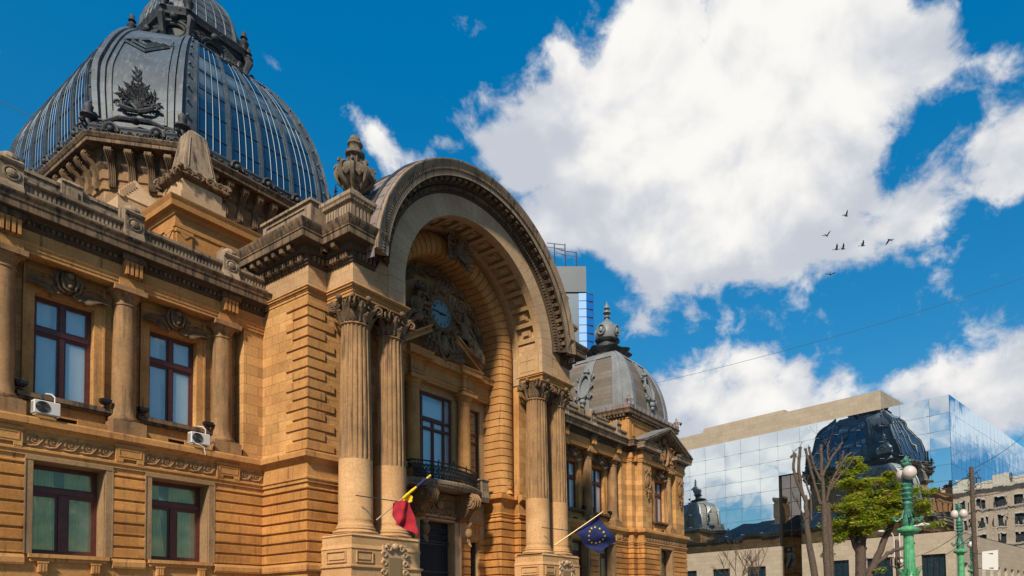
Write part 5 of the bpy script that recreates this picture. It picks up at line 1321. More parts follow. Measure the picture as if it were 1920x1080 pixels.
ud.rings([[(x, y, z) for x, y in octa(*ulev(z), 0)] for z in UZ])
for k in range(8):
    ud.tube([(*octa(*ulev(z), 0)[k], z) for z in UZ], .20, 6)
for (i, j) in ((0, 1), (2, 3), (4, 5), (6, 7), (1, 2), (3, 4)):
    for f in (.2, .4, .6, .8):
        pts = []
        for z in UZ: 
            o_ = octa(*ulev(z), 0); p, q = o_[i], o_[j]; pts.append((p[0]+(q[0]-p[0])*f, p[1]+(q[1]-p[1])*f, z+.01))
        ud.tube(pts, .045, 4)
    for z in UZ[1:-1:2]:
        o_ = octa(*ulev(z), 0); ud.tube([(*o_[i], z), (*o_[j], z)], .03, 4)
build(ud, 'upper_dome', 'lead', crown, 30)
fi = MB(); fi.lathe(XC, 58.5, [(1.5, 53.6), (1.7, 54), (1.0, 54.3), (.6, 54.8), (1.1, 55.5), (.9, 56.2), (.3, 56.6), (.25, 57.5), (.4, 57.7), (.05, 58.6)], 16)
for k in range(8): a = PI*k/4; fi.spiral((XC+1.6*math.cos(a), 58.5+1.6*math.sin(a), 54), (math.cos(a), math.sin(a), 0), (0, 0, 1), .5, 1.4, .15)
fi.v = [(x, y, z-1.9) for x, y, z in fi.v]; build(fi, 'crown_finial', 'lead_dark', crown, 50); DY = DY_
ld = MB()
for s in (0, .42): ld.tube([(XC-10.0, 62+s, 30.9), (XC-10.0, 62+s, 34.2)], .05, 5)
for k in range(10): ld.tube([(XC-10.0, 62, 31.1+.32*k), (XC-10.0, 62.42, 31.1+.32*k)], .03, 4)
bp(ld, 'roof_ladder', 'iron')
# =================================================================== corner pavilions
pv = MB(); pvc = MB(); pvt = MB()
# broken pediment
pcx = PW; zb = 15.15
pf = 30.17
for sg in (-1, 1):
    a, b = sorted((pcx+sg*4.42, pcx+sg*2.2)); 
    pv.mould([(a, pf+.6), (a, pf), (b, pf), (b, pf+.6)], [(0, 14.66), (.08, 14.7), (.1, 14.95), (.3, 15.0), (.55, 15.05), (.56, 15.3), (.62, 15.42), (.0, 15.5)])
for sg in (-1, 1):
    x0, x1 = pcx+sg*5.0, pcx; z0, z1 = 15.25, 17.35
    for (o, h0, h1) in ((.45, 0, .14), (.62, .14, .34), (.74, .34, .48)):
        pv.rings([[(x0, 31.4, z0+h0), (x0, pf-o, z0+h0), (x0, pf-o, z0+h1), (x0, 31.4, z0+h1)], [(x1, 31.4, z1+h0), (x1, pf-o, z1+h0), (x1, pf-o, z1+h1), (x1, 31.4, z1+h1)]])
pavl = bp(pv, 'pediment', 'parapet')
pt = MB(); pt.add([(pcx-4.6, pf+.45, 14.7), (pcx+4.6, pf+.45, 14.7), (pcx+4.6, pf+.45, 15.3), (pcx, pf+.45, 17.4), (pcx-4.6, pf+.45, 15.3)], [(0, 1, 2, 3, 4)])
pt.box(pcx-4.7, pcx+4.7, pf+.5, 31.4, 13.9, 15.6)
build(pt, 'tympanum', 'ashlar_plain', pavl)
prf = MB()
for sg in (-1, 1): prf.add([(pcx+sg*5.05, pf-.72, 15.76), (pcx, pf-.72, 17.87), (pcx, 32.5, 17.87), (pcx+sg*5.05, 32.5, 15.76)], [(0, 1, 2, 3) if sg == -1 else (3, 2, 1, 0)])
build(prf, 'pediment_roof', 'zinc', pavl)
pr_ = MB(); rz = random.Random(8)
pr_.ball((pcx, pf+.2, 15.3), .55, 12, (.9, .6, 1.5)); pr_.tube([(pcx-.7, pf+.1, 16.2), (pcx-.85, pf, 15.4), (pcx-.5, pf, 14.4), (pcx, pf, 14.1), (pcx+.5, pf, 14.4), (pcx+.85, pf, 15.4), (pcx+.7, pf+.1, 16.2)], .14, 6)
for k in range(46):
    s = rz.choice((-1, 1)); u = rz.uniform(.2, 1); x = pcx+s*u*2.1; zz = 14.3+rz.uniform(0, 2.5*(1-u*.55))
    pr_.spiral((x, pf+.15, zz), (s, 0, 0), (0, 0, 1), .28, 1.4, .09); a = rz.uniform(0, 2*PI); pr_.leaf((x, pf+.15, zz), (math.cos(a), -.1, math.sin(a)), (0, -1, 0), .6, .26, .35)
pr_.ball((pcx, pf+.1, 16.6), .35, 8)
build(pr_, 'pediment_relief', 'carve_warm', pavl, 50)
sh_ = MB()
for x in (55.1, 62.0):
    sh_.ball((x, 30.2, 12.2), .42, 12, (.95, .4, 1.4)); sh_.tube([(x+.5*math.cos(2*PI*k/14), 30.12, 12.2+.72*math.sin(2*PI*k/14)) for k in range(15)], .09, 6)
    for s in (-1, 1): sh_.spiral((x+s*.3, 30.1, 13.0), (s, 0, 0), (0, 0, 1), .22, 1.4, .08); sh_.spiral((x+s*.25, 30.1, 11.3), (s, 0, 0), (0, 0, -1), .2, 1.4, .07)
    for k in range(3): sh_.ball((x, 30.12, 11.1-.24*k), .2-.04*k, 8, (1, .7, 1))
    sh_.cut()
bp(sh_, 'hanging_shields', 'carve_warm', 50)
# attic drum under the little dome
def pavilion(cx, cy, hx, hy, par):
    a = MB(); Q = [(cx-hx, cy+hy), (cx-hx, cy-hy), (cx+hx, cy-hy), (cx+hx, cy+hy)]
    a.mould(Q, [(0, 14.0), (0, 18.05), (.06, 18.1), (.06, 18.3)], True)
    for p0, p1, n_ in ((Q[0], Q[1], (-1, 0)), (Q[1], Q[2], (0, -1)), (Q[2], Q[3], (1, 0))):
        dx, dy = p1[0]-p0[0], p1[1]-p0[1]; l = math.hypot(dx, dy); t = (dx/l, dy/l)
        for (u0, u1, z0, z1, o) in ((.75, l-.75, 17.75, 17.9, .10), (.75, l-.75, 16.6, 16.72, .08), (.75, .88, 16.72, 17.75, .08), (l-.88, l-.75, 16.72, 17.75, .08), (0.05, .55, 15.8, 18.0, .07), (l-.55, l-.05, 15.8, 18.0, .07), (.75, l-.75, 16.1, 16.2, .05)):
            pts = [(p0[0]+t[0]*u+n_[0]*oo, p0[1]+t[1]*u+n_[1]*oo, z) for z in (z0, z1) for u, oo in ((u0, -.02), (u1, -.02), (u1, o), (u0, o))]
            a.add(pts, [(0,1,2,3),(7,6,5,4),(0,4,5,1),(1,5,6,2),(2,6,7,3),(3,7,4,0)])
    r = build(a, 'pavilion_attic', 'ashlar_plain', par)
    c = MB(); c.mould(Q, [(0, 18.2), (.10, 18.25), (.12, 18.5), (.45, 18.55), (.47, 18.8), (.55, 18.95), (.56, 19.0), (0, 19.1)], True); c.along(Q, .34, .17, .38, .40, 18.3, 18.52, .1, closed=True)
    build(c, 'pavilion_cornice', 'cornice', r)
    g = MB(); g.mould(Q, [(.48, 19.0), (.50, 19.35), (.42, 19.4), (0, 19.5), (-1, 19.6)], True); g.along(Q, .8, .12, .58, .56, 19.02, 19.38, .2, closed=True)
    for i, (x, y) in enumerate(Q):
        x += .3*(1 if x > cx else -1); y += .3*(1 if y > cy else -1)
        g.lathe(x, y, [(.2, 19.2), (.25, 19.4), (.13, 19.6), (.2, 19.75), (.2, 19.9), (.08, 20.0), (.12, 20.1), (.02, 20.3)], 10)
        for k in range(4): g.spiral((x+.3*math.cos(k*PI/2), y+.3*math.sin(k*PI/2), 19.65), (math.cos(k*PI/2), math.sin(k*PI/2), 0), (0, 0, 1), .16, 1.4, .05)
    build(g, 'pavilion_gutter', 'copper', r, 50)
    # dome shell with sunken slate fields
    Z0, Z1 = 19.35, 26.0
    def sz(z):
        s = math.sqrt(max(0, 1-((z-19.3)/7.25)**2)); return (hx-.08)*s+.3*(1-s), (hy-.08)*s+.3*(1-s), .16*s
    def ring(z, e=0):
        a_, b_, k_ = sz(z); c_ = (a_+b_)*k_*.6+.2; a_ += e; b_ += e
        return [(cx-a_, cy-b_+c_, z), (cx-a_+c_, cy-b_, z), (cx+a_-c_, cy-b_, z), (cx+a_, cy-b_+c_, z), (cx+a_, cy+b_-c_, z), (cx+a_-c_, cy+b_, z), (cx-a_+c_, cy+b_, z), (cx-a_, cy+b_-c_, z)]
    zs = [Z0+(Z1-Z0)*k/16 for k in range(17)]
    d = MB(); d.rings([ring(z) for z in zs], False, True); dm = build(d, 'small_dome', 'zinc_brown', r, 30)
    # (sub-parts hang off the attic part so that nothing is nested too deep)
    rb_ = MB()
    def pt_(i, u, z, e): 
        o_ = ring(z, e); p, q = o_[i], o_[(i+1) % 8]; return (p[0]+(q[0]-p[0])*u, p[1]+(q[1]-p[1])*u, z)
    for i in (1, 3, 5, 7):
        for (u0, u1, e, kk) in ((0, .075, .10, 17), (.925, 1, .10, 17), (.41, .43, .12, 15), (.57, .59, .12, 15)):
            rb_.rings([[pt_(i, u0, z, -.05), pt_(i, u0, z, e), pt_(i, u1, z, e), pt_(i, u1, z, -.05)] for z in zs[:kk]])
        rb_.rings([[pt_(i, .43, z, -.05), pt_(i, .43, z, .05), pt_(i, .57, z, .05), pt_(i, .57, z, -.05)] for z in zs[:16]])
        rb_.rings([[pt_(i, .0, z, -.05), pt_(i, .0, z, .11), pt_(i, 1, z, .11), pt_(i, 1, z, -.05)] for z in zs[:2]])
        rb_.rings([[pt_(i, .0, z, -.05), pt_(i, .0, z, .11), pt_(i, 1, z, .11), pt_(i, 1, z, -.05)] for z in zs[14:]])
    for i in (0, 2, 4, 6):
        rb_.rings([[pt_(i, 0, z, -.05), pt_(i, 0, z, .12), pt_(i, 1, z, .12), pt_(i, 1, z, -.05)] for z in zs])
        rb_.rings([[pt_(i, .3, z, .1), pt_(i, .3, z, .2), pt_(i, .7, z, .2), pt_(i, .7, z, .1)] for z in zs])
    build(rb_, 'small_dome_ribs', 'zinc', r, 30)
    ct = MB()
    for i in (1, 3, 5, 7):
        def P5(u, z, e=.25): return Vector(pt_(i, u, z, e))
        n_ = (P5(.5, 22, 1)-P5(.5, 22, 0)).normalized(); t = (P5(.6, 22)-P5(.4, 22)).normalized(); upv = (P5(.5, 23)-P5(.5, 21.5)).normalized()
        ct.tube([P5(.5, 22.1)+t*.62*math.cos(2*PI*k/18)+upv*1.25*math.sin(2*PI*k/18) for k in range(19)], .13, 6)
        for s in (-1, 1):
            for zz in (21.0, 22.0, 23.0): ct.spiral(P5(.5, zz)+t*s*.75, t*s, upv, .26, 1.4, .09)
        ct.ball(P5(.5, 23.6), .36, 8, (1, 1, .8)); ct.ball(P5(.5, 20.5), .34, 8, (1, 1, .9)); ct.ball(P5(.5, 20.1), .22, 8)
        for k in range(5): ct.leaf(P5(.5, 23.5), t*(k-2)*.5+upv, n_, .5, .25, .3)
    build(ct, 'dome_cartouches', 'zinc', r, 50)
    ln = MB()
    def oc(rr, z, w=.16): return [(cx+rr*(1+w*math.cos(8*a))*math.cos(a), cy+rr*(1+w*math.cos(8*a))*math.sin(a), z) for a in [2*PI*k/48 for k in range(48)]]
    ln.rings([oc(2.0, 25.2, 0), oc(2.05, 25.7, .04), oc(1.75, 26.1, .05), oc(1.9, 26.4, .08), oc(2.3, 26.65, .10), oc(2.42, 26.8, .10), oc(1.7, 26.95, .06), oc(1.25, 27.1, 0), oc(1.0, 27.4, 0), oc(.95, 27.7, 0), oc(1.25, 27.95, .03), oc(1.3, 28.1, .03), oc(1.05, 28.2, 0)])
    for k in range(16): a = PI*k/8; ln.spiral((cx+1.9*math.cos(a), cy+1.9*math.sin(a), 25.9), (-math.sin(a), math.cos(a), 0), (0, 0, 1), .25, 1.4, .1)
    build(ln, 'lantern_base', 'lead_dark', r, 40)
    l2 = MB(); l2.lathe(cx, cy, [(1.0, 28.9), (1.12, 29.2), (1.15, 29.6), (1.05, 30.1), (.75, 30.55), (.4, 30.85), (.22, 31.0), (.22, 31.25), (.34, 31.32), (.16, 31.45), (.14, 31.6), (.42, 31.75), (.40, 31.85), (.15, 31.95), (.13, 32.1), (.3, 32.25), (.28, 32.45), (.1, 32.7), (.02, 33.0)], 20)
    for k in range(8):
        a = PI*k/4; c_, s_ = math.cos(a), math.sin(a)
        if k % 2 == 0: l2.tube([(cx+c_*1.16-s_*.42*math.cos(2*PI*j/14), cy+s_*1.16+c_*.42*math.cos(2*PI*j/14), 29.7+.5*math.sin(2*PI*j/14)) for j in range(15)], .11, 6); l2.ball((cx+c_*1.12, cy+s_*1.12, 29.7), .26, 8, (1, 1, 1.2))
        l2.ball((cx+c_*.36, cy+s_*.36, 31.8), .1, 6); l2.ball((cx+c_*.3, cy+s_*.3, 31.3), .09, 6)
    l2.v = [(x, y, z-.75) for x, y, z in l2.v]; build(l2, 'lantern', 'zinc', r, 40)
    return r
pa = pavilion(PW+.15, 36.6, 4.6, 5.0, palace)
dup(pa, palace, (0, 49.0, 0))
# =================================================================== things fixed to the palace
def ac_unit():
    t = empty('air_conditioner', (0, 0, 0))
    b = MB(); b.bbox(-.46, .46, -.18, .18, .05, .64, .03); b.box(-.40, -.34, -.15, .15, 0, .05); b.box(.34, .40, -.15, .15, 0, .05)
    build(b, 'casing', 'white', t)
    f = MB()
    for k in range(5): r = .05+.048*k; f.tube([(-.16+r*math.cos(2*PI*j/20), -.195, .35+r*math.sin(2*PI*j/20)) for j in range(21)], .009, 4)
    for k in range(8): a = PI*k/4; f.tube([(-.16, -.197, .35), (-.16+.25*math.cos(a), -.197, .35+.25*math.sin(a))], .006, 4)
    for k in range(9): f.box(-.465, -.458, -.13, .13, .12+.05*k, .14+.05*k)
    build(f, 'fan_grille', 'iron', t)
    g = MB(); g.rings([[(-.16+.25*math.cos(2*PI*j/24), -.183, .35+.25*math.sin(2*PI*j/24)) for j in range(24)]], False, True); build(g, 'fan_opening', simple('shaded_fan', (.09, .08, .07)), t)
    h = MB(); h.tube([(.30, 0, .60), (.30, -.02, .9), (.22, .1, 1.05), (.1, .35, 1.1)], .03, 6); build(h, 'hose', 'white', t)
    return t
ac = ac_unit(); ac.location = (10.0, 31.18, 7.72); ac.scale = (.9, .9, .86); tag(ac, 'white air conditioning unit under the upper window at the far left', 'air conditioner', 'air conditioners on the ledge')
ac2 = dup(ac, None, (15.55, 31.18, 7.72)); ac2['label'] = 'white air conditioning unit on the ledge under the second upper window from the left'
hz = MB(); hz.tube([(-.3, -.1, .05), (-.1, -.25, .0), (.1, -.3, -.12), (.16, -.3, -.5)], .025, 6); build(hz, 'drain_pipe', 'white', ac2)
def floodlight():
    t = empty('floodlight', (0, 0, 0)); b = MB()
    b.rings([[(-.11, -.06, .12), (.11, -.06, .12), (.11, .1, .12), (-.11, .1, .12)], [(-.19, -.14, .22), (.19, -.14, .22), (.19, .12, .22), (-.19, .12, .22)], [(-.19, -.14, .34), (.19, -.14, .34), (.19, .12, .34), (-.19, .12, .34)]])
    build(b, 'housing', 'iron', t); c = MB(); c.tube([(0, 0, 0), (0, 0, .14)], .03, 6); c.box(-.08, .08, -.08, .08, 0, .02); build(c, 'bracket', 'iron', t); return t
fl = floodlight()
FL = [((9.45, 31.9, 8.73), 'black floodlight on the sill above the left air conditioner'), ((12.2, 31.9, 8.73), 'black floodlight between the leftmost window and the nearest engaged column'),
      ((13.6, 31.9, 8.73), 'black floodlight left of the second upper window from the left'), ((16.3, 31.9, 8.73), 'black floodlight above the right air conditioner'),
      ((44.5, 31.9, 8.73), 'black floodlight on the sill right of the great portico, left of the blue flag top'), ((47.1, 31.9, 8.73), 'black floodlight right beside the tip of the blue flag pole'),
      ((48.5, 31.9, 8.73), 'black floodlight at left end of the third right wing sill'), ((51.1, 31.9, 8.73), 'black floodlight by the last column before the end pavilion'), ((60.0, 30.6, 8.73), 'black floodlight under the window of the right end pavilion')]
for i, (p, lb) in enumerate(FL):
    o = fl if i == 0 else dup(fl, None, p); o.location = p; tag(o, lb, 'floodlight', 'floodlights on the window sills')
# flags
def cloth(pts_fn, nu, nv): 
    mb = MB(); vs_ = [(lambda q, u, v: (q[0]+.02*math.sin(17*u+9*v), q[1]+.035*math.sin(13*v+6*u)*v, q[2]))(pts_fn(i/nu, j/nv), i/nu, j/nv) for j in range(nv+1) for i in range(nu+1)]
    mb.add(vs_, [(j*(nu+1)+i, j*(nu+1)+i+1, (j+1)*(nu+1)+i+1, (j+1)*(nu+1)+i) for j in range(nv) for i in range(nu)]); return mb
def flag(name, base, tip, label, kind):
    t = empty(name, base, label, 'flag'); B = Vector((0, 0, 0)); T = Vector(tip)-Vector(base); d = T.normalized()
    p = MB(); p.tube([B, T], .035, 8); p.ball(T, .06, 8); build(p, 'pole', 'brass' if kind else 'pale_plain', t)
    s = MB(); s.tube([B+Vector((-.9, .3, 1.05)), B+T*.42], .025, 6); build(s, 'stay_rod', 'iron', t)
    return t, d, T
t1, d1, T1 = flag('tricolour_flag', (20.59, 25.5, 4.44), (21.96, 23.5, 6.44), 'blue yellow and red tricolour flag hanging from a slanting pole by the door', 0)
# wrapped part on the pole: alternating coloured sleeves
def sleeve(a, b, r, m, nm_, t=t1, T=T1):
    mb = MB(); mb.tube([T*a, T*((a*.7+b*.3)), T*((a+b)/2), T*((a*.3+b*.7)), T*b], [r*.8, r*1.1, r, r*1.15, r*.8], 9); build(mb, nm_, m, t, 60)
sleeve(.95, 1.03, .045, 'yellow', 'yellow_tip'); sleeve(.76, .95, .07, 'navy', 'blue_band'); sleeve(.50, .76, .06, 'yellow', 'yellow_band')
def hang(a, b, w0, w1, z0, z1):
    def f(u, v):
        p = T1*(a+(b-a)*u)
        return (p.x + .06*math.sin(6*u+5*v)+v*(w0+(w1-w0)*u), p.y+.09*math.sin(9*u+3*v), p.z - v*(z0+(z1-z0)*u))
    return f
build(cloth(hang(.44, .62, .06, .16, .06, .42), 8, 8), 'yellow_field', 'yellow', t1, 60)
def redf(u, v):
    A0 = Vector((.42, -.78, .76)); A1 = Vector((.92, -1.25, .84)); p = A0+(A1-A0)*u; k = 1.0+.6*u
    return (p.x-.12+v*.30*(u+.35)+.14*u, p.y+.10*math.sin(8*u+4*v), p.z-.02+.10*math.sin(PI*u)-v*k*(1.0))
build(cloth(redf, 20, 24), 'red_field', 'red', t1, 60)
t2, d2, T2 = flag('blue_flag', (34.26, 25.5, 4.32), (36.48, 23.3, 6.47), 'dark blue flag with gold stars on a slanting pole right of the portico', 1)
E1 = Vector((.75, -2.0, -1.15))
def bluef(u, v):
    # top edge lies on the pole, the cloth hangs and swings to the right
    p = T2*(.92-.50*u*0) if False else T2*.90
    q = T2*.90 + Vector((-.95, 1.15, -1.10))*u
    return (q.x+v*1.45+.07*math.sin(5*v+3*u), q.y-v*.55+.12*math.sin(7*v+4*u), q.z-v*(1.65-.35*u)+.04*math.sin(9*v))
ef = build(cloth(bluef, 24, 24), 'blue_field', 'navy', t2, 60)
st = MB()
for k in range(12):
    a = 2*PI*k/12; u, v = .5+.27*math.cos(a), .48+.27*math.sin(a); c = Vector(bluef(u, v)); du = (Vector(bluef(u+.01, v))-c).normalized(); dv = (Vector(bluef(u, v+.01))-c).normalized(); nn = du.cross(dv).normalized()
    dv = nn.cross(du)
    for sd_ in (-1, 1):
        pts = []
        for j in range(10):
            rr_ = .085 if j % 2 == 0 else .036; b = PI/2+PI*j/5; pts.append(c+du*rr_*math.cos(b)+dv*rr_*math.sin(b)+nn*.02*sd_)
        st.add([c+nn*.02*sd_]+pts, [(0, 1+j, 1+(j+1) % 10) for j in range(10)])
build(st, 'gold_stars', 'gold', t2)
# =================================================================== glass building across the street
TH = R(79.5); gc_ = Vector((91.62, 8.37, 0)); gu = Vector((math.cos(TH), math.sin(TH), 0)); gv = Vector((gu.y, -gu.x, 0))   # gu along the left face (away), gv along the right face
gb = empty('glass_office_building', (gc_.x, gc_.y, GZ), 'mirror glass office block with cream stone base reflecting the palace', 'office building', absolute=True)
def G(a, b, z): p = gc_+gu*a+gv*b; return (p.x, p.y, z)
def gbox(mb, a0, a1, b0, b1, z0, z1):
    mb.add([G(a0,b0,z0),G(a1,b0,z0),G(a1,b1,z0),G(a0,b1,z0),G(a0,b0,z1),G(a1,b0,z1),G(a1,b1,z1),G(a0,b1,z1)], [(0,3,2,1),(4,5,6,7),(0,1,5,4),(1,2,6,5),(2,3,7,6),(3,0,4,7)])
ZB, ZT = 9.3, 25.9; LA, LB = 62, 70
MT['mirror'] = pane_mat('mirror_glass', (.02, .035, .045), .90, .045, .17, .0, True, (.88, .95, .97))
MT['mirror2'] = pane_mat('blue_mirror_glass', (.01, .03, .06), .88, .022, .35, .0, True, (.66, .82, .97))
rg = random.Random(4)
AL = [0, 2.3, 5.8, 8.2, 11.2, 14.2, 17.0, 19.6, 23.0, 26.0, 29.2, 32.0, 35.6, 38.6, 42, 46, 50, 54, 58, 62]; ZLv = [ZB, 11.4, 13.4, 15.4, 17.4, 19.4, 21.6, 23.7, ZT]
def panes(mb, face):
    ed = AL if face == 0 else [2.05*k for k in range(35)]
    for i in range(len(ed)-1):
        for j in range(len(ZLv)-1):
            a0, a1 = ed[i]+(.014 if face == 0 else .03), ed[i+1]-.014; z0, z1 = ZLv[j]+.014, ZLv[j+1]-.014
            if face == 0 and 19.6 < (a0+a1)/2 < 23 and j < 5: continue
            t1_, t2_ = rg.uniform(-.002, .002)*(a1-a0), rg.uniform(-.002, .002)*(z1-z0)
            q = []
            for (a, z) in ((a0, z0), (a1, z0), (a1, z1), (a0, z1)):
                off = -.02+t1_*(1 if a == a1 else -1)+t2_*(1 if z == z1 else -1)
                q.append(G(a, off, z) if face == 0 else G(off, a, z))
            mb.add(q, [(0, 3, 2, 1) if face == 0 else (0, 1, 2, 3)])
m0 = MB(); panes(m0, 0); build(m0, 'mirror_panes', 'mirror', gb); m1 = MB(); panes(m1, 1); build(m1, 'side_mirror_panes', 'mirror2', gb)
bc = MB(); gbox(bc, .02, 19.6, .06, 20, ZB-.1, ZT); gbox(bc, 23, LA, .06, 20, ZB-.1, ZT); gbox(bc, 19.6, 23, .1, 20, 19.45, ZT-.1); gbox(bc, 19.6, 23, 2.4, 20, GZ, 19.5); gbox(bc, .06, 3, .05, LB, ZB-.1, ZT-.02)
build(bc, 'dark_frame', 'dark', gb)
# stone: base, roof band, recess
cs_ = MB()
def gwall(mb, face, a0, a1, z0, z1, ops, th=.6, o=.12):
    A0, A1 = (G(a1, -o, 0), G(a0, -o, 0)) if face == 0 else (G(-o, a0, 0), G(-o, a1, 0))
    if face == 0: ops = [((a1-u1), (a1-u0), c, d) for u0, u1, c, d in ops]
    else: ops = [((u0-a0), (u1-a0), c, d) for u0, u1, c, d in ops]
    wall(mb, A0[:2], A1[:2], z0, z1, ops, th)
wl = [(1.0, 3.8, GZ+.6, 6.6), (7.3, 10.6, GZ+.6, 6.6), (13.0, 16.4, GZ+.6, 6.6)]+[(25.4+6.1*k, 28.5+6.1*k, GZ+.6, 6.5) for k in range(6)]
gwall(cs_, 0, -.12, 19.6, GZ, 9.2, [w for w in wl if w[1] < 19.3]); gwall(cs_, 0, 23, LA, GZ, 9.2, [w for w in wl if w[0] > 23])
gwall(cs_, 1, -.12, LB, GZ, 9.2, [(3.2+3.9*k, 5.0+3.9*k, 2.4, 5.6) for k in range(16)])
for (a0, a1, b0, b1, z0, z1) in ((0, 19.6, -.11, 3, 9.1, 9.22), (23, LA, -.11, 3, 9.1, 9.22), (0, 3, -.11, LB, 9.1, 9.21), (19.5, 19.7, -.1, 2, GZ, 9.2), (22.9, 23.1, -.1, 2, GZ, 9.2)): gbox(cs_, a0, a1, b0, b1, z0, z1)
build(cs_, 'cream_stone_base', 'cream', gb)
tp = MB(); gbox(tp, 8.2, 36.0, .05, 9, ZT-.2, 28.4); gbox(tp, 22, 36.0, .3, 8, 28.4, 28.9); gbox(tp, 36.0, LA+14, .12, 12, ZT-.2, 28.2)
build(tp, 'roof_parapet', 'cream', gb)
dw = MB()
for w in wl: gbox(dw, w[0], w[1], .25, .3, w[2], w[3])
for k in range(16): gbox(dw, .25, .3, 3.2+3.9*k, 5+3.9*k, 2.4, 5.6)
build(dw, 'base_windows', 'domeglass', gb)
dm_ = MB()
for w in wl:
    for f in (.0, .25, .5, .75, .97): gbox(dm_, w[0]+(w[1]-w[0])*f, w[0]+(w[1]-w[0])*f+.1, .1, .24, w[2], w[3])
    for zz in (2.0, 3.6): gbox(dm_, w[0], w[1], .1, .22, zz, zz+.08)
build(dm_, 'window_mullions', 'iron', gb)
rcs = MB(); gbox(rcs, 19.65, 22.95, .30, .35, GZ, 19.4); build(rcs, 'dark_recess', pane_mat('smoked_glass', (.02, .018, .016), .95, .05, .25, .01, True, (.24, .22, .20)), gb)
rs_ = MB(); gbox(rs_, 19.62, 19.75, -.05, .3, 9.25, 19.35); gbox(rs_, 22.85, 22.98, -.05, .3, 9.25, 19.35); gbox(rs_, 19.62, 22.98, -.05, .3, 19.36, 19.42)
for zz in (11.4, 13.4, 15.4, 17.4): gbox(rs_, 19.8, 22.8, .24, .3, zz, zz+.05)
gbox(rs_, 21.3, 21.35, .24, .3, GZ, 19.4)
build(rs_, 'recess_surround', 'iron', gb)
sp = MB()      # spider fixings where panes meet
for a in AL[1:-1]:
    for z in ZLv[1:-1]:
        if 19.4 < a < 23.2 and z < 19.5: continue
        c = Vector(G(a, -.06, z))
        for s in (-1, 1):
            sp.tube([c, c+gu*s*.28+Vector((0, 0, .05*s))], .03, 4)
build(sp, 'glass_fixings', 'muntin', gb)
ca = MB(); q = Vector(G(.6, -.1, 22)); 
for zz, a in ((23.2, 20.3), (ZT-.1, 2.0)): pass
# =================================================================== blue tower far behind the arch
tw_ = empty('office_tower', (156, 104, GZ), 'blue grey glass office tower rising behind the arch', 'tower', absolute=True)
dv_ = Vector((150.05-155.03, 110.4-103.07, 0)); ul = dv_.normalized(); ur = Vector((ul.y, -ul.x, 0)); ur = ur if ur.dot(Vector((1, .2, 0))) > 0 else -ur
def TB(mb, p0, la, lb, z0, z1):
    p0 = Vector(p0); c = [p0, p0+ul*la, p0+ul*la+ur*lb, p0+ur*lb]
    mb.add([(*q.xy, z) for z in (z0, z1) for q in c], [(0,3,2,1),(4,5,6,7),(0,1,5,4),(1,2,6,5),(2,3,7,6),(3,0,4,7)])
b1 = MB(); TB(b1, (155.03, 103.3, 0), 26, 30, 89.7, 97.0); build(b1, 'grey_crown', simple('grey_panels', (.03, .045, .062), .5, 0, (.3, (.024, .036, .05))), tw_)
b2 = MB(); TB(b2, (154.2, 105.2, 0), 24, 26, GZ, 89.7); build(b2, 'grey_shaft', simple('slate_glass', (.05, .085, .12), .3), tw_)
b3 = MB()
pA, pB, pC = Vector((154.0, 105.2, 0)), Vector((155.1, 103.4, 0)), Vector((156.6, 102.0, 0))
MT['lit'] = pane_mat('bright_reflecting_glass', (.5, .6, .66), .75, 0, 1, .02, True, (.95, .97, 1)); MT['bluet'] = pane_mat('deep_blue_glass', (.01, .09, .26), .35, 0, 1, .05, True, (.3, .6, 1))
nz = 40
s3 = MB(); s4 = MB(); s5 = MB()
for k in range(nz):
    z0, z1 = GZ+(89.6-GZ)*k/nz, GZ+(89.6-GZ)*(k+1)/nz-.18
    s3.add([(pA.x, pA.y, z0), (pB.x, pB.y, z0), (pB.x, pB.y, z1), (pA.x, pA.y, z1)], [(3, 2, 1, 0)])
    s4.add([(pB.x, pB.y, z0), (pC.x+.3, pC.y, z0), (pC.x+.3, pC.y, z1-.5), (pB.x, pB.y, z1)], [(3, 2, 1, 0)])
s5.add([(*q.xy, z) for z in (GZ, 89.5) for q in (pA+Vector((.1, .05, 0)), pB+Vector((.08, .06, 0)), pC+Vector((.2, .2, 0)), Vector((180, 120, 0)), Vector((170, 130, 0)))], [(4,3,2,1,0), (5,6,7,8,9), (0,1,6,5), (1,2,7,6), (2,3,8,7), (3,4,9,8), (4,0,5,9)])
build(s3, 'bright_glass_bay', 'lit', tw_); build(s4, 'blue_glass_bay', 'bluet', tw_); build(s5, 'bay_frame', 'dark', tw_)
an = MB()
def ant(p, h, arms):
    p = Vector(p); an.tube([p, p+Vector((0, 0, h))], .16, 5)
    for z, l_ in arms: an.tube([p+Vector((0, 0, z)), p+Vector((0, 0, z+.6))+ul*l_], .12, 5); an.tube([p+Vector((0, 0, z-1.2)), p+Vector((0, 0, z-.6))+ul*l_], .08, 5)
ant((153.6, 105.6, 97), 4.2, [(4.0, 4.2)]); ant((151.9, 108.2, 97), 6.5, [(6.2, 5.0), (4.6, 2.6)]); ant((150.2, 110.6, 97), 6.5, [])
build(an, 'roof_antennas', 'iron', tw_)
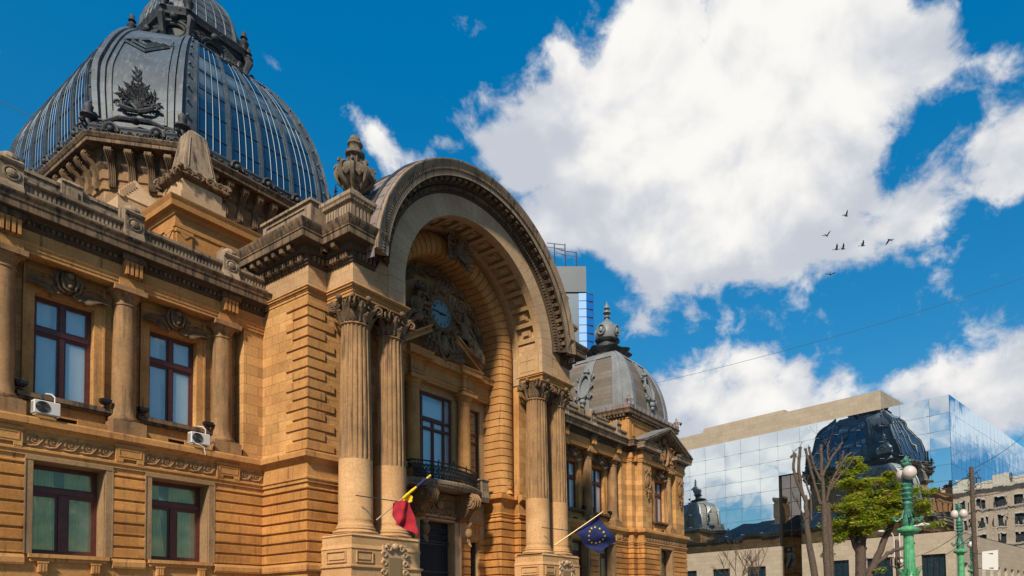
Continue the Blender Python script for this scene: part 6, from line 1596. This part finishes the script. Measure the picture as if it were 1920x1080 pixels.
# =================================================================== old building reflected in the side glass
ob_ = empty('apartment_building', (200, -30, GZ), 'brown six storey apartment building seen only mirrored in the side glass', 'building', absolute=True)
w_ = MB()
po = [(230, -8), (181, -8), (177, -12), (177, -70)]
fr_ = MB()
for a, b in zip(po, po[1:]):
    dx, dy = b[0]-a[0], b[1]-a[1]; l = math.hypot(dx, dy); dx /= l; dy /= l; nx, ny = dy, -dx; ops_ = []
    for k in range(int((l-1)/4.2)):
        for f in range(6): ops_.append((1.6+4.2*k, 3.4+4.2*k, 1.5+4.3*f, 4.1+4.3*f))
    wall(w_, a, b, GZ, 28, ops_, .5)
    for (u0, u1, c, d) in ops_:
        for (p_, q_, r_, s_2) in ((u0-.2, u1+.2, d, d+.35), (u0-.2, u1+.2, c-.25, c)):
            pts = [(a[0]+dx*u+nx*o, a[1]+dy*u+ny*o, z) for z in (r_, s_2) for u, o in ((p_, 0), (q_, 0), (q_, .2), (p_, .2))]
            fr_.add(pts, [(0,1,2,3),(7,6,5,4),(0,4,5,1),(1,5,6,2),(2,6,7,3),(3,7,4,0)])
build(w_, 'wall', stone('brown_render', (.46, .30, .19), (.37, .23, .14), (.24, .15, .10), brick=None), ob_)
for z in (5.6, 14.2, 22.9): fr_.mould(po, [(0, z), (.4, z+.1), (.5, z+.4), (0, z+.5)])
fr_.mould(po, [(0, 27), (.5, 27.4), (1.1, 27.9), (1.1, 28.5), (0, 28.6), (-.6, 28.7), (-.6, 30)])
for k in range(7): fr_.box(176.9, 178.4, -16-8.2*k, -12.5-8.2*k, 28.6, 31.0)
build(fr_, 'cornices_and_window_trim', stone('cream_trim', (.55, .42, .3), (.46, .34, .24), (.3, .2, .15), brick=None), ob_)
wi = MB(); wi.mould(po, [(-.45, GZ), (-.45, 28)]); build(wi, 'window_panes', 'dark', ob_)
rfb = MB(); rfb.add([(177.5, -70, 29.5), (177.5, -12, 29.5), (181, -8.5, 29.5), (230, -8.5, 29.5), (230, -70, 29.5)], [(0, 1, 2, 3, 4)]); build(rfb, 'roof', 'lead', ob_)
# =================================================================== street lamps
def ornate_lamp(name, loc, label, rot=0, s=1.0, top=7.86):
    # tall green cast iron candelabrum, local z from the ground; 'top' is the height of its crown
    t = empty(name, loc, label, 'street lamp', rz=rot); k = top/7.86; t.scale = (s, s, 1)
    Zt = lambda z: z*k
    b = MB(); b.lathe(0, 0, [(.55, 0), (.55, .35), (.42, .5), (.36, .9), (.44, 1.0), (.44, 1.1), (.30, 1.3), (.26, 2.0), (.34, 2.25), (.38, 2.4), (.50, 2.75), (.52, 2.80), (.46, 2.90), (.30, 2.98), (.24, 3.2)], 20)
    for j in range(8): a = PI*j/4; b.leaf((.3*math.cos(a), .3*math.sin(a), 2.2), (math.cos(a)*.4, math.sin(a)*.4, 1), (math.cos(a), math.sin(a), 0), .5, .25, .3)
    for j in range(8): a = PI*j/4; b.leaf((.30*math.cos(a), .30*math.sin(a), 3.0), (math.cos(a)*.1, math.sin(a)*.1, 1), (math.cos(a), math.sin(a), 0), .35, .22, .35)
    build(b, 'base', 'green', t, 40)
    sh2 = MB(); n = 16; rs = []
    for z, r in ((3.15, .25), (3.3, .235), (3.6, .225), (4.3, .205), (4.72, .195)):
        rs.append([(r*(1-.07*(i % 2))*math.cos(2*PI*i/(2*n)+z*.25), r*(1-.07*(i % 2))*math.sin(2*PI*i/(2*n)+z*.25), z) for i in range(2*n)])
    sh2.rings(rs); sh2.lathe(0, 0, [(.2, 4.7), (.25, 4.74), (.25, 4.78), (.44, 4.86), (.46, 4.93), (.40, 5.0), (.22, 5.06), (.17, 5.15)], 20)
    build(sh2, 'fluted_shaft', 'green', t, 40)
    u = MB(); u.lathe(0, 0, [(.16, 5.05), (.20, 5.3), (.13, 5.5), (.12, 5.9), (.17, 6.0), (.13, 6.1), (.19, 6.2), (.14, 6.28), (.20, 6.4), (.14, 6.48), (.20, 6.6), (.15, 6.68), (.19, 6.8), (.13, 6.9), (.12, 7.0), (.10, 7.5), (.14, 7.56), (.24, 7.6), (.25, 7.66), (.14, 7.7), (.12, 7.8), (.07, 7.9), (.02, 8.0)], 14)
    for j in range(4):
        a = PI*j/2+.4; c, s_ = math.cos(a), math.sin(a)
        u.tube([(c*.12, s_*.12, 5.75), (c*.25, s_*.25, 5.45), (c*.50, s_*.50, 5.28), (c*.64, s_*.64, 5.36)], [.05, .06, .05, .03], 6)
        u.spiral((c*.62, s_*.62, 5.40), (c, s_, 0), (0, 0, 1), .09, 1.3, .035, n=10); u.leaf((c*.3, s_*.3, 5.4), (c, s_, -.2), (0, 0, 1), .35, .16, .3, 4)
    for j in range(14):
        a = 2.4*j; z = 5.95+.075*j; u.leaf((.12*math.cos(a), .12*math.sin(a), z), (math.cos(a), math.sin(a), .25), (0, 0, 1), .2, .13, -.2, 3)
    for j in range(6): a = PI*j/3; u.ball((.12*math.cos(a), .12*math.sin(a), 7.78), .07, 6)
    u.v = [(x*1.25, y*1.25, z) if math.hypot(x, y) < .24 else (x*.85, y*.85, z) for x, y, z in u.v]; build(u, 'crown', 'teal', t, 45)
    g = MB()
    for j, a in enumerate((.6, .6+PI)):
        g.ball((.27*math.cos(a), .27*math.sin(a), 7.25), .29, 16)
    build(g, 'globe', 'globe', t, 60)
    h = MB()
    for a in (.6, .6+PI):
        h.tube([(.24*math.cos(a), .24*math.sin(a), 7.02), (.12*math.cos(a), .12*math.sin(a), 6.95)], .04, 6); h.tube([(.24*math.cos(a), .24*math.sin(a), 7.45), (.15*math.cos(a), .15*math.sin(a), 7.58)], .04, 6)
    build(h, 'globe_holder', 'teal', t)
    if k != 1:
        for c in kids(t): c.scale = (1, 1, k)
    return t
l1 = ornate_lamp('street_lamp', (30.3, 4.44, GZ), 'tallest and nearest green cast iron lamp, its globes in front of the leafy tree')
l2 = ornate_lamp('street_lamp', (56.2, 4.76, GZ), 'green cast iron lamp just left of the leaning utility pole', .9, 1.05, 9.3)
l3 = ornate_lamp('street_lamp', (69.8, 4.95, GZ), 'small far green lamp half hidden behind the green lamp near the utility pole', 2.0, 1.0, 8.0)
# far lamp with two modern arms and a little ornate head
t = empty('double_arm_lamp', (64.4, 10.4, GZ), 'grey lamp post with two curved white arms left of the nearest green lamp', 'street lamp')
b = MB(); b.lathe(0, 0, [(.35, 0), (.35, .5), (.2, .7), (.16, 3), (.16, 5.2)], 12); b.lathe(0, 0, [(.16, 5.2), (.24, 5.3), (.24, 5.4), (.16, 5.5), (.18, 6.0), (.22, 6.4), (.20, 7.6), (.14, 7.75), (.02, 7.8)], 14)
for k in range(4): a = PI*k/2+.5; b.tube([(.2*math.cos(a), .2*math.sin(a), 5.3), (.62*math.cos(a), .62*math.sin(a), 5.6), (.58*math.cos(a), .58*math.sin(a), 6.1), (.2*math.cos(a), .2*math.sin(a), 6.25)], .06, 6)
build(b, 'post', 'bark2', t, 40)
g = MB(); g.ball((-.3, -.3, 5.8), .26, 12); build(g, 'globe', 'globe', t, 60)
sv_ = Vector((.54, -.84, 0))
for s, hh, rch, nm_ in ((-1, 8.5, 1.0, 0), (1, 8.9, 2.1, 1)):
    a = MB(); d = sv_*s
    a.tube([d*.25+Vector((0, 0, 6.2)), d*.25+Vector((0, 0, hh-.7)), d*.35+Vector((0, 0, hh-.25)), d*.6+Vector((0, 0, hh)), d*rch+Vector((0, 0, hh+.1*nm_+.02))], .06, 7)
    o = build(a, 'arm', 'white', t, 50)
    c = MB(); p = d*(rch+.35)+Vector((0, 0, hh+.12*nm_+.02)); c.ball(p, .5 if nm_ else .34, 12, (.75, 1.05 if nm_ else .9, .42)); build(c, 'lamp_head', 'white', o, 60)
# utility pole
t = empty('utility_pole', (45.63, 3.10, GZ), 'leaning brown utility pole with tangled cables in front of the glass building', 'utility pole')
P0 = Vector((.05, 0, 0)); P1 = Vector((-.45, 0, 9.95))
b = MB(); b.tube([P0, P1], [.17, .115], 12); b.tube([P0+(P1-P0)*.5-Vector((0, 0, .1)), P0+(P1-P0)*.5+Vector((0, 0, .1))], .17, 10); build(b, 'pole', 'bark', t, 60)
c = MB(); rp_ = random.Random(2)
for k in range(6):
    pts = [P1+Vector((rp_.uniform(-.1, .5), rp_.uniform(-.5, .3), -.2-.25*j+rp_.uniform(-.2, .2))) for j in range(7)]
    c.tube(pts, .018, 4)
for z in (8.6, 9.3): c.tube([P1*(z/9.95)+Vector((.25, -.45, 0)), P1*(z/9.95)+Vector((-.2, .4, 0))], .04, 5)
build(c, 'cable_loops', 'wirem', t)
t = empty('sign_panel', (45.95, 2.4, 1.75), 'blank cream square panel fixed to the side of the utility pole', 'sign')
b = MB(); c0_ = Vector((0, 0, 0)); sd2 = Vector((.56, -.82, 0)); nn = Vector((.82, .56, 0))
pts = [c0_+sd2*(x)+Vector((0, 0, z))+nn*o for o in (0, .05) for x, z in ((-.45, .48), (.52, .42), (.55, 1.62), (-.42, 1.52))]
b.add(pts, [(0,1,2,3),(7,6,5,4),(0,4,5,1),(1,5,6,2),(2,6,7,3),(3,7,4,0)]); build(b, 'panel', 'white', t)
b = MB(); b.tube([(-.25, .6, .55), (.1, -.2, .55)], .025, 5); b.tube([(-.25, .6, 1.4), (.1, -.2, 1.4)], .025, 5); build(b, 'bracket', 'iron', t)
# wires
def wire(name, a, b, sag, label, r=.02, group='overhead cables'):
    a, b = Vector(a), Vector(b); mb = MB(); n = 24
    mb.tube([Vector((0, 0, 0))+(b-a)*(k/n)-Vector((0, 0, sag*4*(k/n)*(1-k/n))) for k in range(n+1)], r, 5)
    o = build(mb, name, 'wirem', None); o.location = a; tag(o, label, 'cable', group)
wire('overhead_cable', (60.0, 53.5, 23.3), (101, -8, 43), 1.6, 'thin cable slanting across the clouds from the small dome to the upper right', .02)
wire('overhead_cable', (14.5, 84.4, 52), (25.5, 68.0, 41.4), .3, 'thin cable crossing the blue sky at the far left down to the great dome', .03)
hp = Vector((45.15, 3.1, 8.1))
wire('overhead_cable', hp, (96, -2, 24), .8, 'cable rising from the utility pole top across the side glass to the right', .02)
wire('overhead_cable', hp-Vector((0, 0, .3)), (62, 14.6, 7.4), .5, 'cable from the utility pole down to the left past the glass corner', .02)
wire('overhead_cable', (45.5, 3.1, 6.5), (70, -6, 14), .9, 'lower cable leaving the utility pole towards the right edge', .02)
wire('overhead_cable', (45.3, 3.1, 5.0), (64.4, 10.4, 4.4), .6, 'slack cable between utility pole and double arm lamp, upper one', .018)
wire('overhead_cable', (45.35, 3.1, 4.3), (64.4, 10.4, 3.4), .6, 'slack cable between utility pole and double arm lamp, lower one', .018)
# =================================================================== trees
def branch(mb, pts, r): mb.tube(pts, r, 8)
def smoothp(pts, n=5, jit=.0, rr=None):
    out = []
    P = [Vector(p) for p in pts]
    for i in range(len(P)-1):
        p0, p1, p2, p3 = P[max(i-1, 0)], P[i], P[i+1], P[min(i+2, len(P)-1)]
        for k in range(n):
            t = k/n; q = .5*((2*p1)+(-p0+p2)*t+(2*p0-5*p1+4*p2-p3)*t*t+(-p0+3*p1-3*p2+p3)*t**3)
            if rr and jit: q += Vector((rr.uniform(-jit, jit), rr.uniform(-jit, jit), rr.uniform(-jit, jit)))
            out.append(q)
    out.append(P[-1]); return out
T0 = Vector((45.7, 11.9, GZ))
sx, sdv = Vector((.54, -.84, 0)), Vector((.84, .54, 0))       # right as seen from the square, and away
def tp_(px, z, d=0): return sx*px+sdv*d+Vector((0, 0, z))
def tree_pollard():
    t = empty('pollarded_tree', T0, 'bare pollarded tree with several stubby upright limbs and two trunks', 'tree')
    r = random.Random(3)
    w = MB()
    branch(w, smoothp([tp_(-.45, 0), tp_(-.62, 3.9), tp_(-.98, 6.5), tp_(-1.05, 8.2), tp_(-1.1, 9.3)], 4, .03, r), [.28-.010*k for k in range(17)])
    build(w, 'trunk', 'bark', t, 60)
    w = MB(); branch(w, smoothp([tp_(.3, 0), tp_(.22, 3.9), tp_(.18, 6.5), tp_(.10, 8.9)], 4, .03, r), [.30-.009*k for k in range(13)]); branch(w, smoothp([tp_(.5, 3.5, .1), tp_(.45, 6.8, .1), tp_(.35, 8.8)], 4, .02, r), .2)
    build(w, 'trunk', 'bark', t, 60)
    L_ = [([tp_(-1.05, 9.0), tp_(-1.5, 9.9), tp_(-1.85, 11.1), tp_(-1.7, 12.1), tp_(-1.95, 11.9)], .16), ([tp_(-1.0, 8.6), tp_(-1.45, 10.4), tp_(-1.35, 12.5)], .20), ([tp_(-.1, 8.7), tp_(-.55, 10.4), tp_(-1.0, 12.4)], .17),
          ([tp_(.1, 8.6), tp_(.05, 10.6), tp_(.05, 12.6)], .22), ([tp_(-.05, 10.2), tp_(-.5, 11.4), tp_(-.75, 12.5)], .15), ([tp_(.3, 8.9), tp_(.7, 10.2), tp_(1.5, 11.6), tp_(2.0, 12.1)], .15), ([tp_(.1, 10.6), tp_(.6, 11.6), tp_(1.2, 12.4), tp_(1.45, 12.75)], .15),
          ([tp_(1.0, 11.0), tp_(1.4, 11.7), tp_(1.5, 12.2)], .12), ([tp_(.4, 9.4), tp_(1.1, 10.4), tp_(1.9, 11.3), tp_(2.2, 12.0)], .09), ([tp_(.5, 11.6), tp_(.45, 12.3), tp_(.6, 12.9)], .10), ([tp_(-1.0, 6.6), tp_(-1.3, 8.0), tp_(-1.95, 9.5)], .10), ([tp_(-.75, 7.6), tp_(-.8, 9.4), tp_(-1.25, 10.6)], .11)]
    for pts, rad in L_:
        q = smoothp(pts, 4, .04, r); w = MB(); rad *= .64; branch(w, q, [rad*(1-.25*k/len(q)) for k in range(len(q))]); e = q[-1]; w.ball(e, rad*1.1, 7, (1, 1, .7)); m_ = q[len(q)//2]; w.ball(m_, rad*1.15, 7)
        for k in range(5):
            p = q[r.randrange(2, len(q))]; e2 = p+Vector((r.uniform(-.4, .4), r.uniform(-.4, .4), r.uniform(.2, .7))); w.tube([p, (p+e2)/2+Vector((r.uniform(-.06, .06), 0, 0)), e2], [.03, .018, .007], 5)
            w.tube([(p+e2)/2, (p+e2)/2+Vector((r.uniform(-.3, .3), r.uniform(-.3, .3), .25))], [.014, .006], 4)
        build(w, 'limb', 'bark', t, 60)
tree_pollard()
MT['leafm'] = None
def leaf_mat(name, c1, c2, c3):
    m, tt, b = mat(name); N = tt.nodes.new
    g = N('ShaderNodeNewGeometry'); n = N('ShaderNodeTexNoise'); n.inputs['Scale'].default_value = 1.1; n.inputs['Detail'].default_value = 3; tt.links.new(g.outputs['Position'], n.inputs['Vector'])
    r = N('ShaderNodeValToRGB'); r.color_ramp.elements[0].position = .35; r.color_ramp.elements[0].color = (*c1, 1); r.color_ramp.elements[1].position = .55; r.color_ramp.elements[1].color = (*c2, 1); e = r.color_ramp.elements.new(.68); e.color = (*c3, 1)
    tt.links.new(n.outputs[0], r.inputs[0]); tt.links.new(r.outputs[0], b.inputs['Base Color']); b.inputs['Roughness'].default_value = .6
    b.inputs['Subsurface Weight'].default_value = 0
    tr = N('ShaderNodeBsdfTranslucent'); tt.links.new(r.outputs[0], tr.inputs['Color']); mx_ = N('ShaderNodeMixShader'); mx_.inputs[0].default_value = .35
    o = [x for x in tt.nodes if x.type == 'OUTPUT_MATERIAL'][0]; tt.links.new(b.outputs[0], mx_.inputs[1]); tt.links.new(tr.outputs[0], mx_.inputs[2]); tt.links.new(mx_.outputs[0], o.inputs[0])
    return m
MT['leafm'] = leaf_mat('spring_leaves', (.20, .27, .02), (.42, .46, .04), (.42, .28, .08))
def leaves(mb, c, rad, n, r, size=.17, sc=(1, 1, .7)):
    for k in range(n):
        while True:
            q = Vector((r.uniform(-1, 1), r.uniform(-1, 1), r.uniform(-1, 1)))
            if .2 < q.length < 1: break
        p = Vector(c)+Vector((q.x*sc[0], q.y*sc[1], q.z*sc[2]))*rad
        a, b = r.uniform(0, 2*PI), r.uniform(-.5, .5); d = Vector((math.cos(a), math.sin(a), b)).normalized(); s = d.cross(Vector((r.uniform(-.4, .4), r.uniform(-.4, .4), 1))).normalized(); l = size*r.uniform(.5, 1.15)
        mb.add([p-d*l*.5, p+s*l*.38, p+d*l*.6, p-s*l*.38], [(0, 1, 2, 3)])
def tree_green():
    t = empty('leafy_tree', (54.4, 11.3, GZ), 'bright green leafy tree behind the bare pollarded tree', 'tree'); r = random.Random(12)
    w = MB(); branch(w, smoothp([tp_(0, 0), tp_(-.15, 3), tp_(-.05, 5.2), tp_(0, 8.6)], 4, .05, r), [.50-.012*k for k in range(13)])
    for k in range(26): p = tp_(-.1, .8+.26*k); a = 2.1*k; w.tube([p+Vector((math.cos(a)*.42, math.sin(a)*.42, 0)), p+Vector((math.cos(a+.8)*.48, math.sin(a+.8)*.48, .4))], .05, 4)
    build(w, 'trunk', 'bark2', t, 60)
    Ls = [([tp_(.1, 3.3), tp_(1.0, 5.2), tp_(1.9, 7.2), tp_(3.0, 9.4), tp_(3.6, 9.9)], .33), ([tp_(.9, 4.9), tp_(2.0, 5.9), tp_(3.0, 6.3), tp_(4.1, 6.7)], .2), ([tp_(-.1, 5.8), tp_(-.8, 7.5), tp_(-1.0, 9.5)], .25), ([tp_(0, 7.6), tp_(.8, 9.4), tp_(1.0, 11)], .2), ([tp_(1.6, 6.6), tp_(2.5, 8.6), tp_(2.4, 10.4)], .15), ([tp_(0, 7), tp_(-1.6, 8.8), tp_(-2.1, 9.4)], .12)]
    for pts, rad in Ls:
        w = MB(); q = smoothp(pts, 4, .06, r); branch(w, q, [rad*(1-.6*k/len(q)) for k in range(len(q))]); build(w, 'limb', 'bark2', t, 60)
    cl = [(-1.6, 7.6, .8), (-.6, 8.6, 1.1), (.9, 8.4, .9), (1.7, 8.9, .9), (2.3, 9.0, .9), (3.0, 10.6, .9), (.2, 11.6, .9), (-1.0, 9.6, 1.3), (-1.9, 8.6, .9), (-.2, 10.3, 1.4), (.9, 10.9, 1.2), (-.9, 11.8, 1.0), (-.3, 12.6, .75), (-.6, 13.3, .5), (.2, 8.9, 1.2), (1.2, 9.4, 1.2), (1.8, 10.5, 1.1), (2.6, 9.8, 1.1), (3.4, 10.1, 1.0), (3.9, 9.3, .9), (4.5, 9.8, .7), (2.7, 11.3, .7), (1.6, 11.7, .7), (-2.3, 7.2, .55), (-2.5, 6.2, .4), (.3, 7.9, .7), (-.9, 8.0, .8), (4.0, 11.0, .4), (5.2, 10.9, .3), (.9, 4.9, .25), (2.0, 12.1, .5), (3.3, 8.8, .6), (-2.5, 9.8, .45), (5.3, 8.3, .25)]
    lf = MB()
    for (x, z, rad) in cl:
        for k in range(3):
            d = r.uniform(-1.2, 1.2); c = tp_(x+r.uniform(-.35, .35)*rad, z+GZ*0+r.uniform(-.3, .3)*rad-.3, d); leaves(lf, c, rad*.62, int(210*rad*rad+60), r, .24)
        # flat sprays of leaves reaching outwards
        for k in range(int(6*rad)+2):
            a = r.uniform(0, 2*PI); c = tp_(x, z-.3, r.uniform(-1, 1)); q = c+Vector((math.cos(a), math.sin(a), r.uniform(-.3, .25)))*rad; leaves(lf, q, .45, 60, r, .22, (1.2, 1.2, .6))
    build(lf, 'crown', 'leafm', t)
tree_green()
def bare_shrub(loc, h, label, seed):
    t = empty('bare_sapling', loc, label, 'tree', 'bare saplings by the stone base'); r = random.Random(seed); mb = MB()
    def grow(p, d, l, rad, dep):
        q = p+d*l*.5+Vector((r.uniform(-.05, .05), r.uniform(-.05, .05), 0))*l; e = p+d*l; mb.tube([p, q, e], [rad, rad*.85, rad*.7], 5)
        if dep == 0: return
        for k in range(3 if dep > 1 else 2):
            a = r.uniform(0, 2*PI); n2_ = (d+Vector((math.cos(a), math.sin(a), r.uniform(-.1, .3)))*.62).normalized(); grow(e, n2_, l*r.uniform(.6, .85), rad*.62, dep-1)
        grow(e, (d+Vector((r.uniform(-.15, .15), r.uniform(-.15, .15), .1))).normalized(), l*.75, rad*.7, dep-1)
    grow(Vector((0, 0, 0)), Vector((0, 0, 1)), h*.48, .085, 3); build(mb, 'branches', 'bark', t)
bare_shrub((66.3, 26.1, GZ), 6.9, 'leafless twiggy sapling nearest the palace, before the stone base', 4); bare_shrub((67.6, 24.0, GZ), 6.7, 'leafless twiggy sapling halfway between the palace and the pollarded tree', 9)
# =================================================================== birds
def bird(loc, rz, up1, up2, label, sc=1):
    t = empty('bird', loc, label, 'bird', 'birds flying under the cloud', rz=rz); t.scale = (sc, sc, sc); b = MB()
    b.rings([[(x, r_*math.cos(a), r_*.8*math.sin(a)+z) for a in [2*PI*k/8 for k in range(8)]] for x, r_, z in ((-.36, .02, .0), (-.2, .06, 0), (0, .11, 0), (.18, .09, .02), (.28, .06, .04), (.36, .055, .05), (.42, .02, .04), (.48, .005, .03))])
    b.add([(-.3, -.02, 0), (-.58, -.12, 0), (-.62, 0, .01), (-.58, .12, 0), (-.3, .02, .02)], [(0, 1, 2, 3, 4)])
    build(b, 'body', 'iron', t, 60)
    for s, u in ((-1, up1), (1, up2)):
        w = MB(); r1 = [(.16, s*.08, .03), (-.10, s*.08, .02)]; m1 = [(.20, s*(.08+.38*math.cos(u)), .38*math.sin(u)+.03), (-.10, s*(.08+.38*math.cos(u)), .38*math.sin(u))]; e = [(.0, s*(.08+.80*math.cos(u*.8)), .80*math.sin(u*.8)), (-.08, s*(.08+.78*math.cos(u*.8)), .76*math.sin(u*.8))]
        P = r1+m1+e; w.add([p for p in P]+[(x, y, z+.02) for x, y, z in P], [(0, 1, 3, 2), (2, 3, 5, 4), (6, 8, 9, 7), (8, 10, 11, 9), (0, 2, 8, 6), (2, 4, 10, 8), (1, 7, 9, 3), (3, 9, 11, 5), (4, 5, 11, 10), (0, 6, 7, 1)]); build(w, 'wing', 'iron', t)
BD = [((96.93, 20.83, 54.91), 'highest small dark bird, alone above the others'), ((95.55, 23.18, 52.2), 'small dark bird second from the top, at the left of the flock'), ((96.33, 22.13, 50.24), 'left bird of the close pair low in the flock'),
      ((96.81, 21.37, 50.3), 'right bird of the close pair low in the flock'), ((98.3, 19.04, 50.71), 'small dark bird between the close pair and the rightmost bird'), ((100.33, 15.82, 51.47), 'rightmost bird of the flock, wings folded down'), ((95.96, 22.95, 46.75), 'lowest bird, faint against the blue below the flock')]
ups = [(1.3, 1.1), (.9, .5), (1.1, .9), (1.2, 1.0), (1.0, 1.2), (-.7, -.5), (.3, .5)]
for i, (p, lb) in enumerate(BD): bird(p, R(-60+([20, 50, 0, 5, 0, -150, 70][i])), *ups[i], lb, .92)
t = empty('perched_bird', (64.0, 31.0, 19.45), 'small dark bird perched at the right corner of the pavilion cornice', 'bird'); b = MB(); b.ball((0, 0, .22), .14, 8, (1.4, .8, 1)); b.ball((.17, 0, .38), .08, 8); b.tube([(.23, 0, .38), (.3, 0, .37)], [.02, .005], 4); b.add([(-.15, -.03, .2), (-.4, -.05, .12), (-.4, .05, .12), (-.15, .03, .2)], [(0, 1, 2, 3)]); b.tube([(0, 0, 0), (0, 0, .12)], .02, 4); build(b, 'body', 'iron', t, 60)
# =================================================================== ground
def sheet(name, pts, z, m, kind='structure'):
    mb = MB(); mb.add([(x, y, z) for x, y in pts], [tuple(range(len(pts)))]); o = build(mb, name, m); tag(o, kind=kind); return o
sheet('ground', [(-1500, -1500), (1500, -1500), (1500, 1500), (-1500, 1500)], GZ-.12, 'asphalt')
pvm = MB(); pvm.mould([(-60, 22), (74, 22), (74, 110)], [(-60, GZ), (0, GZ), (.02, GZ-.02), (.02, GZ-.13)], caps=False)
o = MB(); o.box(-60, 74, 21, 31, GZ-.13, GZ); pv_ = build(o, 'pavement', 'paving'); tag(pv_, kind='structure')
o = MB(); o.box(64.3, 74, 31, 110, GZ-.13, GZ); pv_ = build(o, 'side_pavement', 'paving'); tag(pv_, kind='structure')
o = MB(); o.box(-60, 130, -3, 6.5, GZ-.13, GZ); pv_ = build(o, 'square_pavement', 'paving'); tag(pv_, kind='structure')
o = MB()
for k in range(24): o.add([(-60+6*k, 13.7, GZ-.116), (-57+6*k, 13.7, GZ-.116), (-57+6*k, 13.85, GZ-.116), (-60+6*k, 13.85, GZ-.116)], [(0, 1, 2, 3)])
pv_ = build(o, 'road_markings', 'paint'); tag(pv_, kind='structure')
st_ = MB()
for k in range(8): st_.box(XC-3.6-.0, XC+3.6, 23.6+.75*k, 29.8, GZ+.16*k, GZ+.16*(k+1)-.002)
bp(st_, 'entrance_steps', 'base_stone')
